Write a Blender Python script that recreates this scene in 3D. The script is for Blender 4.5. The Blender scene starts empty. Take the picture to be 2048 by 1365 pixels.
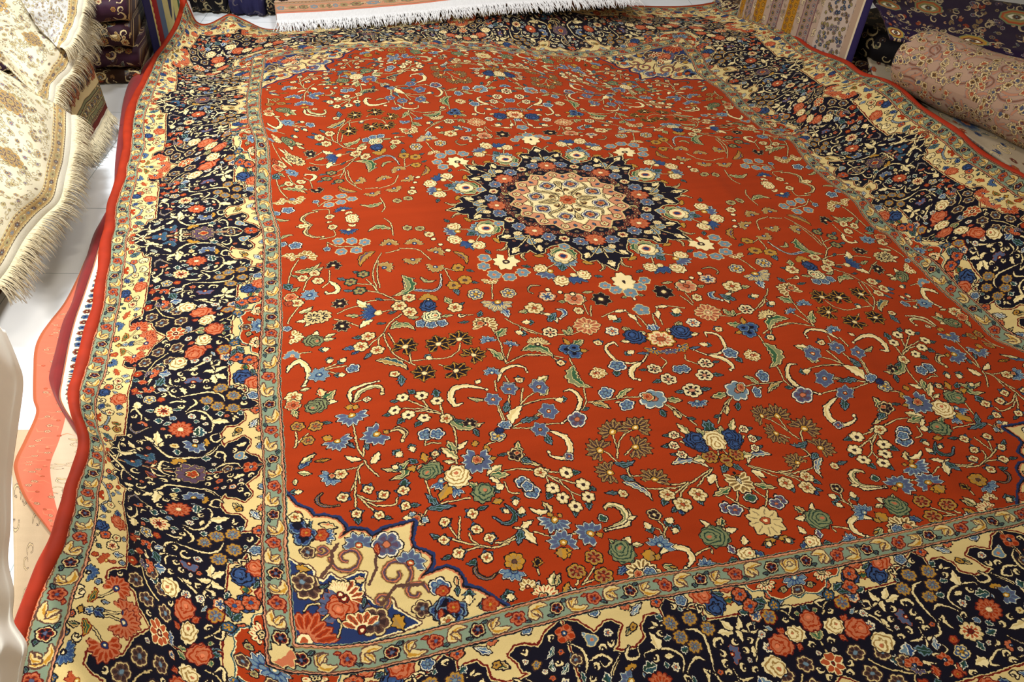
import bpy, bmesh, math, random
import numpy as np
from mathutils import Vector, Matrix

# ------------------------------------------------------------------ camera
scene = bpy.context.scene
COL = scene.collection
PITCH, ROLL = 0.67299508, 0.06631794
cam_data = bpy.data.cameras.new('camera')
cam_data.sensor_width = 36.0
cam_data.lens = 1661.19 / 2048 * 36.0
cam_data.clip_start = 0.05
cam = bpy.data.objects.new('camera', cam_data)
COL.objects.link(cam)
_F = Vector((0, math.cos(PITCH), -math.sin(PITCH)))
_R = Vector((1, 0, 0))
_U = _R.cross(_F)
_R2 = _R * math.cos(ROLL) + _U * math.sin(ROLL)
_U2 = _U * math.cos(ROLL) - _R * math.sin(ROLL)
M = Matrix((( _R2.x, _U2.x, -_F.x, 0), (_R2.y, _U2.y, -_F.y, 0), (_R2.z, _U2.z, -_F.z, 1.70), (0, 0, 0, 1)))
cam.matrix_world = M
scene.camera = cam

# ------------------------------------------------------------------ light and exposure
scene.view_settings.view_transform = 'Standard'
scene.view_settings.look = 'None'
scene.view_settings.gamma = 1.0
scene.view_settings.exposure = -0.22
scene.view_settings.use_curve_mapping = False
world = bpy.data.worlds.new('world')
scene.world = world
world.use_nodes = True
world.node_tree.nodes['Background'].inputs[0].default_value = (1.0, 0.88, 0.72, 1)
world.node_tree.nodes['Background'].inputs[1].default_value = 0.17

def area(name, loc, target, size, power, col):
    d = bpy.data.lights.new(name, 'AREA')
    d.shape = 'DISK'; d.size = size; d.energy = power; d.color = col
    o = bpy.data.objects.new(name, d); COL.objects.link(o)
    o.location = loc
    o.rotation_euler = (Vector(target) - Vector(loc)).to_track_quat('-Z', 'Y').to_euler()
    return o
area('ceiling_or_fill_light', (-0.5, 2.0, 2.9), (-0.2, 1.9, 0), 0.55, 27, (1.0, 0.87, 0.68))
area('ceiling_or_fill_light', (1.3, 3.3, 2.9), (1.0, 3.0, 0), 0.55, 13, (1.0, 0.88, 0.72))
area('ceiling_or_fill_light', (-2.2, 3.1, 2.6), (-2.1, 2.9, 0), 0.6, 118, (0.93, 0.97, 1.0))
area('ceiling_or_fill_light', (-2.5, 1.0, 2.2), (-1.7, 1.1, 0.2), 0.5, 74, (1.0, 0.95, 0.88))  # added fill light, no real fitting: brightens the white cloth and near left
area('ceiling_or_fill_light', (-0.6, 5.4, 2.9), (-0.6, 5.2, 0), 0.6, 40, (0.97, 0.97, 1.0))

# ------------------------------------------------------------------ small helpers
def sRGB(c):
    return tuple((x / 255 / 12.92) if x / 255 <= 0.04045 else ((x / 255 + 0.055) / 1.055) ** 2.4 for x in c)
def tag(o, label=None, cat=None, group=None, kind=None):
    if label: o['label'] = label
    if cat: o['category'] = cat
    if group: o['group'] = group
    if kind: o['kind'] = kind
    return o
def empty(name, loc=(0, 0, 0)):
    o = bpy.data.objects.new(name, None); o.empty_display_size = 0.05; o.location = loc
    COL.objects.link(o); return o
def make_obj(name, verts, faces, mat, parent=None, uvs=None, smooth=True):
    me = bpy.data.meshes.new(name)
    off = Vector(parent.location) if parent is not None else Vector((0, 0, 0))
    me.from_pydata([tuple(Vector(v) - off) for v in verts], [], faces)
    if uvs is not None:
        uvl = me.uv_layers.new(name='UVMap')
        li = np.empty(len(me.loops), dtype=np.int32); me.loops.foreach_get('vertex_index', li)
        uvl.data.foreach_set('uv', np.asarray(uvs, dtype=np.float32)[li].ravel())
    if smooth: me.polygons.foreach_set('use_smooth', [True] * len(me.polygons))
    if mat: me.materials.append(mat)
    me.update()
    o = bpy.data.objects.new(name, me); COL.objects.link(o)
    if parent is not None: o.parent = parent
    return o

# ------------------------------------------------------------------ weaving: a raster of knots drawn by code
def catmull(P, n=8, closed=False):
    P = np.asarray(P, float)
    if len(P) < 3: return P
    Q = np.vstack([2 * P[0] - P[1], P, 2 * P[-1] - P[-2]])
    out = []
    t = np.linspace(0, 1, n, endpoint=False)[:, None]
    for i in range(1, len(Q) - 2):
        a, b, c, d = Q[i - 1], Q[i], Q[i + 1], Q[i + 2]
        out.append(0.5 * (2 * b + (c - a) * t + (2 * a - 5 * b + 4 * c - d) * t ** 2 + (3 * b - a - 3 * c + d) * t ** 3))
    out.append(P[-1:])
    return np.vstack(out)

PAL = dict(
    cream=(214, 190, 128), pale=(238, 218, 162), white=(228, 220, 190), navy=(18, 16, 30), dark=(28, 20, 24),
    red=(158, 52, 16), dred=(104, 26, 18), orange=(170, 78, 42), salmon=(190, 108, 72), blue=(50, 74, 116),
    dblue=(36, 50, 92), lblue=(106, 130, 144), slate=(80, 88, 116), purple=(86, 66, 84), green=(54, 90, 60),
    dgreen=(36, 60, 48), ltgreen=(122, 128, 88), sage=(126, 142, 118), gold=(182, 132, 44), brown=(88, 60, 50),
    tan=(160, 126, 70), choco=(56, 38, 36), teal=(44, 76, 84), pink=(200, 136, 100))
PAL = {k: np.array(v, np.float32) / 255 for k, v in PAL.items()}
# scheme: outline, rim, fill, inner, centre
SC = dict(
    cream=('dark', 'cream', 'pale', 'tan', 'orange'), crv=('choco', 'cream', 'brown', 'choco', 'lblue'), white=('dark', 'pale', 'pale', 'dark', 'pink'),
    cream_=('dark', 'cream', 'pale', 'tan', 'orange'), ltb=('cream', 'lblue', 'lblue', 'lblue', 'salmon'), ltB=('dark', 'white', 'lblue', 'lblue', 'salmon'),
    bl=('dark', 'white', 'blue', 'lblue', 'lblue'), bld=('dark', 'lblue', 'blue', 'blue', 'navy'), blp=('dark', 'white', 'slate', 'purple', 'salmon'),
    blc=('dark', 'cream', 'blue', 'cream', 'gold'), blg=('dark', 'teal', 'blue', 'gold', 'gold'), tanf=('dark', 'cream', 'ltgreen', 'tan', 'brown'),
    gtan=('dark', 'dgreen', 'ltgreen', 'tan', 'brown'), gold=('dark', 'gold', 'gold', 'tan', 'brown'), yel=('dark', 'cream', 'pale', 'pale', 'choco'),
    gcr=('dark', 'gold', 'tan', 'dred', 'orange'), gbr=('choco', 'gold', 'tan', 'slate', 'lblue'), gbr2=('dred', 'gold', 'tan', 'slate', 'lblue'),
    tng=('dark', 'gold', 'tan', 'brown', 'orange'), tan=('dark', 'cream', 'tan', 'tan', 'blue'), db=('dark', 'lblue', 'dblue', 'blue', 'cream'),
    orc=('dark', 'cream', 'orange', 'salmon', 'red'), crs=('dark', 'gold', 'pale', 'salmon', 'orange'), crb=('dark', 'salmon', 'pale', 'slate', 'blue'),
    crp=('dark', 'cream', 'pink', 'salmon', 'orange'), crd=('dark', 'cream', 'pale', 'orange', 'dred'), carn=('dark', 'cream', 'cream', 'salmon', 'pink'),
    heart=('dark', 'cream', 'pale', 'pale', 'choco'), dark=('choco', 'cream', 'choco', 'dark', 'cream'), navc=('dark', 'cream', 'cream', 'navy', 'cream'),
    stg=('dark', 'gold', 'choco', 'dark', 'cream'), star=('dark', 'white', 'lblue', 'slate', 'orange'), pst=('dark', 'white', 'lblue', 'slate', 'gold'),
    pst2=('navy', 'white', 'lblue', 'slate', 'gold'), brn=('dark', 'tan', 'choco', 'brown', 'gold'), fan=('dark', 'cream', 'cream', 'choco', 'choco'),
    goldb=('dark', 'gold', 'gold', 'blue', 'dblue'), pur=('dark', 'cream', 'purple', 'slate', 'purple'), drt=('dark', 'choco', 'cream', 'cream', 'orange'),
    dgf=('dark', 'white', 'dgreen', 'green', 'teal'), wst=('dark', 'white', 'pale', 'slate', 'salmon'), creamf=('navy', 'cream', 'cream', 'cream', 'gold'),
    or2=('dark', 'orange', 'salmon', 'red', 'blue'), orr=('dred', 'orange', 'orange', 'red', 'gold'), red=('dred', 'orange', 'red', 'red', 'cream'),
    ord=('dred', 'orange', 'salmon', 'red', 'pale'), mapl=('navy', 'orange', 'slate', 'slate', 'red'), palm=('navy', 'cream', 'brown', 'purple', 'red'),
    hrt=('choco', 'cream', 'red', 'red', 'orange'), carn2=('dred', 'salmon', 'salmon', 'red', 'dblue'), carn3=('navy', 'lblue', 'teal', 'blue', 'orange'),
    medb=('navy', 'lblue', 'lblue', 'slate', 'salmon'), medo=('dred', 'orange', 'salmon', 'orange', 'pale'), gfo=('dred', 'salmon', 'orange', 'dred', 'slate'),
    gfd=('dark', 'cream', 'dred', 'navy', 'slate'), dc=('navy', 'salmon', 'choco', 'dred', 'cream'))
# leaves: outline, rim, side A, side B
LF = dict(grd=('brown', 'cream', 'gold', 'cream'), arab=('tan', 'choco', 'choco', 'choco'), tan=('dark', 'cream', 'tan', 'cream'), gg=('dark', 'cream', 'green', 'ltgreen'), gd=('dark', 'cream', 'tan', 'dgreen'), gp=('dark', 'gold', 'tan', 'purple'), dg=('dark', 'lblue', 'dgreen', 'dgreen'),
    cream=('dark', 'pale', 'cream', 'pale'), cg=('dark', 'cream', 'pale', 'ltgreen'), cj=('dark', 'cream', 'teal', 'tan'), bl=('dark', 'white', 'blue', 'lblue'),
    db=('dark', 'lblue', 'dblue', 'dblue'), cd=('dark', 'cream', 'choco', 'cream'), gold=('dark', 'gold', 'gold', 'tan'), pur=('dark', 'cream', 'purple', 'slate'),
    drk=('dark', 'gold', 'dark', 'dark'), bls=('dark', 'pale', 'slate', 'lblue'), orc=('dark', 'cream', 'salmon', 'cream'), ltb=('dark', 'white', 'lblue', 'lblue'),
    blp=('dark', 'white', 'slate', 'purple'), blw=('dark', 'white', 'slate', 'lblue'), orr=('dred', 'salmon', 'orange', 'red'), orl=('dark', 'orange', 'choco', 'blue'),
    dgw=('navy', 'white', 'dgreen', 'teal'), grr=('dred', 'gold', 'green', 'dgreen'), grey=('dark', 'tan', 'brown', 'slate'), blue=('dark', 'white', 'slate', 'blue'))
RS = dict(cream=('dark', 'pale', 'tan'), strp=('dark', 'pale', 'dgreen'), strw=('dark', 'ltgreen', 'dark'), strg=('dark', 'ltgreen', 'dgreen'), blue=('dark', 'blue', 'navy'),
    salm=('dred', 'salmon', 'red'), dk=('dark', 'dblue', 'dark'), **{'or': ('dark', 'orange', 'dred')})

class Canvas:
    def __init__(self, w, h, ppu, base):
        self.w, self.h, self.s = w, h, ppu
        self.a = np.empty((h, w, 3), np.float32); self.a[:] = PAL[base] if isinstance(base, str) else base
        self.ol = 0.0019
    def win(self, x0, y0, x1, y1):
        s = self.s
        i0, i1 = max(0, int(math.floor(x0 * s))), min(self.w, int(math.ceil(x1 * s)) + 1)
        j0, j1 = max(0, int(math.floor(y0 * s))), min(self.h, int(math.ceil(y1 * s)) + 1)
        if i0 >= i1 or j0 >= j1: return None
        X = (np.arange(i0, i1) + 0.5)[None, :] / s; Y = (np.arange(j0, j1) + 0.5)[:, None] / s
        return self.a[j0:j1, i0:i1], X, Y
    def poly(self, pts, layers, closed=True):
        P = np.asarray(pts, float)
        pad = max(0.0, max(l[0] for l in layers)) + 0.001
        w = self.win(P[:, 0].min() - pad, P[:, 1].min() - pad, P[:, 0].max() + pad, P[:, 1].max() + pad)
        if w is None: return
        A, X, Y = w
        sh = (Y.shape[0], X.shape[1])
        d = np.full(sh, 1e9); ins = np.zeros(sh, bool)
        Q = np.roll(P, -1, axis=0)
        for (ax, ay), (bx, by) in zip(P, Q):
            ex, ey = bx - ax, by - ay
            L = ex * ex + ey * ey + 1e-12
            t = np.clip(((X - ax) * ex + (Y - ay) * ey) / L, 0, 1)
            d = np.minimum(d, (X - ax - ex * t) ** 2 + (Y - ay - ey * t) ** 2)
            c = ((ay > Y) != (by > Y))
            if ey != 0: ins ^= c & (X < ex * (Y - ay) / ey + ax)
        sd = np.sqrt(d); sd[ins] *= -1
        for off, col in layers: A[sd < off] = PAL[col]
    def path(self, pts, prof, layers, side=None, clip=None):
        """prof(t) = half width; layers (offset, colour); side colours the inside by which side of the line it is on"""
        P = np.asarray(pts, float)
        seg = np.linalg.norm(np.diff(P, axis=0), axis=1); T = np.r_[0, np.cumsum(seg)]; T /= max(T[-1], 1e-9)
        hw = max(prof(t) for t in np.linspace(0, 1, 9))
        pad = hw + max(0.0, max(l[0] for l in layers)) + 0.002
        w = self.win(P[:, 0].min() - pad, P[:, 1].min() - pad, P[:, 0].max() + pad, P[:, 1].max() + pad)
        if w is None: return
        A, X, Y = w
        sh = (Y.shape[0], X.shape[1])
        best = np.full(sh, 1e9); tt = np.zeros(sh); sg = np.zeros(sh)
        for i in range(len(P) - 1):
            ax, ay = P[i]; ex, ey = P[i + 1] - P[i]
            L = ex * ex + ey * ey + 1e-12
            t = np.clip(((X - ax) * ex + (Y - ay) * ey) / L, 0, 1)
            dx = X - ax - ex * t; dy = Y - ay - ey * t
            d = dx * dx + dy * dy
            m = d < best
            best = np.where(m, d, best); tt = np.where(m, T[i] + (T[i + 1] - T[i]) * t, tt); sg = np.where(m, ex * dy - ey * dx, sg)
        sd = np.sqrt(best) - prof(tt)
        for off, col in layers: A[sd < off] = PAL[col]
        if side:
            lim, ca, cb = side
            m = sd < lim
            A[m & (sg >= 0)] = PAL[ca]; A[m & (sg < 0)] = PAL[cb]
    def stem(self, pts, hw=0.0011):
        self.path(catmull(pts, 5), lambda t: min(hw, .0012) + 0 * t, [(0.0012, 'dark'), (0, 'cream')])
    def curl(self, col, wd, pts):
        o, rim, ca, cb = LF.get(col, LF['cream'])
        if col == 'grey': o, rim, ca, cb = LF['grey']
        P = catmull(pts, 6)
        wd = .0040 if .0041 < wd < .006 else min(max(wd, 0.0034) * 0.44, .0062)
        n = max(2, int(np.linalg.norm(np.diff(P, axis=0), axis=1).sum() / .016))
        f = lambda t: wd * (0.22 + 0.95 * np.sin(np.pi * np.clip(t, 0, 1) ** 0.8)) * (1 + 0.42 * ((t * n) % 1.0 - .4))
        self.path(P, f, [(self.ol, o), (0, rim)], side=(-wd * 0.42, ca, cb))
        e = P[-1]
        self.disc(e[0], e[1], wd * 0.75, [(self.ol * .8, o), (0, rim)])
    def leaf(self, col, bend, wf, p0, p1):
        o, rim, ca, cb = LF.get(col, LF['gg'])
        p0 = np.array(p0); p1 = np.array(p1); d = p1 - p0; L = np.linalg.norm(d) + 1e-9
        n = np.array([-d[1], d[0]])
        t = np.linspace(0, 1, 9)[:, None]
        P = p0 + d * t + n * (bend * 4 * t * (1 - t))
        hw = L * wf * 0.5
        k = max(3, int(L / 0.011))
        f = lambda t: hw * np.sin(np.pi * np.clip(t, 0.01, .995) ** 0.75) * (1 + 0.20 * np.sin(t * k * 6.28))
        self.path(P, f, [(self.ol, o), (0, rim)], side=(-min(0.0022, hw * 0.3), ca, cb))
        if L > .02: self.path(P[1:-1], lambda t: 0.0006 + 0 * t, [(0, rim)])
    def disc(self, x, y, r, layers):
        pad = r + max(0.0, max(l[0] for l in layers)) + 0.001
        w = self.win(x - pad, y - pad, x + pad, y + pad)
        if w is None: return
        A, X, Y = w
        sd = np.hypot(X - x, Y - y) - r
        for off, col in layers: A[sd < off] = PAL[col]
    def flower(self, col, n, r, x, y, rot=None):
        o, rim, fill, inn, cen = SC.get(col, SC['cream'])
        pad = r * 1.1 + 0.005
        w = self.win(x - pad, y - pad, x + pad, y + pad)
        if w is None: return
        A, X, Y = w
        if rot is None: rot = (x * 137 + y * 71) % 6.28
        rr = np.hypot(X - x, Y - y); th = np.arctan2(Y - y, X - x) + rot
        lob = np.abs(np.cos(n * th / 2))
        sd = rr - r * (0.72 + 0.28 * lob ** 0.6)
        A[sd < self.ol] = PAL[o]
        A[sd < 0] = PAL[rim]
        A[sd < -min(0.003, r * 0.16)] = PAL[fill]
        A[(rr < r * 0.66) & (lob > 0.66) & (rr > r * .3)] = PAL[inn]
        if r > .013: A[(rr < r * 0.84) & (rr > r * .70) & (lob > 0.80)] = PAL[fill] * .8 + PAL[inn] * .2
        if r > 0.009: A[(lob < 0.10) & (rr < r * 0.85) & (rr > r * 0.25)] = PAL[o] * .5 + PAL[rim] * .5
        A[rr < r * 0.30] = PAL[o] * .6 + PAL[cen] * .4
        A[rr < r * 0.22] = PAL[cen]
    def daisy(self, col, n, span, r, x, y, tx, ty):
        o, rim, fill, inn, cen = SC.get(col, SC['cream'])
        pad = r * 1.05 + 0.005
        w = self.win(x - pad, y - pad, x + pad, y + pad)
        if w is None: return
        A, X, Y = w
        rr = np.hypot(X - x, Y - y)
        th = np.arctan2(Y - y, X - x) - math.atan2(ty - y, tx - x)
        th = (th + np.pi) % (2 * np.pi) - np.pi
        sp = math.radians(span); st = sp / n
        k = np.floor((th + sp / 2) / st)
        valid = (k >= 0) & (k < n) if span < 355 else np.ones_like(k, bool)
        phi = (th + sp / 2) - (k + 0.5) * st
        vary = 1 - 0.12 * ((k * 7) % 3) / 2
        t = np.clip(rr / (r * vary), 0, 1.3)
        pointed = col in ('stg', 'star', 'brn', 'tan', 'bl', 'pst', 'pst2', 'dark', 'heart', 'db')
        hwp = r * math.sin(min(st, 1.1) / 2) * (0.86 if pointed else .90) * np.sin(np.pi * np.clip(t, 0.0, 1) ** (1.25 if pointed else 1.9)) ** (1.0 if pointed else 0.6)
        lat = rr * np.abs(np.sin(np.clip(phi, -1.5, 1.5)))
        sd = np.where(t < 1, lat - hwp, np.maximum(lat - hwp, (rr - r * vary)))
        sd = np.where(valid, sd, 1e3)
        A[sd < self.ol * 0.9] = PAL[o]
        A[sd < 0] = PAL[rim]
        A[sd < -0.0013] = PAL[fill]
        A[(sd < -0.0028) & (t > 0.35)] = PAL[inn]
        if r > .026 and not pointed: A[(lat < 0.0009) & (sd < -.001) & (t > .4) & (t < .85)] = PAL[o] * .4 + PAL[inn] * .6
        if col in ('stg', 'brn'): A[(lat < 0.0011) & (sd < 0) & (t > .3)] = PAL[rim]
        c = rr - r * 0.21
        A[c < self.ol * .5] = PAL[o]; A[c < 0] = PAL[cen]
        A[rr < r * 0.10] = PAL['pale'] if cen != 'pale' else PAL['orange']
    def rose(self, col, r, x, y):
        o, fill, ln = RS.get(col, RS['cream'])
        pad = r * 1.15 + 0.004
        w = self.win(x - pad, y - pad, x + pad, y + pad)
        if w is None: return
        A, X, Y = w
        a = (x * 911 + y * 373) % 6.28
        dx, dy = X - x, Y - y
        U = dx * math.cos(a) + dy * math.sin(a); V = -dx * math.sin(a) + dy * math.cos(a)
        rr = np.hypot(U, V * 1.12); th = np.arctan2(V, U)
        sd = rr - r * (0.93 + 0.07 * np.cos(th * 9))
        A[sd < self.ol] = PAL[o]; A[sd < 0] = PAL[fill]
        q = np.hypot(U - r * 0.35, V * 1.15)
        ph = q / r * (22 if r > .02 else 15) + 1.1 * np.sin(th * 4 + q / r * 3)
        A[(sd < -0.001) & (np.sin(ph) > 0.45)] = PAL[ln]
        A[(q < r * 0.16)] = PAL['salmon'] if fill in ('pale', 'ltgreen') else PAL[fill] * 1.15
    def bud(self, r, x, y):
        a = (x * 517 + y * 231) % 6.28
        d = np.array([math.cos(a), math.sin(a)]) * r
        p = np.array([x, y])
        self.leaf('dg', 0, 0.9, p - d * 1.2, p + d * 0.3)
        self.leaf('cream', 0, 0.85, p - d * 0.5, p + d * 1.0)
    def cup(self, r, x, y, tx, ty):
        self.daisy('db', 3, 210, r * 1.1, x, y, tx, ty)
        self.flower('cream', 4, r * 0.8, x + (x - tx) * .12, y + (y - ty) * .12)
    def run(self, recs, xf, scale=1.0):
        order = {'T': 0, 'C': 1, 'L': 2, 'F': 3, 'D': 3, 'R': 4, 'B': 3, 'Q': 3}
        for rec in sorted(recs, key=lambda q: order[q[0]]):
            k, args, n = rec
            if k == 'T': self.stem([xf(*p) for p in n])
            elif k == 'C': self.curl(args[0], args[1] * scale, [xf(*p) for p in n])
            elif k == 'L':
                q = [xf(*p) for p in n]
                f0 = (n[1][0] - n[0][0], n[1][1] - n[0][1]); 
                fl = 1 if xf.keep else -1
                self.leaf(args[0], args[1] * fl, args[2], *q)
            elif k == 'F': self.flower(args[0], args[1], args[2] * scale, *xf(*n[0]))
            elif k == 'D': self.daisy(args[0], args[1], args[2], args[3] * scale, *xf(*n[0]), *xf(*n[1]))
            elif k == 'R': self.rose(args[0], args[1] * scale, *xf(*n[0]))
            elif k == 'B': self.bud(args[0] * scale, *xf(*n[0]))
            elif k == 'Q': self.cup(args[0] * scale, *xf(*n[0]), *xf(*n[1]))

def fill_empty(cv, rect, base, step, rad, draw, seed, mask=None):
    rng = random.Random(seed); b = PAL[base]; s = cv.s
    x0, y0, x1, y1 = rect; y = y0
    while y < y1:
        x = x0
        while x < x1:
            px, py = x + rng.uniform(-.35, .35) * step, y + rng.uniform(-.35, .35) * step
            i0, i1, j0, j1 = int((px - rad) * s), int((px + rad) * s), int((py - rad) * s), int((py + rad) * s)
            if i0 >= 0 and j0 >= 0 and i1 < cv.w and j1 < cv.h and (mask is None or mask(px, py)):
                if np.abs(cv.a[j0:j1:2, i0:i1:2] - b).max() < .02: draw(cv, px, py, rng)
            x += step
        y += step
def hook(cv, x, y, rng, r=.010, wd=.0075):
    a = rng.uniform(0, 6.28); s = rng.choice((-1, 1))
    P = [(x + r * f * math.cos(a + s * t), y + r * f * math.sin(a + s * t)) for f, t in ((1.05, 0), (1, .8), (.95, 1.7), (.85, 2.7), (.6, 3.8), (.3, 4.8))]
    cv.curl('cream', wd, P)

def parse(txt):
    out = []
    for ln in txt.strip().splitlines():
        w = ln.split(); k = w[0]
        na = {'T': 0, 'C': 2, 'L': 3, 'F': 3, 'D': 4, 'R': 2, 'B': 1, 'Q': 1}[k]
        a = w[1:1 + na]; n = [int(q) / 1e4 for q in w[1 + na:]]
        pts = list(zip(n[::2], n[1::2]))
        if k == 'C': args = (a[0], int(a[1]) / 1e4)
        elif k == 'L': args = (a[0], float(a[1]), float(a[2]))
        elif k == 'F': args = (a[0], int(a[1]), int(a[2]) / 1e4)
        elif k == 'D': args = (a[0], int(a[1]), int(a[2]), int(a[3]) / 1e4)
        elif k == 'R': args = (a[0], int(a[1]) / 1e4)
        elif k in 'BQ': args = (int(a[0]) / 1e4,)
        else: args = ()
        out.append((k, args, pts))
    return out
class XF:
    def __init__(self, f, keep=True): self.f = f; self.keep = keep
    def __call__(self, x, y): return self.f(x, y)

def to_image(name, arr):
    h, w = arr.shape[:2]
    img = bpy.data.images.new(name, w, h)
    buf = np.ones((h, w, 4), np.float32); buf[..., :3] = np.clip(arr, 0, 1)
    img.pixels.foreach_set(buf.ravel()); img.update(); img.pack()
    return img

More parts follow.
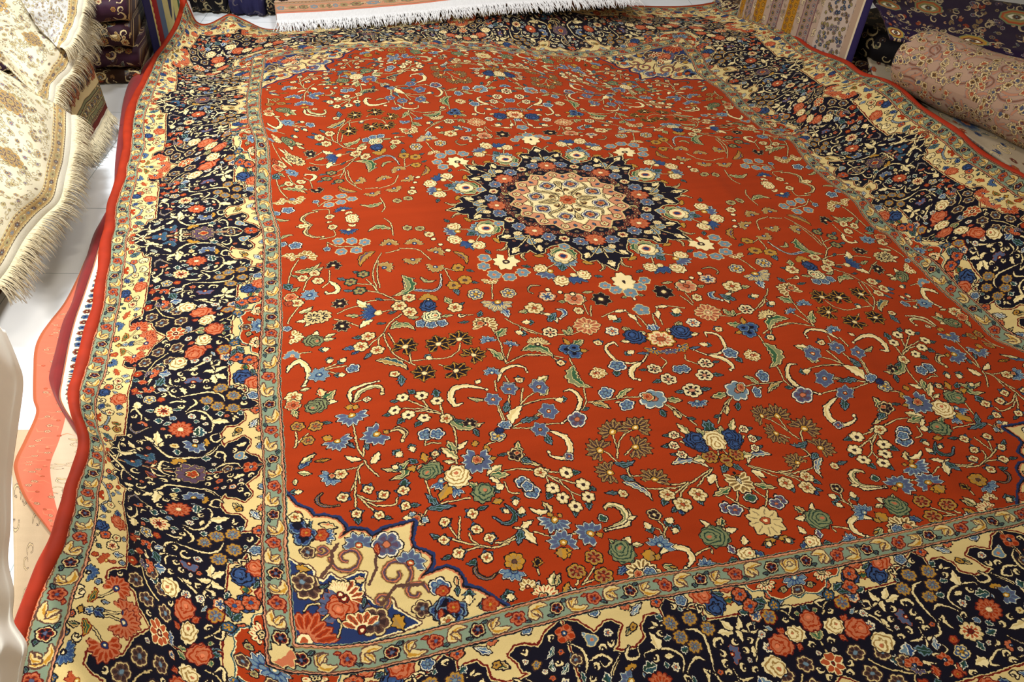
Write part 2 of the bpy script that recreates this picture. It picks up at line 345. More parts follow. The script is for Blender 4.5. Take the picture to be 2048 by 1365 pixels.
# ------------------------------------------------------------------ the pattern, noted motif by motif in rug coordinates (1/10000 of 1.65 m)
FIELD_TXT = """
T  -5830 -256 -5827 -611 -6184 -673
T  -6029 -837 -5815 -1044 -5521 -1117 -5224 -1160
T  -6057 -1103 -6036 -897
T  -4566 -161 -4464 -454 -4500 -898
T  -4889 -1533 -5078 -1886 -5194 -2242 -5192 -2667 -5167 -2931 -4870 -3318 -4706 -3388
T  -4999 -1793 -5104 -2265 -5118 -2790
T  -4488 -1509 -4794 -1556
T  -4477 -1452 -4229 -1537 -4032 -1698 -3913 -2044
T  -5342 -2418 -5189 -2874
T  -5537 -2526 -5279 -2644 -5189 -2874
T  -5419 -2813 -5171 -2956 -4919 -3254
T  -3679 -2435 -3645 -2828 -3579 -2949
T  -3679 -2435 -3476 -2531
T  -5462 -3203 -5092 -3246 -4762 -3373
T  -6021 -3448 -5818 -3354 -5616 -3309
T  -6088 -3623 -5877 -3746 -5674 -3940
T  -5197 -3620 -4997 -3604
T  -4822 -3774 -5075 -3989 -5218 -4274 -5189 -4734 -5064 -5031 -4861 -5301
T  -5152 -4293 -5071 -4633 -4977 -4747
T  -5218 -4274 -5429 -4489 -5575 -4628
T  -5342 -4422 -5365 -4641
T  -4876 -5212 -4590 -5244 -4193 -5278 -3976 -5132 -3883 -4930
T  -4849 -5002 -4856 -5260 -4791 -5363
T  -4356 -5454 -4241 -5567
T  -6723 -1395 -6854 -1772 -6934 -2249
T  -6409 -2018 -6568 -2255 -6637 -2554
T  -6080 -1924 -6106 -2292 -6254 -2519
T  -6651 -2951 -6890 -3403 -6977 -3628
T  -6862 -4583 -6736 -4541 -6558 -4529
T  -6322 -5081 -6146 -5061 -5970 -5064
T  -6321 -5040 -6116 -4964
T  -6324 -5121 -6107 -5256
T  -2826 -3138 -2946 -3637
T  -2868 -4337 -2741 -4547 -2649 -4656 -2680 -4882
T  -2741 -4547 -2426 -4831 -2249 -4952
T  -3214 -4513 -3150 -4985 -3179 -5469 -3188 -5685
T  -2980 -5239 -3145 -5563
T  -3188 -5685 -2850 -5527 -2420 -5552
T  -3733 -4036 -3474 -4087
C cd 43 -6228 128 -6490 -271 -6343 -536 -6106 -599
C cream 43 -6108 -2317 -5958 -2530 -6001 -2723 -6178 -2736 -6190 -2684
C blue 67 -4380 -2664 -4573 -2616 -4610 -2820 -4497 -3034 -4095 -3159 -3904 -2990 -3806 -2631
C cream 54 -6960 -5031 -6911 -4881 -6762 -4744 -6641 -4971 -6623 -5215 -6702 -5432
C cd 42 -6500 473 -6388 804 -6157 984
C cream 29 -3695 -3996 -3748 -4034 -3716 -4097 -3590 -4065
L gg 0.2 0.3 -7047 -464 -6774 -362
L gg -0.25 0.3 -4517 -640 -5029 -623
L gp -0.2 0.3 -5037 -1440 -5402 -1918
L dg 0 0.35 -5593 -2063 -5436 -2182
L dg 0 0.35 -5935 -2239 -5763 -2368
L dg 0 0.35 -5838 -2710 -5635 -2758
L gg 0.35 0.3 -4613 -2497 -4922 -3177
L gg -0.3 0.25 -4236 -2644 -3959 -2816
L dg 0 0.4 -3220 -2551 -3078 -2632
L dg 0 0.4 -3233 -2971 -3090 -3040
L dg 0 0.5 -3613 -3156 -3621 -3389
L gp 0.2 0.25 -3333 -1838 -3163 -2336
L gg 0.1 0.5 -4531 -3925 -4736 -3870
L gg 0 0.4 -4083 -4010 -3862 -4010
L gg 0 0.6 -3827 -3626 -3903 -3408
L dg 0 0.5 -3663 -3709 -3558 -3654
L cream 0.1 0.4 -5347 -3456 -5609 -3090
L cream -0.1 0.4 -5386 -3806 -5641 -4019
L gg 0 0.4 -5631 -3620 -5876 -3556
L dg 0 0.3 -5255 -3160 -5109 -3261
L dg 0 0.3 -5321 -3967 -5155 -3966
L dg 0 0.4 -5067 -3705 -4921 -3674
L cream 0 0.4 -6587 -3578 -6811 -3598
L cream 0 0.4 -6533 -3632 -6648 -3757
L cg 0 0.45 -6283 -4141 -6091 -4068
L cg 0 0.45 -6339 -4220 -6127 -4220
L cream 0 0.5 -6468 -4106 -6434 -3906
L dg 0 0.4 -5625 -4300 -5812 -4288
L db 0 0.5 -5781 -4574 -5991 -4587
L db 0 0.4 -5711 -4680 -5848 -4775
L dg 0 0.35 -5486 -4806 -5643 -4959
L gg 0.1 0.4 -4961 -3973 -5097 -4170
L gg 0.3 0.3 -5097 -4170 -4647 -4316
L cj 0.15 0.3 -5432 -5059 -4944 -5448
L dg 0 0.45 -5077 -5600 -5096 -5880
L gg -0.2 0.25 -6795 -1838 -6261 -1607
L gg 0 0.4 -6358 -1920 -6193 -1762
L gg 0 0.4 -6725 -2041 -6872 -1963
L gg 0 0.5 -6868 -2571 -6721 -2438
L cg -0.1 0.35 -6748 -3323 -6486 -3144
L dg 0.1 0.8 -7006 -2292 -6909 -2514
L dg 0 0.35 -3606 -4276 -3794 -4261
L dg 0 0.6 -3369 -4154 -3287 -4000
L gg 0.1 0.6 -3129 -4898 -2921 -4657
L gg -0.1 0.35 -3236 -5590 -3430 -5202
L bl 0.1 0.5 -2870 -3998 -2803 -4324
L cream 0 0.5 -3723 -931 -3788 -918
L gg 0.2 0.3 -6989 827 -6817 403
C cream 63 -3441 -6143 -3302 -5878 -3054 -5774 -2875 -5848 -2857 -6001
D db 7 200 216 -5469 -453 -5489 -575
R cream 176 -5314 -47
D or 5 200 105 -5348 -256 -5390 -505
F cream 8 203 -6498 97
F cream 6 109 -5893 68
F cream 6 115 -5827 -237
F ltb 6 124 -5772 -843
F ltb 6 129 -5472 -907
F ltb 6 127 -5184 -1020
F ltb 6 126 -5758 -1265
F ltb 6 126 -5418 -1290
F bl 5 87 -6057 -1103
F bl 5 159 -6751 -815
F bl 5 110 -7038 -691
D tan 7 220 217 -4666 -1230 -4602 -813
D tan 7 220 216 -4122 -1349 -3998 -940
D tan 7 220 214 -3722 -1792 -3492 -1537
D tan 7 220 220 -4920 -2092 -4708 -1976
D tan 7 220 210 -4286 -1962 -4348 -2342
D tan 8 250 214 -3867 -2339 -3963 -2761
F tanf 6 114 -4129 -669
F tanf 6 114 -3853 -744
F cream 6 120 -3697 -1044
F gtan 6 130 -5394 -2219
F gtan 6 137 -5678 -2430
F gtan 6 137 -5534 -2784
F gold 6 133 -3389 -2447
F gold 6 150 -3342 -2897
F gold 6 148 -3634 -3046
D gold 7 200 194 -4242 -3434 -4193 -3188
F cream 6 144 -4841 -3515
F cream 6 135 -4607 -3289
F cream 6 143 -4659 -3737
F bl 5 118 -4507 -4134
F bl 5 119 -4120 -4214
F bl 5 124 -4321 -4213
R strp 201 -4277 -3955
R blue 186 -4284 -3625
F cream 6 154 -3768 -3772
D db 6 110 368 -5254 -3628 -5638 -3546
D dark 8 360 179 -5957 -3127 -5943 -2935
D dark 8 360 188 -5963 -3866 -5951 -3704
F navc 10 198 -6330 -3477
F navc 10 192 -6471 -3500
R strw 203 -6511 -4210
B  84 -6312 -4500
F cream 6 130 -5519 -4306
F cream 6 144 -5676 -4579
F cream 6 133 -5397 -4752
D stg 7 330 269 -4900 -4768 -4734 -4544
D stg 7 330 273 -4297 -4835 -4307 -4471
D stg 7 300 278 -3885 -4795 -3835 -4393
D stg 8 300 258 -3721 -5319 -3575 -5217
D stg 7 330 262 -4101 -5685 -3995 -5689
D stg 7 360 246 -4669 -5626 -4714 -5964
B  90 -4517 -5198
F cream 5 87 -5172 -5532
D cream 6 230 188 -6922 -1268 -6843 -1194
D cream 7 230 258 -6547 -1315 -6421 -1075
F bl 5 64 -6611 -1331
F cream 6 114 -6638 -2110
F cream 6 117 -6391 -1968
F cream 6 121 -6330 -2257
D dark 7 300 191 -5972 -1756 -5907 -1574
D bl 8 360 198 -6528 -2732 -6517 -2471
F orc 6 142 -6887 -2771
F cream 6 131 -6780 -2983
R or 95 -6935 -2989
F bl 5 81 -6990 -3787
D cream 7 200 212 -6894 -4043 -6761 -4060
D ltb 7 260 142 -6887 -4579 -6864 -4394
D bl 8 360 205 -6438 -5196 -6429 -4933
B  82 -6249 -4848
B  83 -6023 -4903
B  81 -6072 -5298
F bl 5 123 -5863 -5175
F ltb 6 137 -2720 -2182
F ltb 6 135 -2812 -2482
F ltb 6 147 -2674 -2811
F ltb 6 147 -2384 -2967
F ltb 6 148 -2051 -2855
D cream 5 200 189 -2814 -2979 -2857 -3133
D heart 8 330 326 -2294 -2396 -2392 -2719
F blc 6 178 -3255 -3430
F blc 6 168 -2564 -3520
D blc 8 200 335 -2873 -3775 -2942 -4035
D cream 10 270 279 -3303 -4450 -3238 -4178
F orc 5 76 -3379 -4390
D bl 6 230 175 -3364 -4968 -3379 -4715
D bl 5 160 176 -2983 -5194 -2886 -4985
B  113 -2463 -4535
B  105 -2689 -4835
D bl 6 250 160 -3494 -5882 -3477 -5673
D star 6 360 179 -3270 -6349 -3216 -6105
Q  92 -3049 -6157 -3005 -5975
T  -903 -4599 -563 -4458 -322 -4497
T  -1942 -5002 -1741 -5036 -1509 -4981
T  -977 -4193 -1096 -4520
T  -1112 -4122 -1139 -4465
T  -2274 -5620 -2182 -5810
T  -3119 -5655 -2737 -5501 -2268 -5599 -2064 -5700
T  -1955 -5721 -1946 -5985
T  -322 -4497 -227 -5046
T  -168 -4670 -91 -5021
T  -233 -6041 -206 -6182 -363 -6339
T  -2676 -4605 -2522 -4815 -2374 -4931
C cd 38 -1839 -3397 -2027 -3369 -2136 -3509 -2073 -3621
C cream 63 -930 -5552 -972 -5427 -1171 -5556 -1158 -5837 -1033 -6045 -682 -6110 -477 -5910
C cream 56 -682 -6110 -912 -6250 -1002 -6496 -897 -6583
C bl 43 -1731 -4201 -1611 -4269 -1619 -4389 -1755 -4513
C cream 43 -572 -4481 -343 -4469
L gg 0 0.5 -1741 -5036 -1835 -4857
L gg 0 0.5 -1697 -4997 -1653 -4769
L gg 0 0.6 -1479 -3976 -1629 -3943
L gg 0 0.3 -1004 -3733 -773 -3727
L gg 0 0.5 -2309 -4185 -2532 -4199
L cd 0 0.4 -2129 -4262 -1979 -4334
L cream 0.2 0.35 -2038 -4324 -1858 -4641
L dg 0 0.4 -2021 -4567 -1784 -4315
L gg 0.3 0.35 -2787 -5360 -2258 -5666
L gold 0 0.5 -1838 -5340 -1890 -5126
L gold 0 0.5 -1726 -5542 -1519 -5582
L gg 0 0.6 -1754 -5356 -1507 -5239
L cream 0.1 0.4 -329 -4594 -242 -4851
L cg 0 0.6 -609 -5439 -820 -5429
L cg 0 0.6 -488 -5147 -596 -4987
L cg 0 0.6 -232 -5283 -341 -5170
L bl 0 0.7 -21 -5224 -44 -4981
L dg 0 0.7 -1186 -6237 -1257 -6414
L gg 0 0.7 -137 -4028 -247 -4060
L gg 0 0.5 114 -3970 316 -4033
L gg 0 0.4 -629 -5029 -477 -5197
D fan 9 170 244 -2446 -5237 -2372 -4978
F crb 6 181 -1796 -3765
F cream 6 195 -2176 -4108
F crp 7 224 -1247 -3910
L pur 0 0.7 -1171 -4063 -1030 -3806
D dark 7 360 248 -684 -4013 -583 -3747
F cream 6 110 -1294 -4318
D carn 12 360 292 -1301 -4826 -1169 -4460
F white 6 158 -2095 -4907
F bld 5 147 -1934 -5458
F bld 5 145 -1807 -5616
F bld 5 124 -1768 -5444
Q  89 -2161 -5835 -2119 -5690
B  145 -682 -4683
F wst 6 142 -864 -5088
F ltb 6 187 24 -4508
D heart 8 330 345 42 -3537 -22 -3738
F ltb 6 120 -437 -3578
F ltb 6 131 -266 -3774
F ltb 6 161 11 -3926
L cream 0 0.8 -34 -4097 67 -4166
F crs 9 265 -25 -5483
R blue 242 -490 -5338
D goldb 5 160 190 -256 -5756 -411 -5967
D pur 3 140 136 -37 -5840 -154 -6099
L db 0 0.3 -429 -5871 -655 -5835
B  96 -766 -5779
Q  92 -1256 -5363 -1204 -5222
F bl 5 166 -1143 -6113
T  -6902 -7017 -6799 -6798 -6677 -6674
T  -6864 -6602 -6876 -6942
T  -5890 -6085 -5720 -6076
T  -5960 -6622 -5931 -7062 -5868 -7431
T  -5868 -7431 -5800 -7170
T  -5882 -7597 -6022 -7647 -6159 -7666
T  -5879 -7564 -5957 -7679 -6027 -7954 -6110 -8123
T  -5963 -7744 -5965 -7999
T  -6027 -7954 -6074 -8451
T  -6022 -8230 -5906 -8457 -5755 -8628
T  -6011 -8232 -5853 -8382 -5682 -8406
T  -5899 -8401 -5739 -8507 -5500 -8520 -5438 -8392
T  -5851 -7504 -5781 -7722 -5666 -7912
T  -4500 -6792 -4697 -6609 -4789 -6355
T  -4500 -6792 -4697 -6609 -5029 -6290
T  -4500 -6792 -4721 -6603 -5219 -6467
T  -4500 -6792 -4773 -6627 -4990 -6605
T  -4500 -6792 -4515 -6543
T  -4427 -6976 -4372 -7276 -4404 -7645 -4456 -7960
T  -4883 -7424 -4774 -7401 -4638 -7453
T  -4883 -7424 -4851 -7260
T  -5135 -8825 -4931 -8681 -4384 -8664
T  -4974 -8148 -4956 -8449
T  -3718 -8262 -3494 -8269 -3247 -8308
T  -3514 -7214 -3539 -6772
T  -3552 -7136 -3564 -6766
T  -3428 -7160 -3312 -6548
T  -3161 -6846 -3038 -6401
T  -3154 -6810 -2985 -6649 -2827 -6558
T  -3135 -6851 -2878 -6783 -2600 -6768
T  -3401 -7305 -3091 -7185 -2797 -7055
T  -3407 -7339 -3050 -7414
T  -3762 -7613 -3894 -7654 -3982 -7867
T  -3488 -6109 -3518 -6387
T  -3280 -6026 -3246 -6240
T  -3774 -8495 -3755 -8705 -3616 -8731
T  -3743 -7912 -3566 -7910
C cream 64 -5961 -6065 -5943 -5797 -5763 -5689 -5462 -5653
C cg 44 -5914 -6078 -5775 -5845 -5547 -5770 -5419 -5867 -5432 -6002
C cream 55 -4141 -6560 -4274 -6604 -4319 -6400 -4235 -6183 -4021 -6134 -3662 -6316
C grey 35 -6549 -8123 -6622 -8219 -6566 -8358 -6418 -8393 -6309 -8382
C cd 43 -5387 -6970 -5265 -6933 -5160 -7069 -5225 -7228
C dg 60 -3883 -8909 -3786 -9070 -3832 -9226 -4000 -9243 -4102 -9112
L cream 0 0.6 -3834 -6116 -3736 -6015
L dg 0 0.4 -6433 -6453 -6282 -6489
L cg 0 0.5 -6754 -5551 -6597 -5529
L gg 0 0.4 -6889 -6009 -6827 -6243
L gg 0 0.6 -6408 -5900 -6180 -5692
L cream 0 0.5 -6362 -5950 -6173 -5984
L orc 0 0.6 -6403 -5788 -6453 -5563
L cream 0.1 0.35 -5896 -7492 -6123 -7347
L cream -0.1 0.45 -5746 -7598 -5610 -7363
L dg 0 0.3 -5764 -7286 -5792 -7066
L dg 0 0.3 -6067 -7023 -5963 -7195
L drk 0 0.3 -6593 -7388 -6364 -7379
L gg 0.5 0.35 -5348 -7703 -5499 -8016
L gg 0.2 0.25 -5162 -7687 -5605 -7767
L dg 0 0.6 -5198 -6262 -5319 -6248
L dg 0 0.6 -4889 -6152 -4987 -6027
L dg 0 0.6 -4545 -6303 -4543 -6105
L dg 0 0.6 -5349 -6561 -5469 -6564
L dg 0 0.6 -5123 -6717 -5254 -6827
L dg 0 0.6 -4874 -6859 -4981 -6957
L gg -0.35 0.28 -4380 -6822 -3867 -7125
L dg 0 0.35 -4189 -7034 -4336 -6944
L dg 0 0.4 -4049 -7245 -4004 -7429
L gg 0.1 0.25 -3757 -6552 -4023 -6452
L cream 0.1 0.4 -3415 -7233 -3132 -6833
L dg 0 0.4 -3466 -6936 -3368 -6692
L dg 0 0.35 -3232 -7231 -2928 -7176
L cg 0 0.55 -2733 -6290 -2486 -6163
L gg 0 0.45 -4447 -7767 -4513 -7415
L cg 0 0.35 -4412 -7841 -4652 -7551
L cream 0 0.4 -4381 -7650 -4210 -7486
L cg 0 0.4 -4473 -7924 -4650 -7850
L gold 0 0.8 -4090 -7648 -4092 -7512
L gold 0 0.7 -3923 -7813 -3918 -7650
L gold 0 0.6 -3905 -7978 -3779 -7969
L cg 0 0.5 -4020 -8298 -3739 -8134
L gg 0 0.5 -3973 -8307 -3668 -8363
L cream 0 0.3 -3980 -8336 -3842 -8571
L gold 0 0.6 -4920 -7782 -4939 -7579
L gold 0 0.6 -5049 -7878 -5230 -7864
L dg 0 0.6 -5059 -7779 -5158 -7655
L dg 0 0.6 -4774 -8042 -4662 -8069
L dg 0 0.35 -4889 -8691 -5021 -8434
L dg 0 0.25 -5026 -8715 -4634 -8763
L dg 0 0.8 -5312 -8215 -5288 -8038
L dg 0 0.5 -5269 -8588 -5142 -8619
L dg 0 0.7 -6058 -8648 -6073 -8778
L dg 0 0.5 -5693 -8723 -5582 -8774
L gg 0 0.6 -4207 -8500 -4347 -8383
L dg 0 0.4 -4308 -8931 -4157 -8881
L gg -0.3 0.25 -3365 -7683 -3070 -8239
L dg 0 0.5 -3387 -8035 -3240 -8184
L dg 0 0.3 -3746 -7927 -3593 -7922
L cream 0 0.45 -3761 -9377 -3544 -9287
L cream 0 0.4 -3747 -9408 -3612 -9707
L dg 0 0.4 -3769 -9403 -3889 -9640
L cream 0 0.3 -3761 -9377 -3870 -9353
L gold 0 0.6 -3906 -8820 -4077 -8842
L db 0 0.3 -6854 -7548 -6605 -7181
L cg 0 0.3 -6824 -7409 -6584 -7204
L cg 0 0.5 -6859 -7650 -6678 -7673
L cg 0 0.5 -6933 -7775 -6916 -7906
L cream 0 0.6 -4680 -7578 -4657 -7584
F tng 6 115 -6835 -6453
F tng 6 120 -6548 -6506
F tng 6 114 -6683 -6849
F cream 7 145 -6878 -5695
F orc 7 135 -6885 -5899
L bl 0 0.8 -6899 -5634 -6975 -5769
R strw 204 -6508 -6005
F orc 5 68 -6474 -6051
D pst 8 230 280 -5959 -6404 -5967 -6728
D pst 8 230 248 -6224 -6959 -6146 -7181
D pst 8 260 274 -5599 -6980 -5792 -7066
L gold 0 1 -5997 -6244 -5965 -6121
L gold 0 1 -5903 -6272 -5848 -6174
L gold 0 0.8 -6313 -6879 -6448 -6803
L gold 0 1 -5482 -6978 -5406 -6928
F white 4 64 -5696 -6083
D bl 6 220 202 -6370 -7790 -6489 -7899
F cream 6 103 -6233 -7750
F orc 5 49 -6356 -7759
Q  109 -6230 -8235 -6113 -8152
Q  106 -5857 -8131 -5925 -8039
Q  105 -5647 -8307 -5740 -8350
Q  111 -5344 -8282 -5412 -8369
Q  104 -5356 -8582 -5483 -8552
Q  102 -6065 -8578 -6054 -8483
Q  98 -5752 -8683 -5828 -8693
B  76 -6911 -8048
F yel 6 110 -5104 -6191
F yel 6 110 -4792 -6218
F yel 6 110 -4560 -6416
F yel 6 108 -5269 -6490
F yel 6 107 -5057 -6662
F yel 6 107 -4812 -6791
F cg 5 117 -4464 -6894
F bl 5 134 -4842 -7192
F bl 5 134 -4655 -7223
D dark 6 300 138 -4099 -7091 -4077 -6951
D star 6 360 179 -3608 -6585 -3561 -6338
D star 6 360 173 -3263 -6379 -3224 -6203
D star 6 360 192 -2744 -6391 -2678 -6132
F bl 6 116 -3520 -7248
R dk 80 -3642 -7364
F blc 5 145 -3690 -7492
Q  92 -3050 -6161 -3019 -6032
D pst 10 330 298 -4122 -7967 -4181 -8267
F orc 6 95 -4119 -7952
R strg 202 -4869 -7987
F orc 6 78 -4994 -7893
F dk 5 69 -4812 -7842
R cream 239 -4478 -8220
D bl 3 70 227 -4737 -8236 -4886 -8437
D bl 3 70 227 -4559 -8396 -4515 -8636
L gold 0 0.55 -4614 -8324 -4830 -8621
R strg 197 -4165 -8625
F orc 6 79 -4046 -8620
Q  89 -4751 -7661 -4737 -7564
B  98 -5313 -7506
B  80 -5086 -7445
B  78 -5379 -7776
F orc 6 64 -5236 -8842
L cream 0 0.8 -5288 -8830 -5424 -8798
L orc 0 1 -5212 -8887 -5142 -8981
L ltb 0 0.8 -5163 -8859 -5060 -8948
L ltb 0 1 -5261 -8796 -5289 -8708
L orc 0 1 -5198 -8811 -5130 -8799
B  79 -3709 -8887
B  83 -3674 -9093
B  68 -3905 -9031
Q  70 -4749 -7645 -4733 -7531
F dark 6 141 -3473 -7958
F orc 5 51 -3442 -7931
L cg 0 0.7 -3129 -8356 -2968 -8348
F cg 5 112 -3138 -8386
F bl 5 126 -3490 -8545
F bl 5 149 -3396 -8740
F bl 5 112 -3438 -8629
B  94 -3891 -8577
T  -1893 -6971 -1651 -6965 -1425 -6967 -1029 -7026
T  -1963 -6042 -1915 -6506 -1947 -6963 -2058 -7136
T  -2486 -7380 -2747 -7370 -3083 -7392
T  -3385 -7308 -3132 -7213 -2812 -7088
T  -3144 -6850 -2857 -6768 -2492 -6782
T  -1572 -7698 -1595 -8003 -1684 -8297
T  -1183 -7707 -1442 -7833 -1595 -8073
T  -1864 -8093 -1778 -8210 -1724 -8392
T  -1371 -8125 -1542 -8257
T  -1654 -8406 -1642 -8778
T  -1549 -8393 -1642 -8611 -1633 -8812
T  -1656 -8808 -1498 -9003 -1167 -9073 -839 -9047 -322 -8790
T  -1479 -8745 -1615 -8717
T  -1289 -8917 -1067 -9014 -826 -9017
T  -839 -9047 -1046 -9226 -1078 -9344
T  -826 -9017 -1155 -9203
T  -336 -8821 -720 -9104
T  -346 -8950 -408 -9229
T  -18 -8341 -74 -8533
T  37 -8813 1 -9039
T  -119 -9312 -298 -9595
T  -368 -9395 -228 -9608 -104 -9753
T  -596 -7286 -424 -7477 -200 -7812
T  -643 -7246 -504 -7467
T  -1669 -9528 -1592 -9779 -1652 -9967
T  -1456 -9690 -1618 -9889
T  -1789 -9740 -1681 -9819 -1663 -9937
T  -3138 -8355 -2815 -8432 -2686 -8449
T  -3080 -8426 -2815 -8588 -2503 -8744
T  -3080 -8426 -2793 -8747 -2754 -9118
T  -2866 -8581 -2751 -8846 -2525 -8990
T  -3080 -8426 -3039 -8709
T  -3726 -8261 -3502 -8268 -3209 -8329
T  -4148 -9576 -3972 -9515 -3755 -9406
T  -3588 -9470 -3284 -9618 -2909 -9639
T  -1052 -10307 -1073 -10356
T  -539 -8058 -600 -8013
T  -593 -8146 -534 -8191
T  17 -10126 -22 -10287
C cream 68 -2313 -6635 -2166 -6618 -2057 -6785 -2066 -6998 -2219 -7220 -2486 -7380
C cream 57 -2745 -7520 -2490 -7692 -2443 -7959 -2611 -8137 -2845 -8078 -2860 -7979
C cg 47 -2320 -9284 -2289 -9214 -2127 -9243 -2069 -9391 -2120 -9560 -2476 -9652
C cream 37 -1976 -9348 -2006 -9522 -2133 -9645 -2482 -9665
L cream 0 0.4 -2063 -9541 -1904 -9512
L cd 0 0.5 -3203 -9184 -3277 -8968
L cream 0.2 0.3 -3262 -9144 -3520 -9038
L dg 0 0.4 -2030 -7139 -1909 -7088
L gd 0.1 0.35 -1815 -7002 -1539 -7176
L gg 0.1 0.35 -1379 -6980 -1091 -6780
L gg 0 0.5 -569 -7184 -279 -7207
L cd 0.1 0.5 -522 -7431 -443 -7644
L dg 0 0.6 -728 -7400 -683 -7555
L cream 0 0.4 -1345 -7075 -1438 -7050
L gg -0.3 0.35 -1939 -5960 -1761 -6614
L dg 0 0.5 -2844 -7591 -2767 -7828
L dg -0.2 0.3 -1772 -8383 -1458 -8413
L dg 0 0.5 -1800 -8681 -1633 -8812
L bls 0.15 0.22 -1807 -8811 -1528 -9250
L bls 0.25 0.22 -917 -8621 -345 -8786
L dg 0 0.4 -1995 -9002 -2195 -8967
L dg 0 0.5 32 -8078 -61 -7727
L gg 0 0.5 -136 -8091 -247 -7874
L cg 0 0.6 98 -8052 243 -7897
L cg 0 0.4 -399 -8017 -532 -7729
L cg 0 0.6 -322 -8560 -559 -8582
L dg 0 0.6 -49 -8768 -197 -8910
L db 0 0.9 33 -8414 31 -8480
L gg 0 0.35 -206 -9233 -572 -9355
L cream 0 0.5 -355 -8916 -502 -9115
L dg 0 0.3 -183 -7678 -330 -7625
L dg 0 0.5 -3022 -7196 -2884 -7182
L dg 0 0.5 -2609 -8459 -2426 -8477
L dg 0 0.6 -2423 -8804 -2325 -8882
L dg 0 0.6 -3068 -8795 -3188 -8924
L dg 0 0.6 -2518 -9068 -2576 -9239
L dg 0 0.6 -2798 -9200 -2852 -9336
L dg 0 0.8 26 -10156 -34 -10285
L gold 0 0.4 -36 -10312 -268 -10379
L gold 0 0.4 11 -10320 242 -10427
L dg 0 0.5 -711 -7973 -830 -7970
L dg 0 0.5 -788 -8220 -924 -8198
L dg 0 0.5 -743 -8428 -854 -8404
L dg 0 0.6 -1316 -9263 -1416 -9397
L db 0 0.8 -1180 -9508 -1210 -9622
L dg 0 0.5 -1210 -9471 -1336 -9536
L dg 0 0.6 -834 -9365 -801 -9495
L gd 0 0.6 -749 -9951 -636 -9770
L cream 0 0.4 -891 -9951 -988 -9757
L cream 0 0.4 -710 -10016 -502 -10030
L dg 0 0.4 -658 -6336 -794 -6313
L dg 0 0.4 -497 -6663 -690 -6702
L dg 0 0.4 -166 -6988 -353 -6995
L cg 0 0.6 -2746 -6650 -2563 -6480
L gold 0 0.6 -2674 -9600 -2708 -9622
B  98 -2414 -6829
Q  95 -2157 -5823 -2124 -5707
F cream 5 106 -1614 -6243
D cream 7 260 175 -1557 -6235 -1447 -6281
F bl 5 147 -1546 -6793
F bl 5 126 -1264 -7166
F blp 5 189 -2179 -7340
D star 6 360 208 -2682 -7063 -2639 -6857
D star 6 360 191 -2918 -7466 -2893 -7318
D star 6 360 197 -2736 -6433 -2660 -6135
D star 6 360 173 -3272 -6377 -3224 -6162
F blp 4 88 -2521 -8121
F ltB 7 251 -817 -7117
F orc 5 106 -904 -7060
D brn 9 240 274 -1572 -7698 -1624 -7398
D brn 9 240 257 -1205 -7701 -1055 -7486
D brn 9 240 293 -1909 -8069 -2130 -7890
D brn 9 240 271 -1322 -8121 -1046 -8208
D brn 9 240 265 -1944 -8572 -2198 -8515
D brn 9 240 245 -1306 -8848 -1162 -8515
F cream 6 75 -1920 -9032
F white 6 136 -511 -6336
F white 6 158 -355 -6648
F white 6 167 -14 -6982
D bl 5 170 170 -10 -7269 -74 -7481
F bl 5 124 -53 -6419
R blue 207 -357 -8157
R blue 123 -306 -8331
F orc 6 110 -246 -8208
R cream 255 28 -8196
F white 6 90 -654 -7986
F white 6 88 -738 -8214
F white 6 88 -683 -8431
F gcr 6 138 -239 -8547
F gcr 6 161 54 -8666
D cream 9 220 297 48 -9127 -79 -9383
F blp 6 86 52 -9095
L drk 0 0.6 60 -9080 -122 -9020
F blp 5 114 -479 -9606
F blp 5 125 -365 -9674
F dgf 4 103 -7 -9489
D drt 10 360 308 -5 -9964 132 -9730
F cream 6 121 -1261 -9196
F cream 6 140 -792 -9279
F cream 6 138 -1118 -9429
F dgf 4 75 -2435 -9436
D pst 8 200 278 -3204 -9327 -3288 -9562
D pst 8 260 256 -2729 -9674 -2843 -9596
L gold 0 1 -3231 -9265 -3249 -9176
L gold 0 1 -3116 -9287 -3051 -9242
L gold 0 1 -2650 -9718 -2549 -9709
F yel 6 125 -2689 -8455
F yel 6 120 -2487 -8737
F yel 6 119 -3019 -8727
F yel 6 117 -2501 -8994
F yel 6 112 -2929 -8944
F yel 6 110 -2784 -9143
R strg 232 -898 -10091
F orc 6 75 -768 -9990
F dark 5 112 -1625 -9537
B  89 -1456 -9690
B  90 -1814 -9741
B  88 -1438 -9868
T  -2907 -10246 -3065 -10418 -3193 -10514
T  -2893 -10455 -3193 -10514
T  -3201 -10412 -3277 -10495
T  -1383 -10374 -1217 -10313 -1057 -10264
T  -3729 -10104 -3739 -10203
C cream 58 -1875 -10265 -1724 -10187 -1535 -10183 -1411 -10275 -1419 -10433 -1560 -10550
L gg 0 0.5 -1881 -10449 -1682 -10591
L gold 0 0.9 -2069 -10334 -1964 -10140
L gold 0 0.7 -1950 -10331 -1865 -10241
L gg 0 0.5 -2427 -9996 -2502 -9829
L cream 0 0.6 -2306 -9992 -2174 -9850
L cg 0 0.5 -2196 -10013 -2041 -10043
L bl 0 0.5 -3879 -10435 -3769 -10294
L cg 0 0.5 -3629 -10407 -3517 -10210
L gd 0 0.3 -3567 -10423 -3441 -10254
L gold 0 0.5 -3760 -9994 -3721 -10081
L drk 0 1 -3643 -9947 -3721 -9979
L dg 0 1 -2845 -9967 -2815 -9919
L blp 0 0.7 -736 -10434 -778 -10265
L dg 0 0.8 -755 -10536 -882 -10564
L gold 0 0.4 -217 -10374 -82 -10398
L gold 0 0.5 -1783 -10494 -1696 -10511
L db 0 0.6 -2437 -10368 -2615 -10461
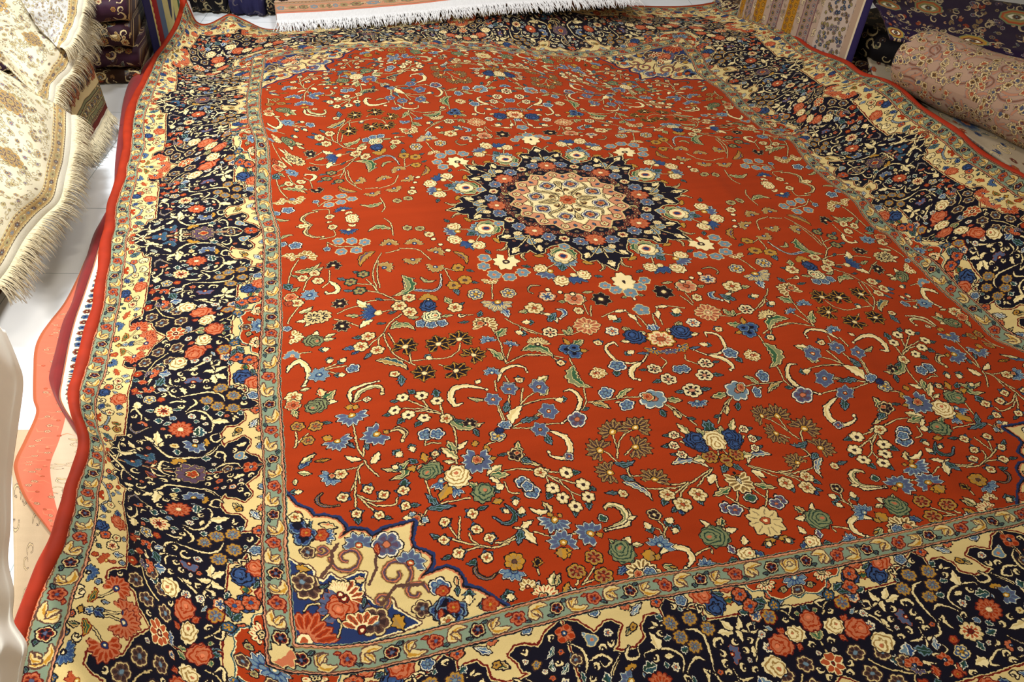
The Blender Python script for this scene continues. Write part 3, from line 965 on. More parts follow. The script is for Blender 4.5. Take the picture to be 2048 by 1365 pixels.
L orc 0 1 -2345 -10201 -2403 -10109
L blp 0 0.7 -3511 -10585 -3234 -10628
L gold 0 0.5 -3483 -10568 -3365 -10424
R strg 224 -2398 -10097
F orc 6 63 -2438 -10021
D cream 9 210 277 -2234 -10536 -2244 -10300
F bl 6 111 -2131 -10543
F orc 6 75 -2310 -10521
D bl 7 220 222 -1784 -10107 -1643 -9840
F gcr 6 138 -2850 -10100
F gcr 6 140 -3194 -10279
F gcr 6 146 -2828 -10435
D cream 6 240 145 -3958 -10339 -3956 -10193
D crd 9 200 228 -3768 -10564 -3634 -10356
F orc 5 70 -3788 -10558
B  89 -4254 -10441
L drk 0 0.9 -3724 -10055 -3662 -9916
D bl 5 180 210 -4082 -10033 -4143 -10164
F gold 7 148 -4021 -9900
D pst 8 260 251 -3215 -9754 -3191 -9622
L gold 0 1 -3230 -9859 -3219 -10021
L gold 0 1 -3274 -9849 -3314 -10026
D bl 6 230 158 -1243 -10572 -1142 -10355
L cream 0 0.6 -532 -10314 -460 -10163
R cream 144 -571 -10480
F db 5 109 -425 -10547
B  68 -172 -10382
Q  99 -4834 -9024 -4774 -9103
Q  110 -4421 -8973 -4529 -9002
Q  104 -4418 -9238 -4513 -9216
Q  104 -4260 -9444 -4179 -9477
Q  97 -4918 -9309 -4818 -9296
Q  104 -4752 -9571 -4668 -9580
Q  101 -4392 -9726 -4397 -9625
T  -3847 -9504 -4025 -9567 -4200 -9549
T  -4032 -9591 -4220 -9621 -4446 -9563 -4642 -9562
T  -4302 -9600 -4517 -9495 -4802 -9324
T  -4531 -9289 -4519 -9419 -4455 -9510
T  -4780 -9127 -4730 -9292 -4679 -9354
T  -4614 -8982 -4654 -9157 -4694 -9326
L dg 0 0.4 -4304 -8917 -4157 -8879
L dg 0 0.4 -4985 -9268 -5093 -9168
L dg 0 0.35 -4861 -9579 -5014 -9600
L dg 0.2 0.5 -4555 -9732 -4693 -9767
C grey 33 -4561 -9754 -4607 -9934 -4472 -10068 -4299 -10021
B  81 -4242 -10422
"""
BORDER_TXT = """
C bl 36 875 2756 995 2609 1140 2506 1336 2469 1441 2611 1552 2708
D red 5 200 131 1247 2649 1252 2734
R salm 178 1867 2305
R blue 136 2052 2650
L db 0 0.9 1706 2274 1548 2306
F cream 5 87 1446 2461
L db 0 0.6 1688 2596 1524 2689
L gd 0 0.6 1663 2555 1645 2471
F or2 5 94 2235 2567
F crd 6 104 2443 2418
L bl 0 0.6 2623 2362 2605 2193
D orr 5 160 136 2781 2468 2718 2586
L dg 0 0.5 2485 2675 2551 2596
F cream 5 71 2255 2358
L dg 0 0.5 726 2632 600 2372
F or2 5 86 942 2521
L cg 0 0.5 515 2470 430 2360
F or2 5 70 526 2611
L orr 0 0.8 215 2594 63 2649
C cream 26 -245 2243 68 2390 186 2553 36 2587
C cream 25 355 2197 355 2388 229 2507
L dg 0 0.7 2250 1619 2469 1507
L bl 0 0.5 2159 1609 2080 1424
D or2 5 300 108 2151 1760 2034 1735
L orr 0 0.4 2031 1874 2023 2042
F orr 5 60 2122 2005
F crv 6 124 2699 1664
F crv 6 119 2917 1463
F crv 6 135 2969 1932
F crv 6 133 3235 1718
F crv 6 126 3278 1380
L dg 0 0.7 2707 1338 2912 1281
D crd 8 360 206 3709 1458 3539 1473
D bl 6 180 115 3762 1264 3789 1154
T 2311 1850 2575 1875 2877 1767 3032 1661 3144 1513
T 2667 1866 2731 1947 2728 2056
C cream 30 2316 1832 2415 1910 2385 2026
C cream 29 2352 1811 2434 1735 2299 1781
L bl 0 0.6 3663 2382 3702 2530
L db 0 0.6 3675 2380 3622 2261
T 3476 2428 3409 2329 3288 2228
T 3635 2258 3641 2147 3609 2018
D carn2 9 250 228 3247 2199 3098 2152
D carn2 11 250 224 3602 1996 3533 1850
L grr 0.2 0.5 3538 2525 3324 2491
L gold 0 0.9 3666 2550 3679 2648
D bld 8 220 156 3081 2691 3044 2596
C cream 25 1884 1223 1988 1394 2154 1428 2220 1388 2204 1231
C cream 25 2409 1594 2255 1507 2197 1387
C cream 27 2433 1402 2292 1407 2216 1345
C cream 31 2245 2006 2087 1926 2107 1784 2268 1642 2150 1680 2026 1628 2068 1541
C cream 25 1757 1389 1795 1251 1766 1141 1837 1196
C cream 27 1846 1031 1753 978 1646 1021 1520 1132
C cream 32 1454 1135 1531 971 1430 816 1206 752 1014 784 979 868
L cream 0.1 0.5 1229 763 1173 496
L cream 0 0.5 1282 866 1416 897
C cream 25 1728 545 1888 596 1978 799 1909 1251
C cream 28 1187 439 1383 425
L cream 0 0.4 1339 428 1262 350
C cream 29 2592 1195 2661 1029 2797 854 2994 768
C cream 29 2994 768 2739 766 2526 700 2368 695
L cream -0.2 0.4 2458 698 2505 894
L cream 0 0.5 2435 697 2188 691
L cream 0.2 0.4 2479 685 2592 496
L cream 0 0.4 2434 683 2276 500
C cream 22 2286 404 2167 348 2150 224 1943 183 1865 254
C cream 22 2093 293 2030 320 2036 210
L cream 0 0.4 2630 970 2584 1137
L dgw 0 0.9 2737 1643 2893 1552
L bl 0 0.9 2583 1611 2527 1394
D or2 5 200 140 2603 1739 2586 1626
D pur 4 200 102 2587 1802 2656 1913
F red 5 83 2633 2025
L dg 0 0.9 2454 1986 2440 2109
L orr 0 0.7 2373 1956 2358 1806
R cream 184 2811 1315
R salm 195 3071 1044
F wst 6 82 2848 1041
F crb 6 107 2872 537
L dgw 0 0.6 2773 476 2631 442
L dgw 0 0.6 2812 617 2773 671
D mapl 5 200 155 2272 1023 2478 1032
F gbr 8 116 2066 601
F gbr 8 116 1852 398
F gbr 8 106 1770 815
F gbr 8 114 1609 651
F gbr 8 116 1535 416
L dgw 0 0.7 2050 471 2107 403
L dgw 0 0.8 1779 270 1744 188
L dgw 0 0.8 1651 832 1519 824
L dgw 0 0.8 1475 624 1343 619
L dgw 0 0.8 1458 338 1338 276
F blc 5 121 1860 1726
L dgw 0 0.6 1911 1851 2012 1969
F orr 5 58 1855 1533
F crd 9 161 1552 1486
L dgw 0 0.5 1574 1628 1545 1805
L dgw 0 0.5 1573 1334 1578 1185
L dgw 0 0.8 1365 1568 1204 1554
L dgw 0 0.7 1257 1380 1185 1488
F bl 5 59 1359 1344
F wst 6 66 1383 1045
L dgw 0 0.8 1251 1040 1266 933
F ord 12 179 1081 1240
L dgw 0 0.8 903 994 1138 957
C cream 39 1502 2055 1609 1980 1443 1861 1272 1852
L cream 0 0.8 1613 1916 1810 1958
D or2 5 200 96 1176 1831 1280 1778
C pur 26 1200 2016 1046 2018 938 1918 941 1904 1063 1769 1121 1688
C cream 26 1311 1693 1306 1751 1376 1783
C cream 36 749 1867 766 1686 599 1597 398 1477 391 1252 451 929 655 692
L cream 0 0.35 645 1594 1039 1581
L cream 0 0.4 750 1650 890 1790
L cream 0 0.4 650 1570 775 1503
D pst2 6 250 189 693 1086 481 1142
D gold 4 160 104 750 949 742 858
F creamf 6 63 681 1367
L dgw 0 0.8 595 1353 444 1348
L bl 0 0.5 883 1023 885 1099
C cream 33 820 629 729 751 801 810 908 796 935 670
T 638 722 548 846 474 952
F or2 5 90 1436 61
L bl 0 0.4 1012 185 1211 44
D or2 5 200 87 959 16 929 105
L gd 0 0.5 972 345 838 472
F gold 5 54 977 373
F blg 5 79 2285 57
F blg 5 62 2089 -41
R blue 156 2766 211
R salm 129 2597 -21
L gold 0 1 2709 124 2724 54
L grr 0 0.6 2627 219 2445 228
F or2 5 72 3039 84
F or2 5 65 3189 263
L dg 0 0.8 2859 -11 2903 -53
F bl 5 76 494 27
F bl 5 58 3331 375
L dg 0 0.5 3094 371 2951 270
F gbr2 6 114 3068 595
F or2 6 76 3064 2
L gd 0 0.7 3137 219 3230 156
F blc 5 60 3523 32
L blw 0 0.6 3462 122 3570 178
F gold 5 52 3655 132
L ltb 0 0.7 3552 17 3693 -61
R cream 161 3371 928
R salm 169 3668 779
L gg 0 1 3564 631 3480 623
L dg 0 0.7 3671 651 3630 514
L orr 0 0.7 3202 876 3127 795
L dg 0 0.6 3161 1055 3193 921
L orr 0 0.7 3363 1084 3308 1179
L gg 0 0.6 3596 945 3669 1104
F wst 6 69 2839 830
T 3051 493 3316 535 3442 697
C cream 24 3233 482 3465 496 3395 615
C cream 24 2664 752 2683 649 2812 641 2766 718
L ltb 0 0.4 3036 787 2926 707
D palm 9 360 242 36 1201 -236 1180
F hrt 5 96 10 1190
D gold 5 180 127 -259 1349 -361 1392
L dgw 0 0.8 -385 1045 -372 887
L dgw 0 0.6 -73 949 -71 802
C cream 18 -105 860 -178 675 -138 475 -9 383
F crv 5 89 -44 634
L db 0 0.5 -4 525 -62 757
D or2 4 360 146 1 225 15 132
F ltb 3 88 -326 410
L ltb 0 0.6 -282 374 -229 267
C cream 28 -204 688 -396 654 -503 755 -406 826 -349 747
C cream 23 -254 1469 -249 1567 -66 1609 85 1545 96 1438
C cream 18 6 1721 152 1642 145 1500
L orl 0 0.55 262 1650 116 1793
D carn3 7 230 167 -83 1982 112 1894
D carn3 7 230 145 -346 1777 -206 1692
C cream 66 -94 2619 148 2263 382 2021 444 1926
C cream 35 602 2213 401 2236 262 2162 372 2054
C cream 45 -279 2292 -263 2122 -365 1930
"""
SPANDREL = [(-7054, -8124), (-6932, -8315), (-6764, -8419), (-6709, -8566), (-6519, -8582), (-6355, -8643), (-6282, -8756), (-6276, -8861), (-6368, -8976), (-6168, -8865), (-5985, -8910), (-5917, -9028), (-5759, -8955), (-5542, -8926), (-5289, -8894), (-5319, -9003), (-5371, -9166), (-5379, -9345), (-5249, -9411), (-5152, -9506), (-5166, -9620), (-5248, -9715), (-5371, -9810), (-5179, -9779), (-4984, -9748), (-4844, -9868), (-4811, -9994), (-4818, -10107), (-4635, -10208), (-4508, -10362), (-4288, -10628)]
SPANBLUE = [(-7059, -9320), (-6967, -9404), (-6832, -9428), (-6763, -9523), (-6784, -9638), (-6624, -9675), (-6533, -9557), (-6430, -9677), (-6179, -9571), (-6081, -9586), (-6152, -9796), (-6152, -9925), (-6036, -10060), (-5901, -10074), (-5861, -9954), (-5779, -10056), (-5778, -10164), (-5679, -10271), (-5496, -10457)]
# where the nodes of the rug lie (mm)
UN = [-1.055, -1.02, -0.985, -0.95, -0.915, -0.88, -0.84, -0.79, -0.72, -0.64, -0.56, -0.48, -0.4, -0.32, -0.24, -0.16, -0.08, 0.0, 0.08, 0.16, 0.24, 0.32, 0.4, 0.48, 0.56, 0.64, 0.72, 0.79, 0.85, 0.91, 0.95, 0.985, 1.02, 1.055]
LAT = """
-851,410,50 -787,418,50 -724,425,51 -657,427,63 -586,425,91 -526,428,95 -463,435,83 -384,446,64 -271,459,52 -142,476,50 -14,499,50 110,527,50 233,560,50 354,594,50 473,629,50 591,665,50 710,701,50 831,738,50 955,777,50 1084,818,50 1215,861,50 1349,906,50 1486,952,50 1626,1001,50 1768,1053,50 1911,1105,53 2044,1153,67 2138,1184,96 2207,1205,129 2288,1234,152 2345,1256,165 2398,1276,175 2452,1298,184 2511,1322,190
-875,502,50 -811,508,50 -748,513,51 -682,514,58 -611,508,85 -548,506,96 -484,510,86 -406,518,67 -293,528,52 -163,543,50 -35,565,50 90,595,50 213,629,50 333,664,50 452,700,50 569,736,50 686,771,50 806,808,50 931,847,50 1059,888,50 1191,931,50 1325,976,50 1462,1024,50 1602,1073,50 1745,1125,50 1887,1178,53 2021,1227,67 2116,1258,96 2185,1279,130 2267,1308,153 2324,1330,167 2376,1350,177 2430,1372,186 2489,1396,193
-899,594,50 -835,599,50 -771,602,50 -706,601,55 -636,592,78 -570,583,96 -506,584,88 -428,588,69 -315,595,53 -184,607,50 -55,630,50 70,662,50 193,698,50 313,735,50 431,771,50 548,807,50 664,842,50 783,878,50 907,917,50 1035,958,50 1167,1002,50 1302,1047,50 1439,1094,50 1579,1144,50 1721,1197,50 1864,1251,53 1998,1300,67 2094,1332,96 2164,1352,130 2246,1382,154 2301,1403,169 2353,1423,180 2408,1445,190 2467,1470,196
-923,686,50 -858,690,50 -794,691,50 -730,688,53 -661,676,73 -594,661,96 -530,657,90 -452,657,71 -337,660,54 -204,670,50 -75,694,50 51,729,50 174,768,50 294,807,50 412,844,50 527,879,50 642,913,50 760,949,50 884,987,50 1013,1028,50 1145,1072,50 1280,1118,50 1416,1165,50 1556,1215,50 1698,1268,50 1841,1322,53 1975,1373,67 2072,1405,97 2141,1425,132 2223,1454,156 2279,1475,172 2331,1496,183 2385,1518,193 2444,1544,200
-946,779,50 -880,782,50 -815,782,50 -752,775,53 -685,759,71 -618,737,96 -555,728,91 -477,725,72 -359,723,54 -224,730,50 -95,757,50 31,796,50 155,839,50 276,880,50 394,917,50 509,952,50 623,985,50 739,1020,50 864,1058,50 993,1099,50 1124,1142,50 1258,1188,50 1394,1235,50 1533,1285,50 1675,1338,50 1817,1394,53 1952,1445,67 2049,1477,98 2118,1496,134 2200,1526,159 2257,1548,174 2308,1568,186 2362,1591,197 2421,1618,204
-968,869,50 -899,873,50 -836,871,50 -775,862,53 -708,840,72 -643,812,96 -582,797,91 -504,793,72 -380,784,54 -243,790,50 -114,822,50 12,865,50 136,912,50 258,954,50 376,992,50 491,1026,50 606,1058,50 721,1092,50 846,1130,50 975,1170,50 1104,1213,50 1237,1258,50 1373,1305,50 1510,1354,50 1652,1408,50 1794,1464,53 1930,1517,67 2026,1549,99 2096,1568,135 2179,1598,161 2235,1620,177 2286,1641,189 2340,1664,200 2399,1691,208
-990,957,50 -916,961,50 -861,958,50 -798,947,54 -728,919,76 -666,884,96 -612,861,89 -535,867,70 -400,843,53 -263,853,50 -134,889,50 -8,936,50 117,987,50 239,1030,50 357,1067,50 475,1101,50 593,1134,50 710,1166,50 834,1203,50 958,1242,50 1085,1283,50 1217,1328,50 1351,1374,50 1488,1423,50 1628,1476,50 1771,1534,53 1907,1588,67 2005,1621,99 2075,1640,136 2157,1671,162 2213,1693,179 2264,1714,192 2317,1737,204 2377,1765,212
-1006,1042,50 -935,1042,50 -883,1037,50 -818,1024,57 -745,992,82 -687,955,96 -638,928,87 -563,944,68 -421,911,53 -284,923,50 -156,961,50 -30,1010,50 96,1062,50 218,1106,50 338,1142,50 458,1176,50 582,1210,50 709,1245,50 824,1278,50 942,1313,50 1066,1353,50 1196,1396,50 1329,1442,50 1465,1490,50 1605,1544,50 1748,1603,53 1884,1659,67 1983,1693,99 2054,1712,136 2136,1743,164 2192,1766,181 2242,1787,195 2295,1810,208 2354,1839,216
-1015,1116,50 -943,1114,50 -885,1107,51 -828,1088,61 -762,1051,89 -709,1024,95 -657,1008,84 -581,1009,65 -448,996,52 -309,1002,50 -180,1038,50 -54,1086,50 72,1137,50 195,1181,50 316,1217,50 439,1252,50 567,1287,50 696,1323,50 809,1353,50 923,1385,50 1045,1422,50 1174,1464,50 1307,1509,50 1442,1557,50 1582,1611,50 1725,1671,53 1862,1729,67 1962,1764,99 2032,1784,137 2114,1816,166 2170,1838,184 2220,1860,198 2273,1884,211 2333,1913,220
-1020,1182,50 -956,1178,50 -899,1168,52 -842,1145,66 -780,1109,94 -730,1091,94 -676,1082,81 -600,1079,63 -475,1076,52 -336,1084,50 -206,1119,50 -79,1165,50 47,1213,50 170,1255,50 291,1291,50 416,1326,50 545,1362,50 673,1398,50 788,1426,50 902,1455,50 1023,1490,50 1152,1531,50 1285,1575,50 1420,1623,50 1559,1677,50 1702,1739,53 1839,1799,67 1940,1836,99 2011,1856,138 2093,1888,167 2148,1911,187 2198,1933,202 2251,1957,215 2311,1988,224
-1034,1244,50 -969,1238,50 -916,1225,53 -861,1197,72 -802,1164,96 -753,1153,92 -697,1149,78 -620,1150,61 -500,1153,51 -363,1167,50 -232,1201,50 -105,1246,50 21,1290,50 144,1329,50 265,1364,50 390,1399,50 520,1436,50 647,1470,50 764,1497,50 878,1524,50 999,1558,50 1130,1599,50 1263,1643,50 1398,1689,50 1536,1744,50 1678,1807,53 1816,1869,67 1918,1908,99 1990,1929,138 2072,1962,168 2126,1985,189 2176,2007,205 2228,2032,219 2288,2063,228
-1047,1301,50 -987,1293,50 -940,1278,54 -889,1248,75 -829,1219,96 -777,1211,91 -717,1212,76 -639,1219,60 -523,1228,51 -389,1248,50 -259,1284,50 -130,1327,50 -4,1368,50 119,1405,50 238,1437,50 362,1470,50 493,1508,50 622,1543,50 738,1568,50 852,1592,50 976,1627,50 1109,1669,50 1244,1713,50 1378,1759,50 1514,1812,50 1655,1876,53 1793,1939,67 1895,1979,99 1969,2002,138 2051,2037,169 2104,2059,191 2154,2082,207 2207,2107,222 2266,2140,231
-1064,1354,50 -1007,1345,50 -963,1329,54 -913,1300,75 -850,1271,96 -793,1265,91 -731,1271,76 -654,1284,60 -543,1302,51 -413,1327,50 -283,1364,50 -155,1407,50 -27,1447,50 95,1481,50 212,1510,50 333,1542,50 469,1583,50 600,1618,50 715,1640,50 826,1661,50 954,1698,50 1092,1743,50 1228,1788,50 1361,1832,50 1495,1885,50 1633,1946,53 1768,2008,67 1872,2051,98 1946,2075,138 2029,2111,170 2082,2133,192 2131,2156,210 2184,2183,225 2244,2217,235
-1072,1407,50 -1017,1396,51 -978,1380,55 -929,1352,73 -862,1321,95 -801,1316,91 -737,1325,77 -665,1347,60 -563,1374,51 -435,1402,50 -306,1440,50 -177,1484,50 -49,1525,50 74,1559,50 189,1585,50 307,1614,50 449,1660,50 582,1697,50 698,1717,50 802,1732,50 936,1774,50 1078,1823,50 1214,1867,50 1345,1911,50 1477,1961,50 1608,2015,53 1741,2076,66 1847,2123,97 1923,2149,137 2005,2186,171 2058,2208,194 2107,2231,213 2160,2258,228 2220,2293,239
-1082,1459,51 -1035,1447,52 -999,1431,56 -951,1405,70 -877,1372,93 -806,1364,91 -740,1376,78 -677,1408,62 -583,1445,51 -456,1473,50 -327,1514,50 -197,1560,50 -68,1602,50 57,1638,50 173,1665,50 289,1692,50 437,1745,50 568,1778,50 689,1802,50 787,1811,50 926,1858,50 1068,1908,50 1201,1950,50 1331,1993,50 1459,2039,50 1582,2084,53 1707,2139,65 1820,2194,95 1898,2223,136 1981,2262,170 2034,2284,195 2083,2308,214 2136,2335,231 2196,2371,242
-1101,1508,51 -1056,1495,55 -1022,1478,60 -977,1459,68 -902,1430,88 -827,1422,89 -759,1435,79 -696,1469,63 -602,1509,52 -476,1540,50 -347,1587,50 -217,1634,50 -86,1678,50 42,1717,50 162,1748,50 284,1780,50 431,1834,50 552,1858,50 686,1893,50 788,1907,50 921,1949,50 1060,1996,50 1189,2035,50 1315,2076,50 1439,2119,50 1553,2153,52 1661,2189,63 1789,2264,92 1872,2298,132 1956,2339,168 2009,2361,195 2058,2385,215 2111,2413,233 2172,2450,245
-1131,1556,52 -1088,1541,57 -1048,1525,64 -1002,1514,68 -934,1497,79 -864,1491,84 -795,1504,76 -722,1534,62 -621,1572,52 -495,1610,50 -366,1660,50 -236,1708,50 -105,1754,50 24,1794,50 148,1827,50 274,1864,50 412,1909,50 536,1937,50 668,1973,50 783,1999,50 912,2038,50 1046,2081,50 1173,2118,50 1297,2157,50 1417,2198,50 1522,2222,52 1612,2240,61 1753,2331,88 1844,2374,128 1931,2417,166 1983,2440,195 2033,2464,216 2086,2492,235 2147,2530,248
-1165,1604,52 -1117,1591,58 -1069,1578,66 -1020,1573,67 -963,1569,70 -899,1567,74 -832,1580,69 -752,1605,60 -643,1642,52 -515,1684,50 -385,1734,50 -255,1782,50 -124,1828,50 4,1868,50 130,1902,50 257,1940,50 388,1980,50 514,2012,50 644,2049,50 767,2083,50 895,2122,50 1028,2163,50 1154,2199,50 1275,2234,50 1390,2269,50 1489,2289,51 1596,2329,60 1723,2404,85 1815,2450,125 1905,2496,165 1958,2519,195 2007,2543,218 2060,2572,237 2123,2611,250
-1194,1656,52 -1143,1647,57 -1091,1639,63 -1042,1639,63 -990,1643,62 -932,1647,63 -865,1660,61 -782,1683,56 -666,1717,51 -535,1760,50 -405,1808,50 -275,1856,50 -145,1902,50 -16,1942,50 109,1976,50 235,2013,50 363,2050,50 488,2084,50 618,2123,50 746,2163,50 875,2203,50 1006,2242,50 1132,2276,50 1251,2307,50 1360,2333,50 1458,2353,51 1573,2405,60 1694,2476,84 1789,2528,125 1880,2578,166 1932,2600,196 1981,2623,219 2034,2652,239 2097,2692,253
-1216,1710,51 -1162,1706,54 -1112,1704,58 -1067,1709,58 -1016,1718,56 -960,1727,56 -894,1742,55 -808,1763,53 -689,1795,51 -555,1835,50 -425,1882,50 -295,1931,50 -166,1976,50 -38,2016,50 87,2051,50 212,2087,50 338,2122,50 463,2157,50 593,2198,50 723,2240,50 853,2281,50 984,2319,50 1110,2352,50 1227,2379,50 1332,2398,50 1428,2415,52 1548,2474,61 1670,2552,88 1766,2611,130 1855,2661,170 1907,2682,199 1955,2705,221 2008,2733,240 2071,2774,254
-1229,1765,50 -1171,1765,52 -1126,1769,53 -1085,1779,53 -1038,1792,53 -984,1806,53 -918,1824,52 -832,1845,51 -709,1874,50 -575,1911,50 -445,1956,50 -316,2005,50 -187,2052,50 -60,2092,50 65,2127,50 189,2162,50 314,2197,50 439,2233,50 569,2274,50 699,2316,50 831,2358,50 961,2396,50 1087,2428,50 1204,2452,50 1310,2467,50 1405,2483,52 1526,2549,63 1663,2658,93 1749,2706,137 1832,2745,177 1881,2762,202 1928,2784,220 1980,2812,238 2045,2855,253
-1242,1821,50 -1187,1824,51 -1142,1833,51 -1102,1848,51 -1057,1867,51 -1005,1886,51 -941,1906,51 -852,1928,50 -727,1953,50 -595,1987,50 -466,2031,50 -337,2081,50 -209,2128,50 -83,2168,50 41,2204,50 165,2238,50 289,2273,50 415,2310,50 545,2350,50 676,2393,50 807,2434,50 938,2472,50 1064,2504,50 1183,2527,50 1294,2545,50 1394,2566,52 1513,2639,63 1648,2761,93 1732,2798,139 1814,2833,179 1856,2843,201 1897,2858,216 1949,2885,234 2019,2935,250
-1259,1880,50 -1204,1884,50 -1161,1897,50 -1120,1918,50 -1075,1942,50 -1025,1965,50 -961,1988,50 -872,2010,50 -744,2032,50 -615,2061,50 -487,2106,50 -359,2157,50 -232,2205,50 -107,2245,50 17,2281,50 141,2315,50 265,2350,50 391,2387,50 520,2427,50 651,2469,50 783,2510,50 914,2548,50 1041,2581,50 1163,2604,50 1280,2627,50 1391,2660,52 1494,2714,60 1593,2791,87 1698,2858,132 1803,2925,172 1834,2922,194 1863,2924,208 1909,2945,227 1999,3021,245
-1277,1946,50 -1223,1954,50 -1181,1968,50 -1141,1990,50 -1096,2015,50 -1044,2039,50 -979,2064,50 -889,2086,50 -764,2108,50 -636,2137,50 -509,2182,50 -382,2233,50 -256,2281,50 -131,2321,50 -8,2357,50 116,2392,50 241,2427,50 367,2465,50 496,2504,50 627,2545,50 759,2586,50 889,2623,50 1017,2656,50 1141,2680,50 1260,2705,50 1377,2744,51 1479,2791,57 1552,2815,80 1663,2905,121 1770,2985,160 1810,2993,184 1844,3003,200 1894,3030,221 1975,3096,240
-1296,2019,50 -1247,2029,50 -1206,2044,50 -1167,2063,50 -1119,2086,50 -1064,2110,50 -996,2134,50 -906,2159,50 -786,2183,50 -656,2215,50 -531,2259,50 -406,2309,50 -281,2356,50 -157,2397,50 -33,2434,50 91,2469,50 215,2505,50 342,2542,50 471,2581,50 602,2621,50 734,2661,50 865,2698,50 993,2729,50 1116,2754,50 1234,2778,50 1345,2810,51 1466,2880,57 1560,2930,78 1645,2979,114 1738,3040,151 1786,3060,176 1830,3081,195 1882,3111,217 1952,3164,236
-1316,2098,50 -1267,2108,50 -1227,2122,50 -1187,2138,50 -1139,2159,50 -1083,2181,50 -1014,2205,50 -924,2230,50 -806,2258,50 -678,2293,50 -554,2336,50 -430,2385,50 -306,2431,50 -183,2473,50 -59,2510,50 65,2546,50 190,2582,50 317,2619,50 446,2658,50 577,2697,50 709,2736,50 840,2772,50 967,2802,50 1090,2827,50 1206,2850,50 1311,2875,51 1423,2930,59 1548,3020,79 1630,3059,112 1713,3104,145 1763,3125,170 1810,3147,193 1863,3177,216 1930,3228,234
-1344,2176,50 -1294,2187,50 -1251,2199,50 -1210,2215,50 -1160,2233,50 -1103,2253,50 -1033,2276,50 -944,2301,50 -826,2332,50 -699,2369,50 -577,2414,50 -456,2461,50 -333,2507,50 -209,2548,50 -86,2586,50 38,2622,50 164,2658,50 291,2695,50 420,2734,50 552,2773,50 684,2811,50 814,2846,50 942,2877,50 1065,2903,50 1180,2927,50 1288,2955,52 1407,3016,59 1529,3098,80 1611,3132,111 1693,3171,141 1743,3191,167 1789,3210,191 1841,3238,215 1909,3291,233
-1370,2252,50 -1322,2264,50 -1278,2277,50 -1233,2292,50 -1182,2310,50 -1124,2328,50 -1053,2349,50 -963,2373,50 -845,2405,50 -720,2445,50 -601,2490,50 -481,2537,50 -359,2582,50 -236,2623,50 -112,2661,50 12,2698,50 137,2734,50 265,2771,50 394,2809,50 526,2848,50 658,2886,50 789,2921,50 917,2952,50 1040,2980,50 1158,3009,50 1274,3049,52 1401,3115,59 1507,3167,79 1589,3199,109 1673,3240,139 1725,3260,166 1771,3277,192 1823,3304,217 1892,3361,236
-1394,2328,50 -1346,2340,50 -1304,2354,50 -1261,2369,50 -1206,2387,50 -1144,2405,50 -1071,2424,50 -981,2446,50 -863,2477,50 -742,2519,50 -626,2566,50 -508,2613,50 -386,2657,50 -262,2698,50 -138,2736,50 -14,2773,50 111,2810,50 238,2847,50 369,2884,50 501,2923,50 633,2960,50 764,2996,50 893,3029,50 1017,3060,50 1137,3092,50 1258,3137,51 1380,3189,58 1481,3231,77 1567,3266,106 1655,3311,137 1709,3333,166 1758,3354,193 1813,3386,220 1882,3441,240
-1423,2403,50 -1374,2415,50 -1331,2430,50 -1287,2446,50 -1228,2464,50 -1162,2483,50 -1088,2501,50 -1000,2520,50 -883,2548,50 -765,2592,50 -652,2641,50 -535,2688,50 -412,2731,50 -288,2772,50 -164,2811,50 -40,2848,50 85,2884,50 213,2921,50 343,2959,50 476,2997,50 608,3035,50 740,3072,50 869,3106,50 994,3140,50 1115,3174,50 1235,3216,51 1355,3261,57 1459,3301,74 1547,3336,103 1637,3382,135 1693,3405,165 1743,3427,194 1798,3458,222 1865,3509,242
-1451,2477,50 -1402,2490,50 -1356,2504,50 -1307,2521,50 -1249,2540,50 -1182,2559,50 -1110,2578,50 -1027,2593,50 -908,2620,50 -790,2664,50 -678,2714,50 -560,2760,50 -437,2803,50 -313,2845,50 -189,2885,50 -65,2922,50 60,2959,50 187,2995,50 318,3033,50 451,3071,50 584,3110,50 716,3147,50 845,3183,50 970,3218,50 1092,3253,50 1210,3289,51 1332,3336,56 1437,3376,72 1525,3407,98 1617,3453,130 1673,3475,162 1724,3495,192 1779,3522,221 1846,3571,242
-1470,2551,50 -1419,2565,50 -1377,2577,50 -1332,2592,50 -1275,2611,50 -1213,2630,50 -1145,2649,50 -1063,2668,50 -940,2695,50 -817,2735,50 -702,2782,50 -583,2829,50 -461,2874,50 -337,2917,50 -213,2958,50 -89,2996,50 37,3032,50 164,3069,50 295,3106,50 427,3145,50 560,3184,50 692,3222,50 821,3260,50 946,3295,50 1067,3328,50 1183,3362,51 1309,3413,55 1414,3450,68 1499,3476,92 1593,3523,124 1652,3543,158 1703,3561,190 1759,3587,219 1827,3635,240
-1495,2621,50 -1445,2633,50 -1400,2647,50 -1353,2663,50 -1300,2681,50 -1243,2701,50 -1176,2722,50 -1093,2744,50 -972,2772,50 -843,2806,50 -724,2847,50 -605,2894,50 -483,2943,50 -360,2989,50 -236,3031,50 -112,3070,50 14,3106,50 141,3142,50 272,3179,50 404,3217,50 537,3257,50 668,3297,50 798,3336,50 923,3372,50 1043,3404,50 1159,3435,51 1289,3492,54 1388,3519,64 1469,3540,86 1569,3592,119 1629,3612,155 1682,3628,188 1739,3652,218 1809,3702,239
-1521,2687,50 -1472,2699,50 -1423,2713,50 -1374,2731,50 -1322,2751,50 -1267,2773,50 -1203,2798,50 -1119,2825,50 -999,2852,50 -867,2876,50 -745,2910,50 -625,2958,50 -504,3012,50 -382,3062,50 -259,3105,50 -134,3143,50 -8,3178,50 119,3214,50 249,3250,50 381,3289,50 514,3329,50 646,3370,50 775,3410,50 900,3449,50 1022,3483,50 1143,3518,51 1279,3583,53 1357,3574,63 1442,3603,84 1546,3664,118 1608,3682,155 1662,3696,190 1719,3717,221 1791,3767,243
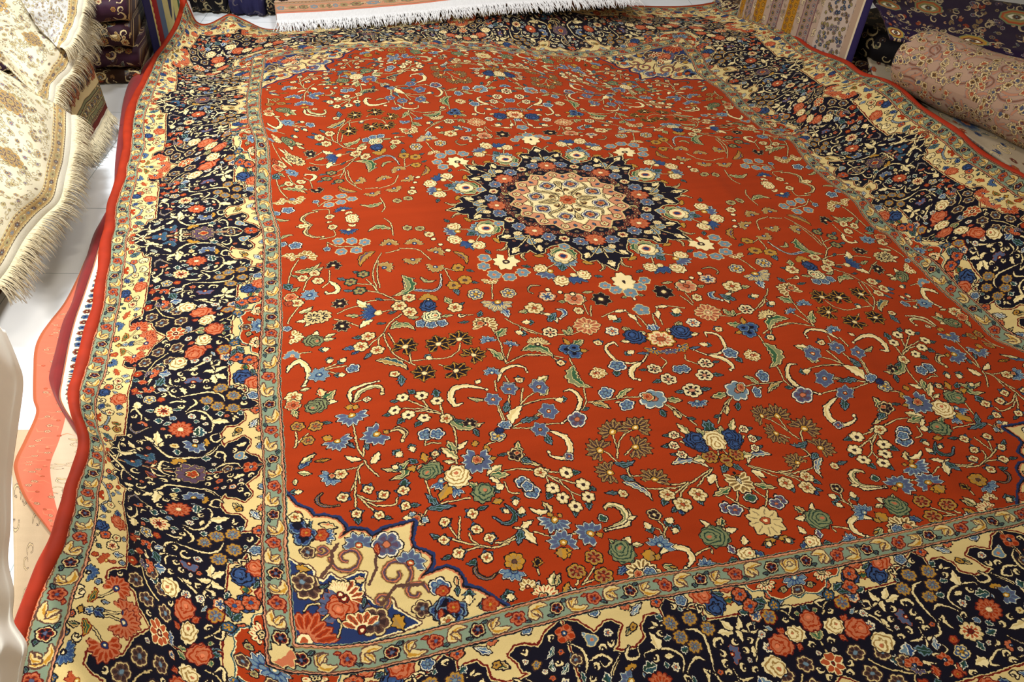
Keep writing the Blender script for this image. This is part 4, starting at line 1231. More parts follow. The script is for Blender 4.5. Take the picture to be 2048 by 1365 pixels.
-1541,2754,50 -1493,2765,50 -1444,2779,50 -1395,2797,50 -1344,2820,50 -1291,2846,50 -1227,2878,50 -1145,2912,50 -1025,2938,50 -890,2946,50 -765,2971,50 -645,3023,50 -525,3082,50 -403,3135,50 -280,3179,50 -156,3216,50 -30,3251,50 98,3285,50 227,3321,50 359,3359,50 492,3400,50 623,3442,50 753,3484,50 879,3525,50 1004,3564,50 1132,3606,51 1274,3673,54 1352,3663,65 1428,3680,88 1528,3738,123 1590,3758,160 1646,3771,195 1706,3794,226 1777,3840,247
-1558,2823,50 -1510,2831,50 -1463,2843,50 -1415,2861,50 -1366,2887,50 -1314,2919,50 -1252,2962,50 -1171,3009,50 -1050,3032,50 -911,3014,50 -784,3030,50 -665,3089,50 -546,3156,50 -424,3211,50 -301,3254,50 -177,3290,50 -51,3322,50 76,3355,50 206,3389,50 337,3427,50 469,3468,50 601,3511,50 732,3555,50 859,3599,50 985,3641,50 1117,3682,51 1252,3725,55 1344,3735,69 1419,3760,95 1512,3816,132 1573,3834,169 1629,3849,201 1691,3871,231 1763,3915,250
-1574,2893,50 -1529,2898,50 -1484,2907,50 -1438,2922,50 -1390,2949,50 -1340,2990,50 -1279,3049,50 -1200,3118,50 -1080,3140,50 -933,3081,50 -804,3090,50 -686,3159,50 -567,3234,50 -445,3289,50 -322,3330,50 -197,3363,50 -72,3393,50 55,3423,50 185,3457,50 315,3494,50 447,3534,50 580,3578,50 710,3623,50 837,3667,50 964,3711,50 1094,3743,51 1224,3755,55 1327,3781,70 1408,3832,101 1495,3897,140 1553,3913,175 1609,3924,205 1671,3943,231 1742,3982,249
-1594,2966,50 -1551,2969,50 -1509,2973,50 -1463,2982,50 -1415,3005,50 -1367,3055,50 -1309,3136,50 -1233,3236,50 -1117,3266,50 -955,3146,50 -826,3157,50 -708,3237,50 -589,3316,50 -466,3368,50 -342,3406,50 -218,3436,50 -92,3463,50 35,3491,50 163,3523,50 294,3559,50 425,3598,50 557,3641,50 688,3685,50 815,3728,50 940,3770,50 1067,3795,50 1192,3774,54 1306,3812,69 1395,3900,102 1477,3986,142 1532,3996,175 1588,4000,203 1650,4014,226 1722,4050,242
-1620,3042,50 -1576,3044,50 -1533,3046,50 -1486,3052,50 -1440,3073,50 -1394,3128,50 -1341,3220,50 -1272,3337,50 -1156,3380,50 -986,3243,50 -852,3244,50 -731,3320,50 -611,3397,50 -487,3446,50 -363,3482,50 -238,3509,50 -113,3533,50 14,3558,50 142,3588,50 272,3622,50 403,3660,50 534,3700,50 664,3741,50 790,3781,50 913,3816,50 1038,3831,50 1162,3804,53 1282,3853,67 1377,3965,99 1458,4066,137 1512,4069,169 1566,4067,194 1629,4079,215 1702,4117,230
-1643,3121,50 -1594,3123,50 -1550,3129,50 -1506,3142,50 -1464,3170,50 -1421,3221,50 -1370,3301,50 -1301,3400,50 -1183,3442,50 -1021,3358,50 -881,3346,50 -756,3406,50 -633,3475,50 -508,3524,50 -383,3558,50 -258,3583,50 -133,3604,50 -7,3625,50 121,3653,50 251,3685,50 381,3719,50 510,3756,50 639,3792,50 763,3826,50 886,3853,50 1009,3862,50 1137,3862,53 1258,3927,65 1355,4026,93 1441,4112,128 1495,4122,158 1546,4121,182 1605,4132,203 1679,4178,218
-1671,3206,50 -1615,3209,50 -1570,3218,50 -1529,3236,50 -1488,3267,50 -1446,3312,50 -1394,3375,50 -1324,3451,50 -1205,3494,50 -1053,3458,50 -911,3451,50 -781,3496,50 -655,3555,50 -529,3602,50 -403,3635,50 -278,3658,50 -153,3675,50 -27,3693,50 101,3718,50 229,3747,50 358,3778,50 486,3809,50 613,3840,50 736,3868,50 858,3891,50 982,3904,50 1113,3932,52 1236,4008,62 1334,4092,88 1426,4164,120 1482,4177,150 1533,4184,174 1592,4200,196 1663,4246,212
-1704,3292,50 -1651,3297,50 -1602,3308,50 -1558,3328,50 -1515,3357,50 -1471,3395,50 -1417,3445,50 -1344,3504,50 -1227,3547,50 -1081,3545,50 -939,3549,50 -806,3587,50 -677,3637,50 -550,3681,50 -423,3714,50 -297,3736,50 -172,3750,50 -47,3764,50 81,3786,50 209,3812,50 336,3837,50 462,3862,50 587,3887,50 709,3911,50 832,3933,50 956,3955,50 1090,4004,52 1216,4089,61 1317,4164,84 1413,4226,115 1471,4242,144 1525,4257,169 1585,4280,192 1654,4325,209
-1737,3378,50 -1686,3384,50 -1638,3395,50 -1591,3414,50 -1544,3440,50 -1497,3471,50 -1440,3512,50 -1364,3560,50 -1248,3605,50 -1106,3624,50 -965,3641,50 -830,3676,50 -700,3721,50 -571,3763,50 -443,3795,50 -316,3816,50 -190,3830,50 -65,3840,50 62,3859,50 189,3879,50 314,3898,50 439,3916,50 562,3936,50 684,3956,50 807,3981,50 934,4016,50 1070,4080,52 1200,4172,60 1302,4238,82 1399,4292,112 1459,4309,140 1515,4327,164 1574,4351,187 1640,4394,204
-1768,3464,50 -1718,3469,50 -1670,3479,50 -1622,3495,50 -1572,3517,50 -1521,3543,50 -1461,3577,50 -1384,3618,50 -1267,3665,50 -1128,3698,50 -989,3727,50 -853,3764,50 -721,3806,50 -591,3846,50 -462,3878,50 -334,3900,50 -208,3914,50 -82,3925,50 44,3937,50 169,3949,50 293,3960,50 416,3971,50 537,3986,50 659,4005,50 783,4034,50 915,4084,50 1059,4169,52 1188,4258,61 1288,4313,82 1385,4359,110 1445,4375,136 1500,4392,159 1557,4414,180 1622,4455,196
-1795,3548,50 -1744,3552,50 -1694,3560,50 -1645,3573,50 -1594,3591,50 -1541,3613,50 -1480,3641,50 -1401,3679,50 -1286,3726,50 -1149,3770,50 -1011,3809,50 -875,3849,50 -742,3892,50 -611,3931,50 -481,3963,50 -353,3987,50 -225,4003,50 -99,4013,50 26,4019,50 150,4022,50 272,4024,50 393,4029,50 513,4038,50 634,4056,50 760,4090,50 896,4153,50 1048,4258,52 1176,4342,61 1274,4387,81 1369,4427,106 1429,4442,130 1483,4457,151 1539,4477,172 1603,4517,186
-1818,3633,50 -1762,3634,50 -1709,3639,50 -1659,3649,50 -1609,3662,50 -1557,3680,50 -1496,3705,50 -1417,3739,50 -1303,3789,50 -1168,3841,50 -1031,3888,50 -896,3933,50 -763,3977,50 -631,4016,50 -501,4049,50 -371,4075,50 -243,4094,50 -116,4104,50 8,4103,50 130,4096,50 251,4090,50 370,4088,50 489,4093,50 610,4109,50 736,4146,50 874,4216,50 1028,4326,52 1158,4415,60 1257,4459,79 1352,4496,102 1412,4509,124 1465,4523,143 1521,4543,162 1584,4583,175
-1836,3717,50 -1777,3715,50 -1723,3716,50 -1672,3721,50 -1622,3730,50 -1570,3744,50 -1510,3766,50 -1432,3799,50 -1319,3851,50 -1185,3911,50 -1050,3966,50 -916,4016,50 -783,4061,50 -651,4101,50 -521,4135,50 -391,4163,50 -262,4184,50 -134,4195,50 -11,4187,50 110,4171,50 229,4157,50 347,4150,50 466,4151,50 586,4166,50 711,4201,50 847,4270,50 999,4379,52 1134,4477,59 1238,4528,77 1334,4565,99 1393,4577,118 1446,4591,135 1501,4610,152 1565,4651,166
-1853,3803,50 -1796,3794,50 -1741,3789,50 -1688,3789,50 -1636,3794,50 -1584,3805,50 -1523,3824,50 -1446,3858,50 -1333,3914,50 -1202,3982,50 -1068,4044,50 -935,4098,50 -802,4145,50 -671,4185,50 -541,4219,50 -411,4248,50 -282,4271,50 -154,4283,50 -32,4268,50 88,4245,50 206,4226,50 324,4214,50 442,4213,50 562,4226,50 686,4260,50 819,4323,50 970,4431,52 1111,4541,59 1218,4598,76 1315,4635,97 1375,4647,115 1427,4658,131 1481,4676,147 1545,4719,160
-1870,3889,50 -1814,3872,50 -1760,3861,50 -1706,3854,50 -1653,3854,50 -1599,3862,50 -1538,3879,50 -1459,3914,50 -1348,3978,50 -1218,4055,50 -1086,4123,50 -954,4180,50 -822,4228,50 -691,4268,50 -562,4301,50 -433,4329,50 -304,4351,50 -177,4360,50 -55,4343,50 64,4318,50 183,4295,50 301,4281,50 419,4279,50 539,4294,50 663,4327,50 793,4385,50 944,4492,52 1093,4618,61 1201,4675,78 1298,4710,98 1357,4721,116 1409,4732,132 1465,4752,147 1528,4794,158
-1889,3975,50 -1833,3950,50 -1779,3930,50 -1725,3916,50 -1670,3910,50 -1615,3913,50 -1552,3930,50 -1473,3968,50 -1362,4042,50 -1233,4129,50 -1103,4202,50 -972,4262,50 -841,4309,50 -712,4348,50 -583,4379,50 -456,4405,50 -329,4423,50 -204,4429,50 -81,4414,50 39,4389,50 158,4366,50 277,4351,50 396,4351,50 517,4369,50 642,4408,50 776,4471,50 931,4587,54 1082,4714,64 1185,4757,82 1280,4787,102 1339,4798,119 1392,4810,134 1449,4832,148 1511,4873,159
-1908,4063,50 -1854,4029,50 -1800,4000,50 -1745,3977,50 -1688,3962,50 -1631,3960,50 -1566,3976,50 -1487,4020,50 -1377,4109,50 -1249,4206,50 -1120,4283,50 -990,4342,50 -861,4389,50 -733,4426,50 -606,4454,50 -480,4477,50 -355,4491,50 -232,4494,50 -110,4482,50 11,4461,50 132,4440,50 252,4427,50 373,4430,50 496,4454,50 624,4503,50 765,4582,51 930,4714,56 1069,4811,68 1166,4838,88 1259,4863,107 1319,4875,122 1372,4888,136 1429,4911,149 1492,4950,159
-1928,4153,51 -1875,4112,50 -1822,4073,50 -1766,4039,50 -1706,4013,50 -1646,4002,50 -1579,4015,50 -1500,4070,50 -1392,4180,50 -1265,4285,50 -1137,4361,50 -1009,4419,50 -881,4465,51 -754,4500,51 -628,4525,50 -505,4544,50 -382,4557,50 -261,4560,50 -139,4552,50 -17,4536,50 105,4518,50 227,4507,50 350,4515,50 474,4548,50 606,4608,50 752,4700,51 914,4822,57 1046,4898,72 1141,4917,91 1233,4940,109 1294,4952,124 1349,4967,137 1407,4988,149 1469,5026,159
-1943,4244,54 -1893,4199,52 -1843,4155,51 -1788,4109,50 -1724,4066,50 -1658,4040,50 -1588,4049,50 -1514,4121,50 -1409,4257,50 -1282,4363,51 -1155,4434,52 -1027,4489,53 -900,4532,53 -774,4565,53 -651,4589,52 -530,4607,52 -410,4620,51 -291,4626,50 -170,4624,50 -48,4616,50 76,4603,50 201,4595,50 325,4608,50 451,4650,50 584,4720,50 732,4818,52 890,4927,58 1017,4985,72 1110,5000,91 1203,5021,108 1266,5034,121 1322,5047,134 1381,5067,147 1444,5101,157
-1945,4326,62 -1899,4284,58 -1860,4241,54 -1810,4190,51 -1740,4131,50 -1666,4087,51 -1594,4086,51 -1528,4179,51 -1430,4335,51 -1300,4432,53 -1171,4494,56 -1044,4544,58 -918,4586,59 -793,4618,59 -672,4642,57 -554,4663,55 -438,4681,53 -321,4694,51 -202,4703,50 -79,4705,50 47,4699,50 173,4694,50 299,4710,50 425,4761,50 558,4836,50 702,4932,52 857,5028,58 979,5074,71 1072,5085,87 1169,5105,102 1234,5117,115 1292,5130,128 1352,5147,142 1417,5179,154
-1940,4395,76 -1895,4357,68 -1859,4320,58 -1812,4273,53 -1748,4217,51 -1679,4175,53 -1608,4173,54 -1540,4255,54 -1445,4400,52 -1316,4492,56 -1188,4545,61 -1062,4590,64 -936,4631,66 -812,4664,66 -692,4690,64 -577,4716,60 -465,4742,56 -351,4766,52 -233,4788,51 -111,4804,51 15,4808,51 144,4805,51 272,4825,50 397,4882,50 527,4957,50 664,5042,52 809,5123,58 929,5160,68 1027,5171,80 1129,5190,93 1198,5201,105 1259,5213,119 1322,5229,134 1389,5261,147
-1937,4459,91 -1894,4424,78 -1858,4398,63 -1812,4361,54 -1754,4318,53 -1690,4282,58 -1621,4277,62 -1551,4343,59 -1456,4469,53 -1332,4550,56 -1207,4597,62 -1082,4640,66 -957,4683,69 -833,4716,69 -713,4743,67 -599,4775,63 -489,4808,59 -380,4840,55 -263,4877,54 -142,4908,55 -18,4927,56 112,4931,55 241,4953,53 367,5014,52 493,5080,51 620,5151,52 752,5215,56 873,5245,63 978,5256,71 1086,5273,81 1159,5283,92 1224,5295,106 1290,5311,123 1361,5346,138
-1940,4533,103 -1898,4498,86 -1862,4480,66 -1818,4453,56 -1762,4416,57 -1698,4378,68 -1626,4361,79 -1558,4424,71 -1468,4546,54 -1349,4608,54 -1230,4654,58 -1109,4701,62 -983,4746,64 -858,4781,65 -736,4809,65 -620,4843,64 -511,4879,63 -404,4913,62 -289,4961,64 -171,5005,67 -51,5042,68 74,5069,67 204,5098,64 334,5144,59 459,5195,56 577,5254,54 696,5307,55 818,5331,57 930,5340,62 1043,5354,68 1119,5362,78 1186,5371,92 1257,5391,110 1334,5436,126
-1948,4606,116 -1905,4569,94 -1871,4557,70 -1828,4537,58 -1772,4502,63 -1704,4453,83 -1626,4416,103 -1563,4482,89 -1482,4610,55 -1368,4659,51 -1256,4709,53 -1139,4762,56 -1013,4811,58 -884,4848,59 -759,4879,62 -639,4916,66 -527,4955,70 -421,4990,73 -309,5041,79 -196,5091,85 -82,5141,89 34,5201,89 164,5241,84 304,5253,75 428,5291,66 539,5343,59 652,5391,55 774,5413,54 888,5422,54 1005,5432,58 1082,5438,65 1149,5438,78 1221,5453,97 1307,5520,114
-1944,4644,143 -1906,4612,111 -1879,4613,75 -1839,4602,60 -1784,4574,70 -1711,4518,100 -1629,4465,131 -1570,4527,109 -1496,4650,58 -1387,4698,50 -1281,4756,51 -1168,4817,52 -1042,4870,53 -910,4911,55 -780,4946,60 -656,4988,69 -538,5035,80 -430,5075,89 -323,5119,97 -215,5169,105 -107,5226,112 5,5300,113 137,5342,106 282,5341,93 402,5373,79 511,5422,67 624,5465,58 743,5489,53 856,5499,52 973,5510,53 1052,5517,59 1121,5519,71 1193,5529,89 1276,5580,105
-1918,4631,192 -1892,4613,142 -1880,4636,84 -1848,4648,62 -1797,4639,75 -1727,4595,114 -1650,4553,152 -1586,4587,123 -1510,4682,60 -1406,4738,51 -1306,4801,50 -1196,4868,50 -1069,4925,51 -935,4972,52 -801,5011,59 -671,5062,73 -548,5119,90 -437,5164,104 -334,5202,114 -231,5250,123 -124,5306,131 -11,5372,132 123,5409,123 266,5414,107 382,5451,90 489,5497,75 605,5539,63 722,5565,55 833,5578,52 950,5592,54 1031,5602,60 1102,5611,71 1176,5623,88 1254,5660,102
-1910,4655,225 -1894,4657,163 -1894,4702,92 -1869,4734,64 -1820,4734,76 -1753,4697,116 -1683,4670,151 -1613,4678,123 -1531,4742,61 -1429,4793,51 -1329,4855,50 -1221,4923,50 -1093,4984,50 -958,5038,52 -821,5084,59 -689,5143,76 -561,5207,97 -447,5256,114 -346,5294,125 -244,5342,134 -138,5393,141 -21,5446,142 112,5480,133 248,5498,116 364,5536,97 473,5580,80 590,5620,67 706,5649,58 816,5666,54 933,5683,57 1014,5695,64 1086,5704,75 1159,5714,90 1235,5744,104
"""
SHEET = {"drape_top":[[[-2.149,4.045,0.48],[-2.237,3.957,0.52],[-2.358,3.857,0.56]],[[-2.062,3.819,0.46],[-2.147,3.774,0.5],[-2.187,3.587,0.54]],[[-2.013,3.679,0.44],[-2.066,3.592,0.48],[-2.118,3.496,0.52]],[[-1.979,3.533,0.42],[-2.041,3.519,0.45],[-2.075,3.45,0.49]],[[-1.958,3.385,0.4],[-2.013,3.425,0.42],[-2.053,3.439,0.45]]],"drape_mid":[[[-2.046,3.795,0.38],[-2.128,3.725,0.44],[-2.24,3.645,0.52],[-2.396,3.614,0.58]],[[-1.977,3.56,0.36],[-2.046,3.494,0.42],[-2.167,3.484,0.49],[-2.297,3.423,0.56]],[[-1.946,3.433,0.35],[-2.006,3.363,0.4],[-2.117,3.352,0.47],[-2.209,3.25,0.54]],[[-1.929,3.272,0.33],[-1.976,3.229,0.38],[-2.091,3.249,0.45],[-2.158,3.144,0.52]],[[-1.93,3.183,0.31],[-1.974,3.157,0.35],[-2.093,3.203,0.43],[-2.137,3.094,0.5]],[[-1.904,3.083,0.29],[-1.985,3.129,0.34],[-2.098,3.18,0.41],[-2.118,3.046,0.48]]],"drape_low":[[[-1.848,3.112,0.24],[-1.935,3.11,0.31],[-2.099,3.163,0.38],[-2.258,3.133,0.44]],[[-1.768,2.926,0.24],[-1.847,2.921,0.31],[-2.0,2.974,0.38],[-2.149,2.942,0.44]],[[-1.693,2.748,0.24],[-1.739,2.685,0.31],[-1.889,2.74,0.37],[-2.059,2.746,0.43]],[[-1.623,2.562,0.24],[-1.681,2.519,0.3],[-1.826,2.566,0.36],[-1.978,2.57,0.42]],[[-1.599,2.441,0.23],[-1.653,2.399,0.29],[-1.788,2.441,0.35],[-1.925,2.445,0.41]],[[-1.612,2.329,0.22],[-1.667,2.314,0.28],[-1.768,2.324,0.34],[-1.891,2.326,0.4]],[[-1.598,2.167,0.21],[-1.654,2.17,0.27],[-1.741,2.184,0.33],[-1.842,2.187,0.39]],[[-1.59,2.009,0.2],[-1.644,2.021,0.26],[-1.715,2.028,0.32],[-1.812,2.057,0.38]]],"drape_under":[[[-1.891,3.511,0.09],[-1.964,3.623,0.19],[-2.002,3.656,0.33],[-2.052,3.73,0.4]],[[-1.868,3.314,0.07],[-1.954,3.397,0.17],[-1.995,3.426,0.3],[-2.041,3.491,0.36]],[[-1.861,3.142,0.05],[-1.914,3.174,0.13],[-1.982,3.221,0.21],[-2.028,3.271,0.26]]],"white":[[[-1.325,1.662,0.3],[-1.311,1.549,0.42],[-1.234,1.354,0.6]],[[-1.285,1.612,0.24],[-1.256,1.488,0.38],[-1.189,1.282,0.58]],[[-1.265,1.574,0.2],[-1.219,1.406,0.36],[-1.157,1.214,0.56]],[[-1.217,1.441,0.18],[-1.178,1.297,0.34],[-1.12,1.123,0.54]],[[-1.166,1.297,0.16],[-1.118,1.161,0.33],[-1.066,1.003,0.52]],[[-1.102,1.161,0.15],[-1.049,1.028,0.32],[-0.993,0.881,0.52]],[[-1.06,1.069,0.15],[-1.014,0.946,0.32],[-0.953,0.802,0.52]],[[-1.01,0.996,0.15],[-0.963,0.871,0.32],[-0.915,0.738,0.52]],[[-0.97,0.922,0.16],[-0.93,0.811,0.32],[-0.879,0.679,0.52]],[[-0.911,0.866,0.17],[-0.887,0.765,0.32],[-0.843,0.632,0.52]],[[-0.894,0.818,0.17],[-0.871,0.719,0.32],[-0.828,0.594,0.52]],[[-0.872,0.754,0.17],[-0.851,0.667,0.32],[-0.808,0.551,0.52]]],"darkred_out":[[-2.015,4.596,0.036],[-2.007,4.283,0.036],[-2.0,4.104,0.036],[-1.982,3.945,0.036],[-1.912,3.7,0.036],[-1.804,3.389,0.036],[-1.706,3.118,0.036],[-1.599,2.839,0.036],[-1.568,2.669,0.036],[-1.551,2.555,0.036],[-1.51,2.402,0.036],[-1.48,2.278,0.036],[-1.441,2.137,0.036],[-1.423,2.036,0.036],[-1.38,1.895,0.036],[-1.35,1.796,0.036],[-1.329,1.754,0.036],[-1.281,1.69,0.036],[-1.198,1.598,0.036],[-1.138,1.538,0.036]],"strip_in":[[-1.998,4.629,0.04],[-1.965,4.279,0.04],[-1.952,4.088,0.04],[-1.916,3.92,0.04],[-1.854,3.7,0.04],[-1.748,3.389,0.04],[-1.664,3.116,0.04],[-1.589,2.874,0.04],[-1.555,2.705,0.04],[-1.512,2.533,0.04],[-1.466,2.363,0.04],[-1.448,2.291,0.04],[-1.42,2.176,0.04],[-1.392,2.056,0.04],[-1.359,1.941,0.04],[-1.314,1.806,0.04],[-1.298,1.759,0.04],[-1.269,1.686,0.04],[-1.206,1.613,0.04],[-1.152,1.571,0.04]],"pink_out":[[-1.668,3.115,0.022],[-1.586,2.826,0.022],[-1.547,2.568,0.022],[-1.523,2.422,0.022],[-1.498,2.296,0.022],[-1.476,2.153,0.022],[-1.475,2.049,0.022],[-1.471,1.975,0.022],[-1.453,1.905,0.022],[-1.408,1.806,0.022],[-1.355,1.698,0.022],[-1.318,1.639,0.022],[-1.299,1.537,0.022],[-1.288,1.466,0.022],[-1.268,1.423,0.022],[-1.2,1.34,0.022],[-1.103,1.255,0.022],[-1.049,1.208,0.022]],"pink_in":[[-1.568,3.13,0.022],[-1.477,2.841,0.022],[-1.398,2.587,0.022],[-1.359,2.442,0.022],[-1.334,2.315,0.022],[-1.301,2.172,0.022],[-1.275,2.071,0.022],[-1.253,1.998,0.022],[-1.231,1.928,0.022],[-1.197,1.828,0.022],[-1.15,1.718,0.022],[-1.118,1.658,0.022],[-1.075,1.558,0.022],[-1.059,1.487,0.022],[-1.047,1.443,0.022],[-1.022,1.355,0.022],[-1.013,1.262,0.022],[-1.014,1.211,0.022]],"pale_out":[[-1.365,1.581,0.01],[-1.278,1.423,0.01],[-1.195,1.266,0.01],[-1.135,1.153,0.01],[-1.09,1.061,0.01],[-1.059,0.987,0.01],[-1.033,0.906,0.01]],"pale_in":[[-1.192,1.597,0.01],[-1.107,1.438,0.01],[-1.048,1.278,0.01],[-1.018,1.162,0.01],[-1.009,1.067,0.01],[-0.995,0.992,0.01],[-0.976,0.91,0.01]],"purple":[[[1.766,4.795,0.5],[2.099,4.778,0.5],[2.434,4.672,0.5],[2.757,4.57,0.5]],[[1.739,4.386,0.49],[1.881,4.15,0.5],[2.091,4.013,0.5],[2.381,3.835,0.5]],[[1.7,4.056,0.46],[1.825,3.961,0.47],[2.021,3.865,0.47],[2.311,3.659,0.47]]],"under":[[[1.835,4.658,0.2],[2.055,4.74,0.2],[2.247,4.505,0.2]],[[1.769,4.173,0.2],[2.022,4.32,0.2],[2.216,4.024,0.2]],[[1.898,3.821,0.2],[2.086,3.941,0.2],[2.287,3.633,0.2]],[[2.001,3.485,0.2],[2.19,3.565,0.2],[2.35,3.343,0.2]],[[2.08,3.169,0.2],[2.257,3.238,0.2],[2.404,3.044,0.2]]],"peach_edge":[[-1.495,4.913,0.1],[-1.261,5.001,0.1],[-1.091,5.042,0.11],[-0.715,5.129,0.14],[-0.421,5.201,0.17],[0.03,5.298,0.2],[0.594,5.496,0.21]]}
FIELD = parse(FIELD_TXT)
BORDER = parse(BORDER_TXT)
UM, VM = 1.072, 1.42
PPU = 1900
def main_rug_texture():
    W, H = int(UM * PPU), int(VM * PPU)
    cv = Canvas(W, H, PPU, 'red')
    # field of the quadrant: motifs are noted in the near left quadrant, so turn it half round
    fx = XF(lambda x, y: (-x, -y))
    cv.run(FIELD, fx)
    # a few smaller sprays fill the far half of the quadrant, as in the photograph
    # medallion: eight points
    def pol(r, a): return (r * math.cos(a), r * math.sin(a) * 1.03)
    def med(r, a): a = math.radians(a); return pol(r, a)
    out = []
    for k in range(8):
        b = k * 45
        for da, r in ((0, .305), (2.6, .282), (5.5, .272), (6.2, .260), (10.5, .268), (13.5, .256), (13.0, .240), (15.5, .224), (18, .216), (22.5, .202), (27, .216), (29.5, .224), (32, .240), (31.5, .256), (34.5, .268), (38.8, .260), (39.5, .272), (42.4, .282)):
            out.append(med(r, b + da))
    cv.poly(out, [(0.0030, 'dark'), (0.0012, 'cream'), (-0.0012, 'navy')])
    for k in range(8):
        b = k * 45
        cv.leaf('cream', 0, 0.5, med(.262, b), med(.292, b)); 
        for s in (-1, 1):
            cv.leaf('cream', 0, 0.5, med(.232, b + s * 9), med(.256, b + s * 11.5))
            cv.flower('ltb', 6, .0115, *med(.224, b + s * 4.0)); cv.stem([med(.205, b), med(.23, b + s * 5), med(.25, b + s * 9)], .0012)
            cv.daisy('star', 8, 360, .0195, *med(.188, b + s * 11.5), *med(.2, b)); cv.rose('cream', .0105, *med(.214, b + s * 7.0))
        cv.stem([med(.20, b), med(.27, b)], .0014)
        cv.flower('medo', 10, .0235, *med(.180, b))
        cv.flower('crd', 6, .0125, *med(.183, b + 22.5))
        for da, r in ((8, .160), (14, .163), (-8, .160), (-14, .163), (19, .158), (-19, .158), (3.5, .152), (-3.5, .152)): cv.flower('dc', 5, .0078, *med(r, b + da))
        cv.flower('tanf', 5, .011, *med(.152, b + 22.5))
    inner = []
    for k in range(16): inner += [med(.146, k * 22.5), med(.127, k * 22.5 + 11.25)]
    cv.poly(inner, [(0.0035, 'choco'), (0.0015, 'cream'), (-0.001, 'pink')])
    for k in range(16):
        cv.flower('cream', 5, .0095, *med(.126, k * 22.5)); cv.leaf('db', 0, .5, med(.112, k * 22.5 + 11), med(.124, k * 22.5 + 11))
    r8 = []
    for k in range(16): r8 += [med(.112, k * 22.5), med(.094, k * 22.5 + 11.25)]
    cv.poly(r8, [(0.003, 'choco'), (0.001, 'cream'), (-0.001, 'pale')])
    for k in range(8):
        cv.flower('blp', 4, .020, *med(.078, k * 45 + 22.5)); cv.curl('cd', .006, [med(.02, k * 45), med(.05, k * 45 + 5), med(.085, k * 45 - 4), med(.095, k * 45 + 6)])
        cv.flower('orc', 5, .010, *med(.078, k * 45 + 22.5)); cv.stem([med(.03, k * 45 + 22), med(.05, k * 45 + 10), med(.07, k * 45 + 2)], .0012)
    cv.flower('orc', 8, .024, 0, 0)
    # sixteen-fold ring of eye palmettes and roses
    for k in range(8):
        b = k * 45 + 22.5
        cv.daisy('ltB', 9, 230, .036, *med(.262, b), *med(.32, b))
        cv.flower('gd', 6, .024, *med(.258, b))
        cv.leaf('gg', .2, .4, med(.225, b), med(.262, b + 5.5)); cv.leaf('gg', -.2, .4, med(.225, b), med(.262, b - 5.5))
        cv.disc(*med(.254, b), .019, [(.001, 'dark'), (0, 'pale'), (-.009, 'salmon'), (-.0125, 'dblue')])
        cv.flower('ltb', 6, .012, *med(.216, b))
        for s in (-1, 1):
            cv.leaf('gold', 0, .45, med(.268, b + s * 9), med(.274, b + s * 14))
            cv.stem([med(.285, b + s * 3), med(.31, b + s * 6)], .0012)
            cv.daisy('db' if s > 0 else 'pst', 4, 110, .036, *med(.318, b + s * 4.5), *med(.36, b + s * 6))
            cv.rose('cream', .0175, *med(.315, b + s * 8.5))
            cv.leaf('dg', 0, .5, med(.318, b + s * 12.5), med(.322, b + s * 15.5))
            cv.curl('cd', .006, [med(.272, b + s * 18), med(.29, b + s * 18), med(.30, b + s * 16)])
        cv.leaf('dg', 0, .7, med(.285, b), med(.31, b))
        cv.rose('cream', .0195, *med(.345, b))
        for s in (-1, 0, 1): cv.disc(*med(.385, b + s * 4), .005, [(.002, 'dark'), (0, 'pale')])
    # corner spandrel
    sp = [(-x / 1e4, -y / 1e4) for x, y in SPANDREL] + [(.43, 1.07), (.72, 1.07), (.72, .79)]
    cv.poly(sp, [(0.0065, 'dblue'), (0.0025, 'dark'), (0, 'salmon'), (-0.0022, 'cream')])
    sb = [(-x / 1e4, -y / 1e4) for x, y in SPANBLUE] + [(.72, 1.07), (.72, .92)]
    cv.poly(sb, [(0.004, 'brown'), (0.002, 'pale'), (-0.0005, 'dblue')])
    g = lambda x, y: (0.7055 - (x - 290) * .000195 - (1130 - y) * .00001, 1.0585 - (1130 - (x - 290) * .165 - y) * .000235)
    def arab(cx, cy, r, a0, turns, s):
        P = [(cx + s * r * (1 - q * .75) * math.cos(a0 + q * turns * 6.28), cy + r * (1 - q * .75) * math.sin(a0 + q * turns * 6.28)) for q in np.linspace(0, 1, 22)]
        cv.path(P, lambda t: .0030 + 0 * t, [(.0012, 'tan'), (0, 'brown')], side=(-.0012, 'purple', 'salmon'))
    arab(*g(655, 535), .024, 0, 1.2, 1); arab(*g(960, 630), .026, 2, 1.2, 1); arab(*g(485, 495), .010, 1, 1, 1); arab(*g(1085, 750), .018, 3, .9, 1); arab(*g(850, 800), .012, 2, 1, 1)
    cv.path([g(460, 690), g(545, 580), g(550, 500), g(600, 440)], lambda t: .0025 + 0 * t, [(0, 'brown')])
    cv.path([g(850, 820), g(960, 710), g(1150, 700)], lambda t: .0025 + 0 * t, [(0, 'brown')])
    cv.path([g(820, 390), g(850, 480), g(840, 600), g(780, 700)], lambda t: .002 + 0 * t, [(0, 'brown')])
    cv.daisy('star', 6, 220, .024, *g(740, 440), *g(740, 390)); cv.daisy('star', 6, 220, .024, *g(1080, 560), *g(1110, 520))
    cv.flower('blp', 6, .022, *g(940, 430)); cv.leaf('orr', 0, .4, g(870, 430), g(860, 500)); cv.daisy('bl', 5, 150, .018, *g(500, 385), *g(560, 375)); cv.flower('orr', 5, .010, *g(480, 385))
    cv.leaf('orc', 0, .4, g(480, 300), g(600, 320)); cv.flower('crv', 5, .011, *g(385, 520)); cv.flower('crv', 5, .013, *g(1115, 860)); cv.bud(.009, *g(375, 295)); cv.bud(.010, *g(1440, 815))
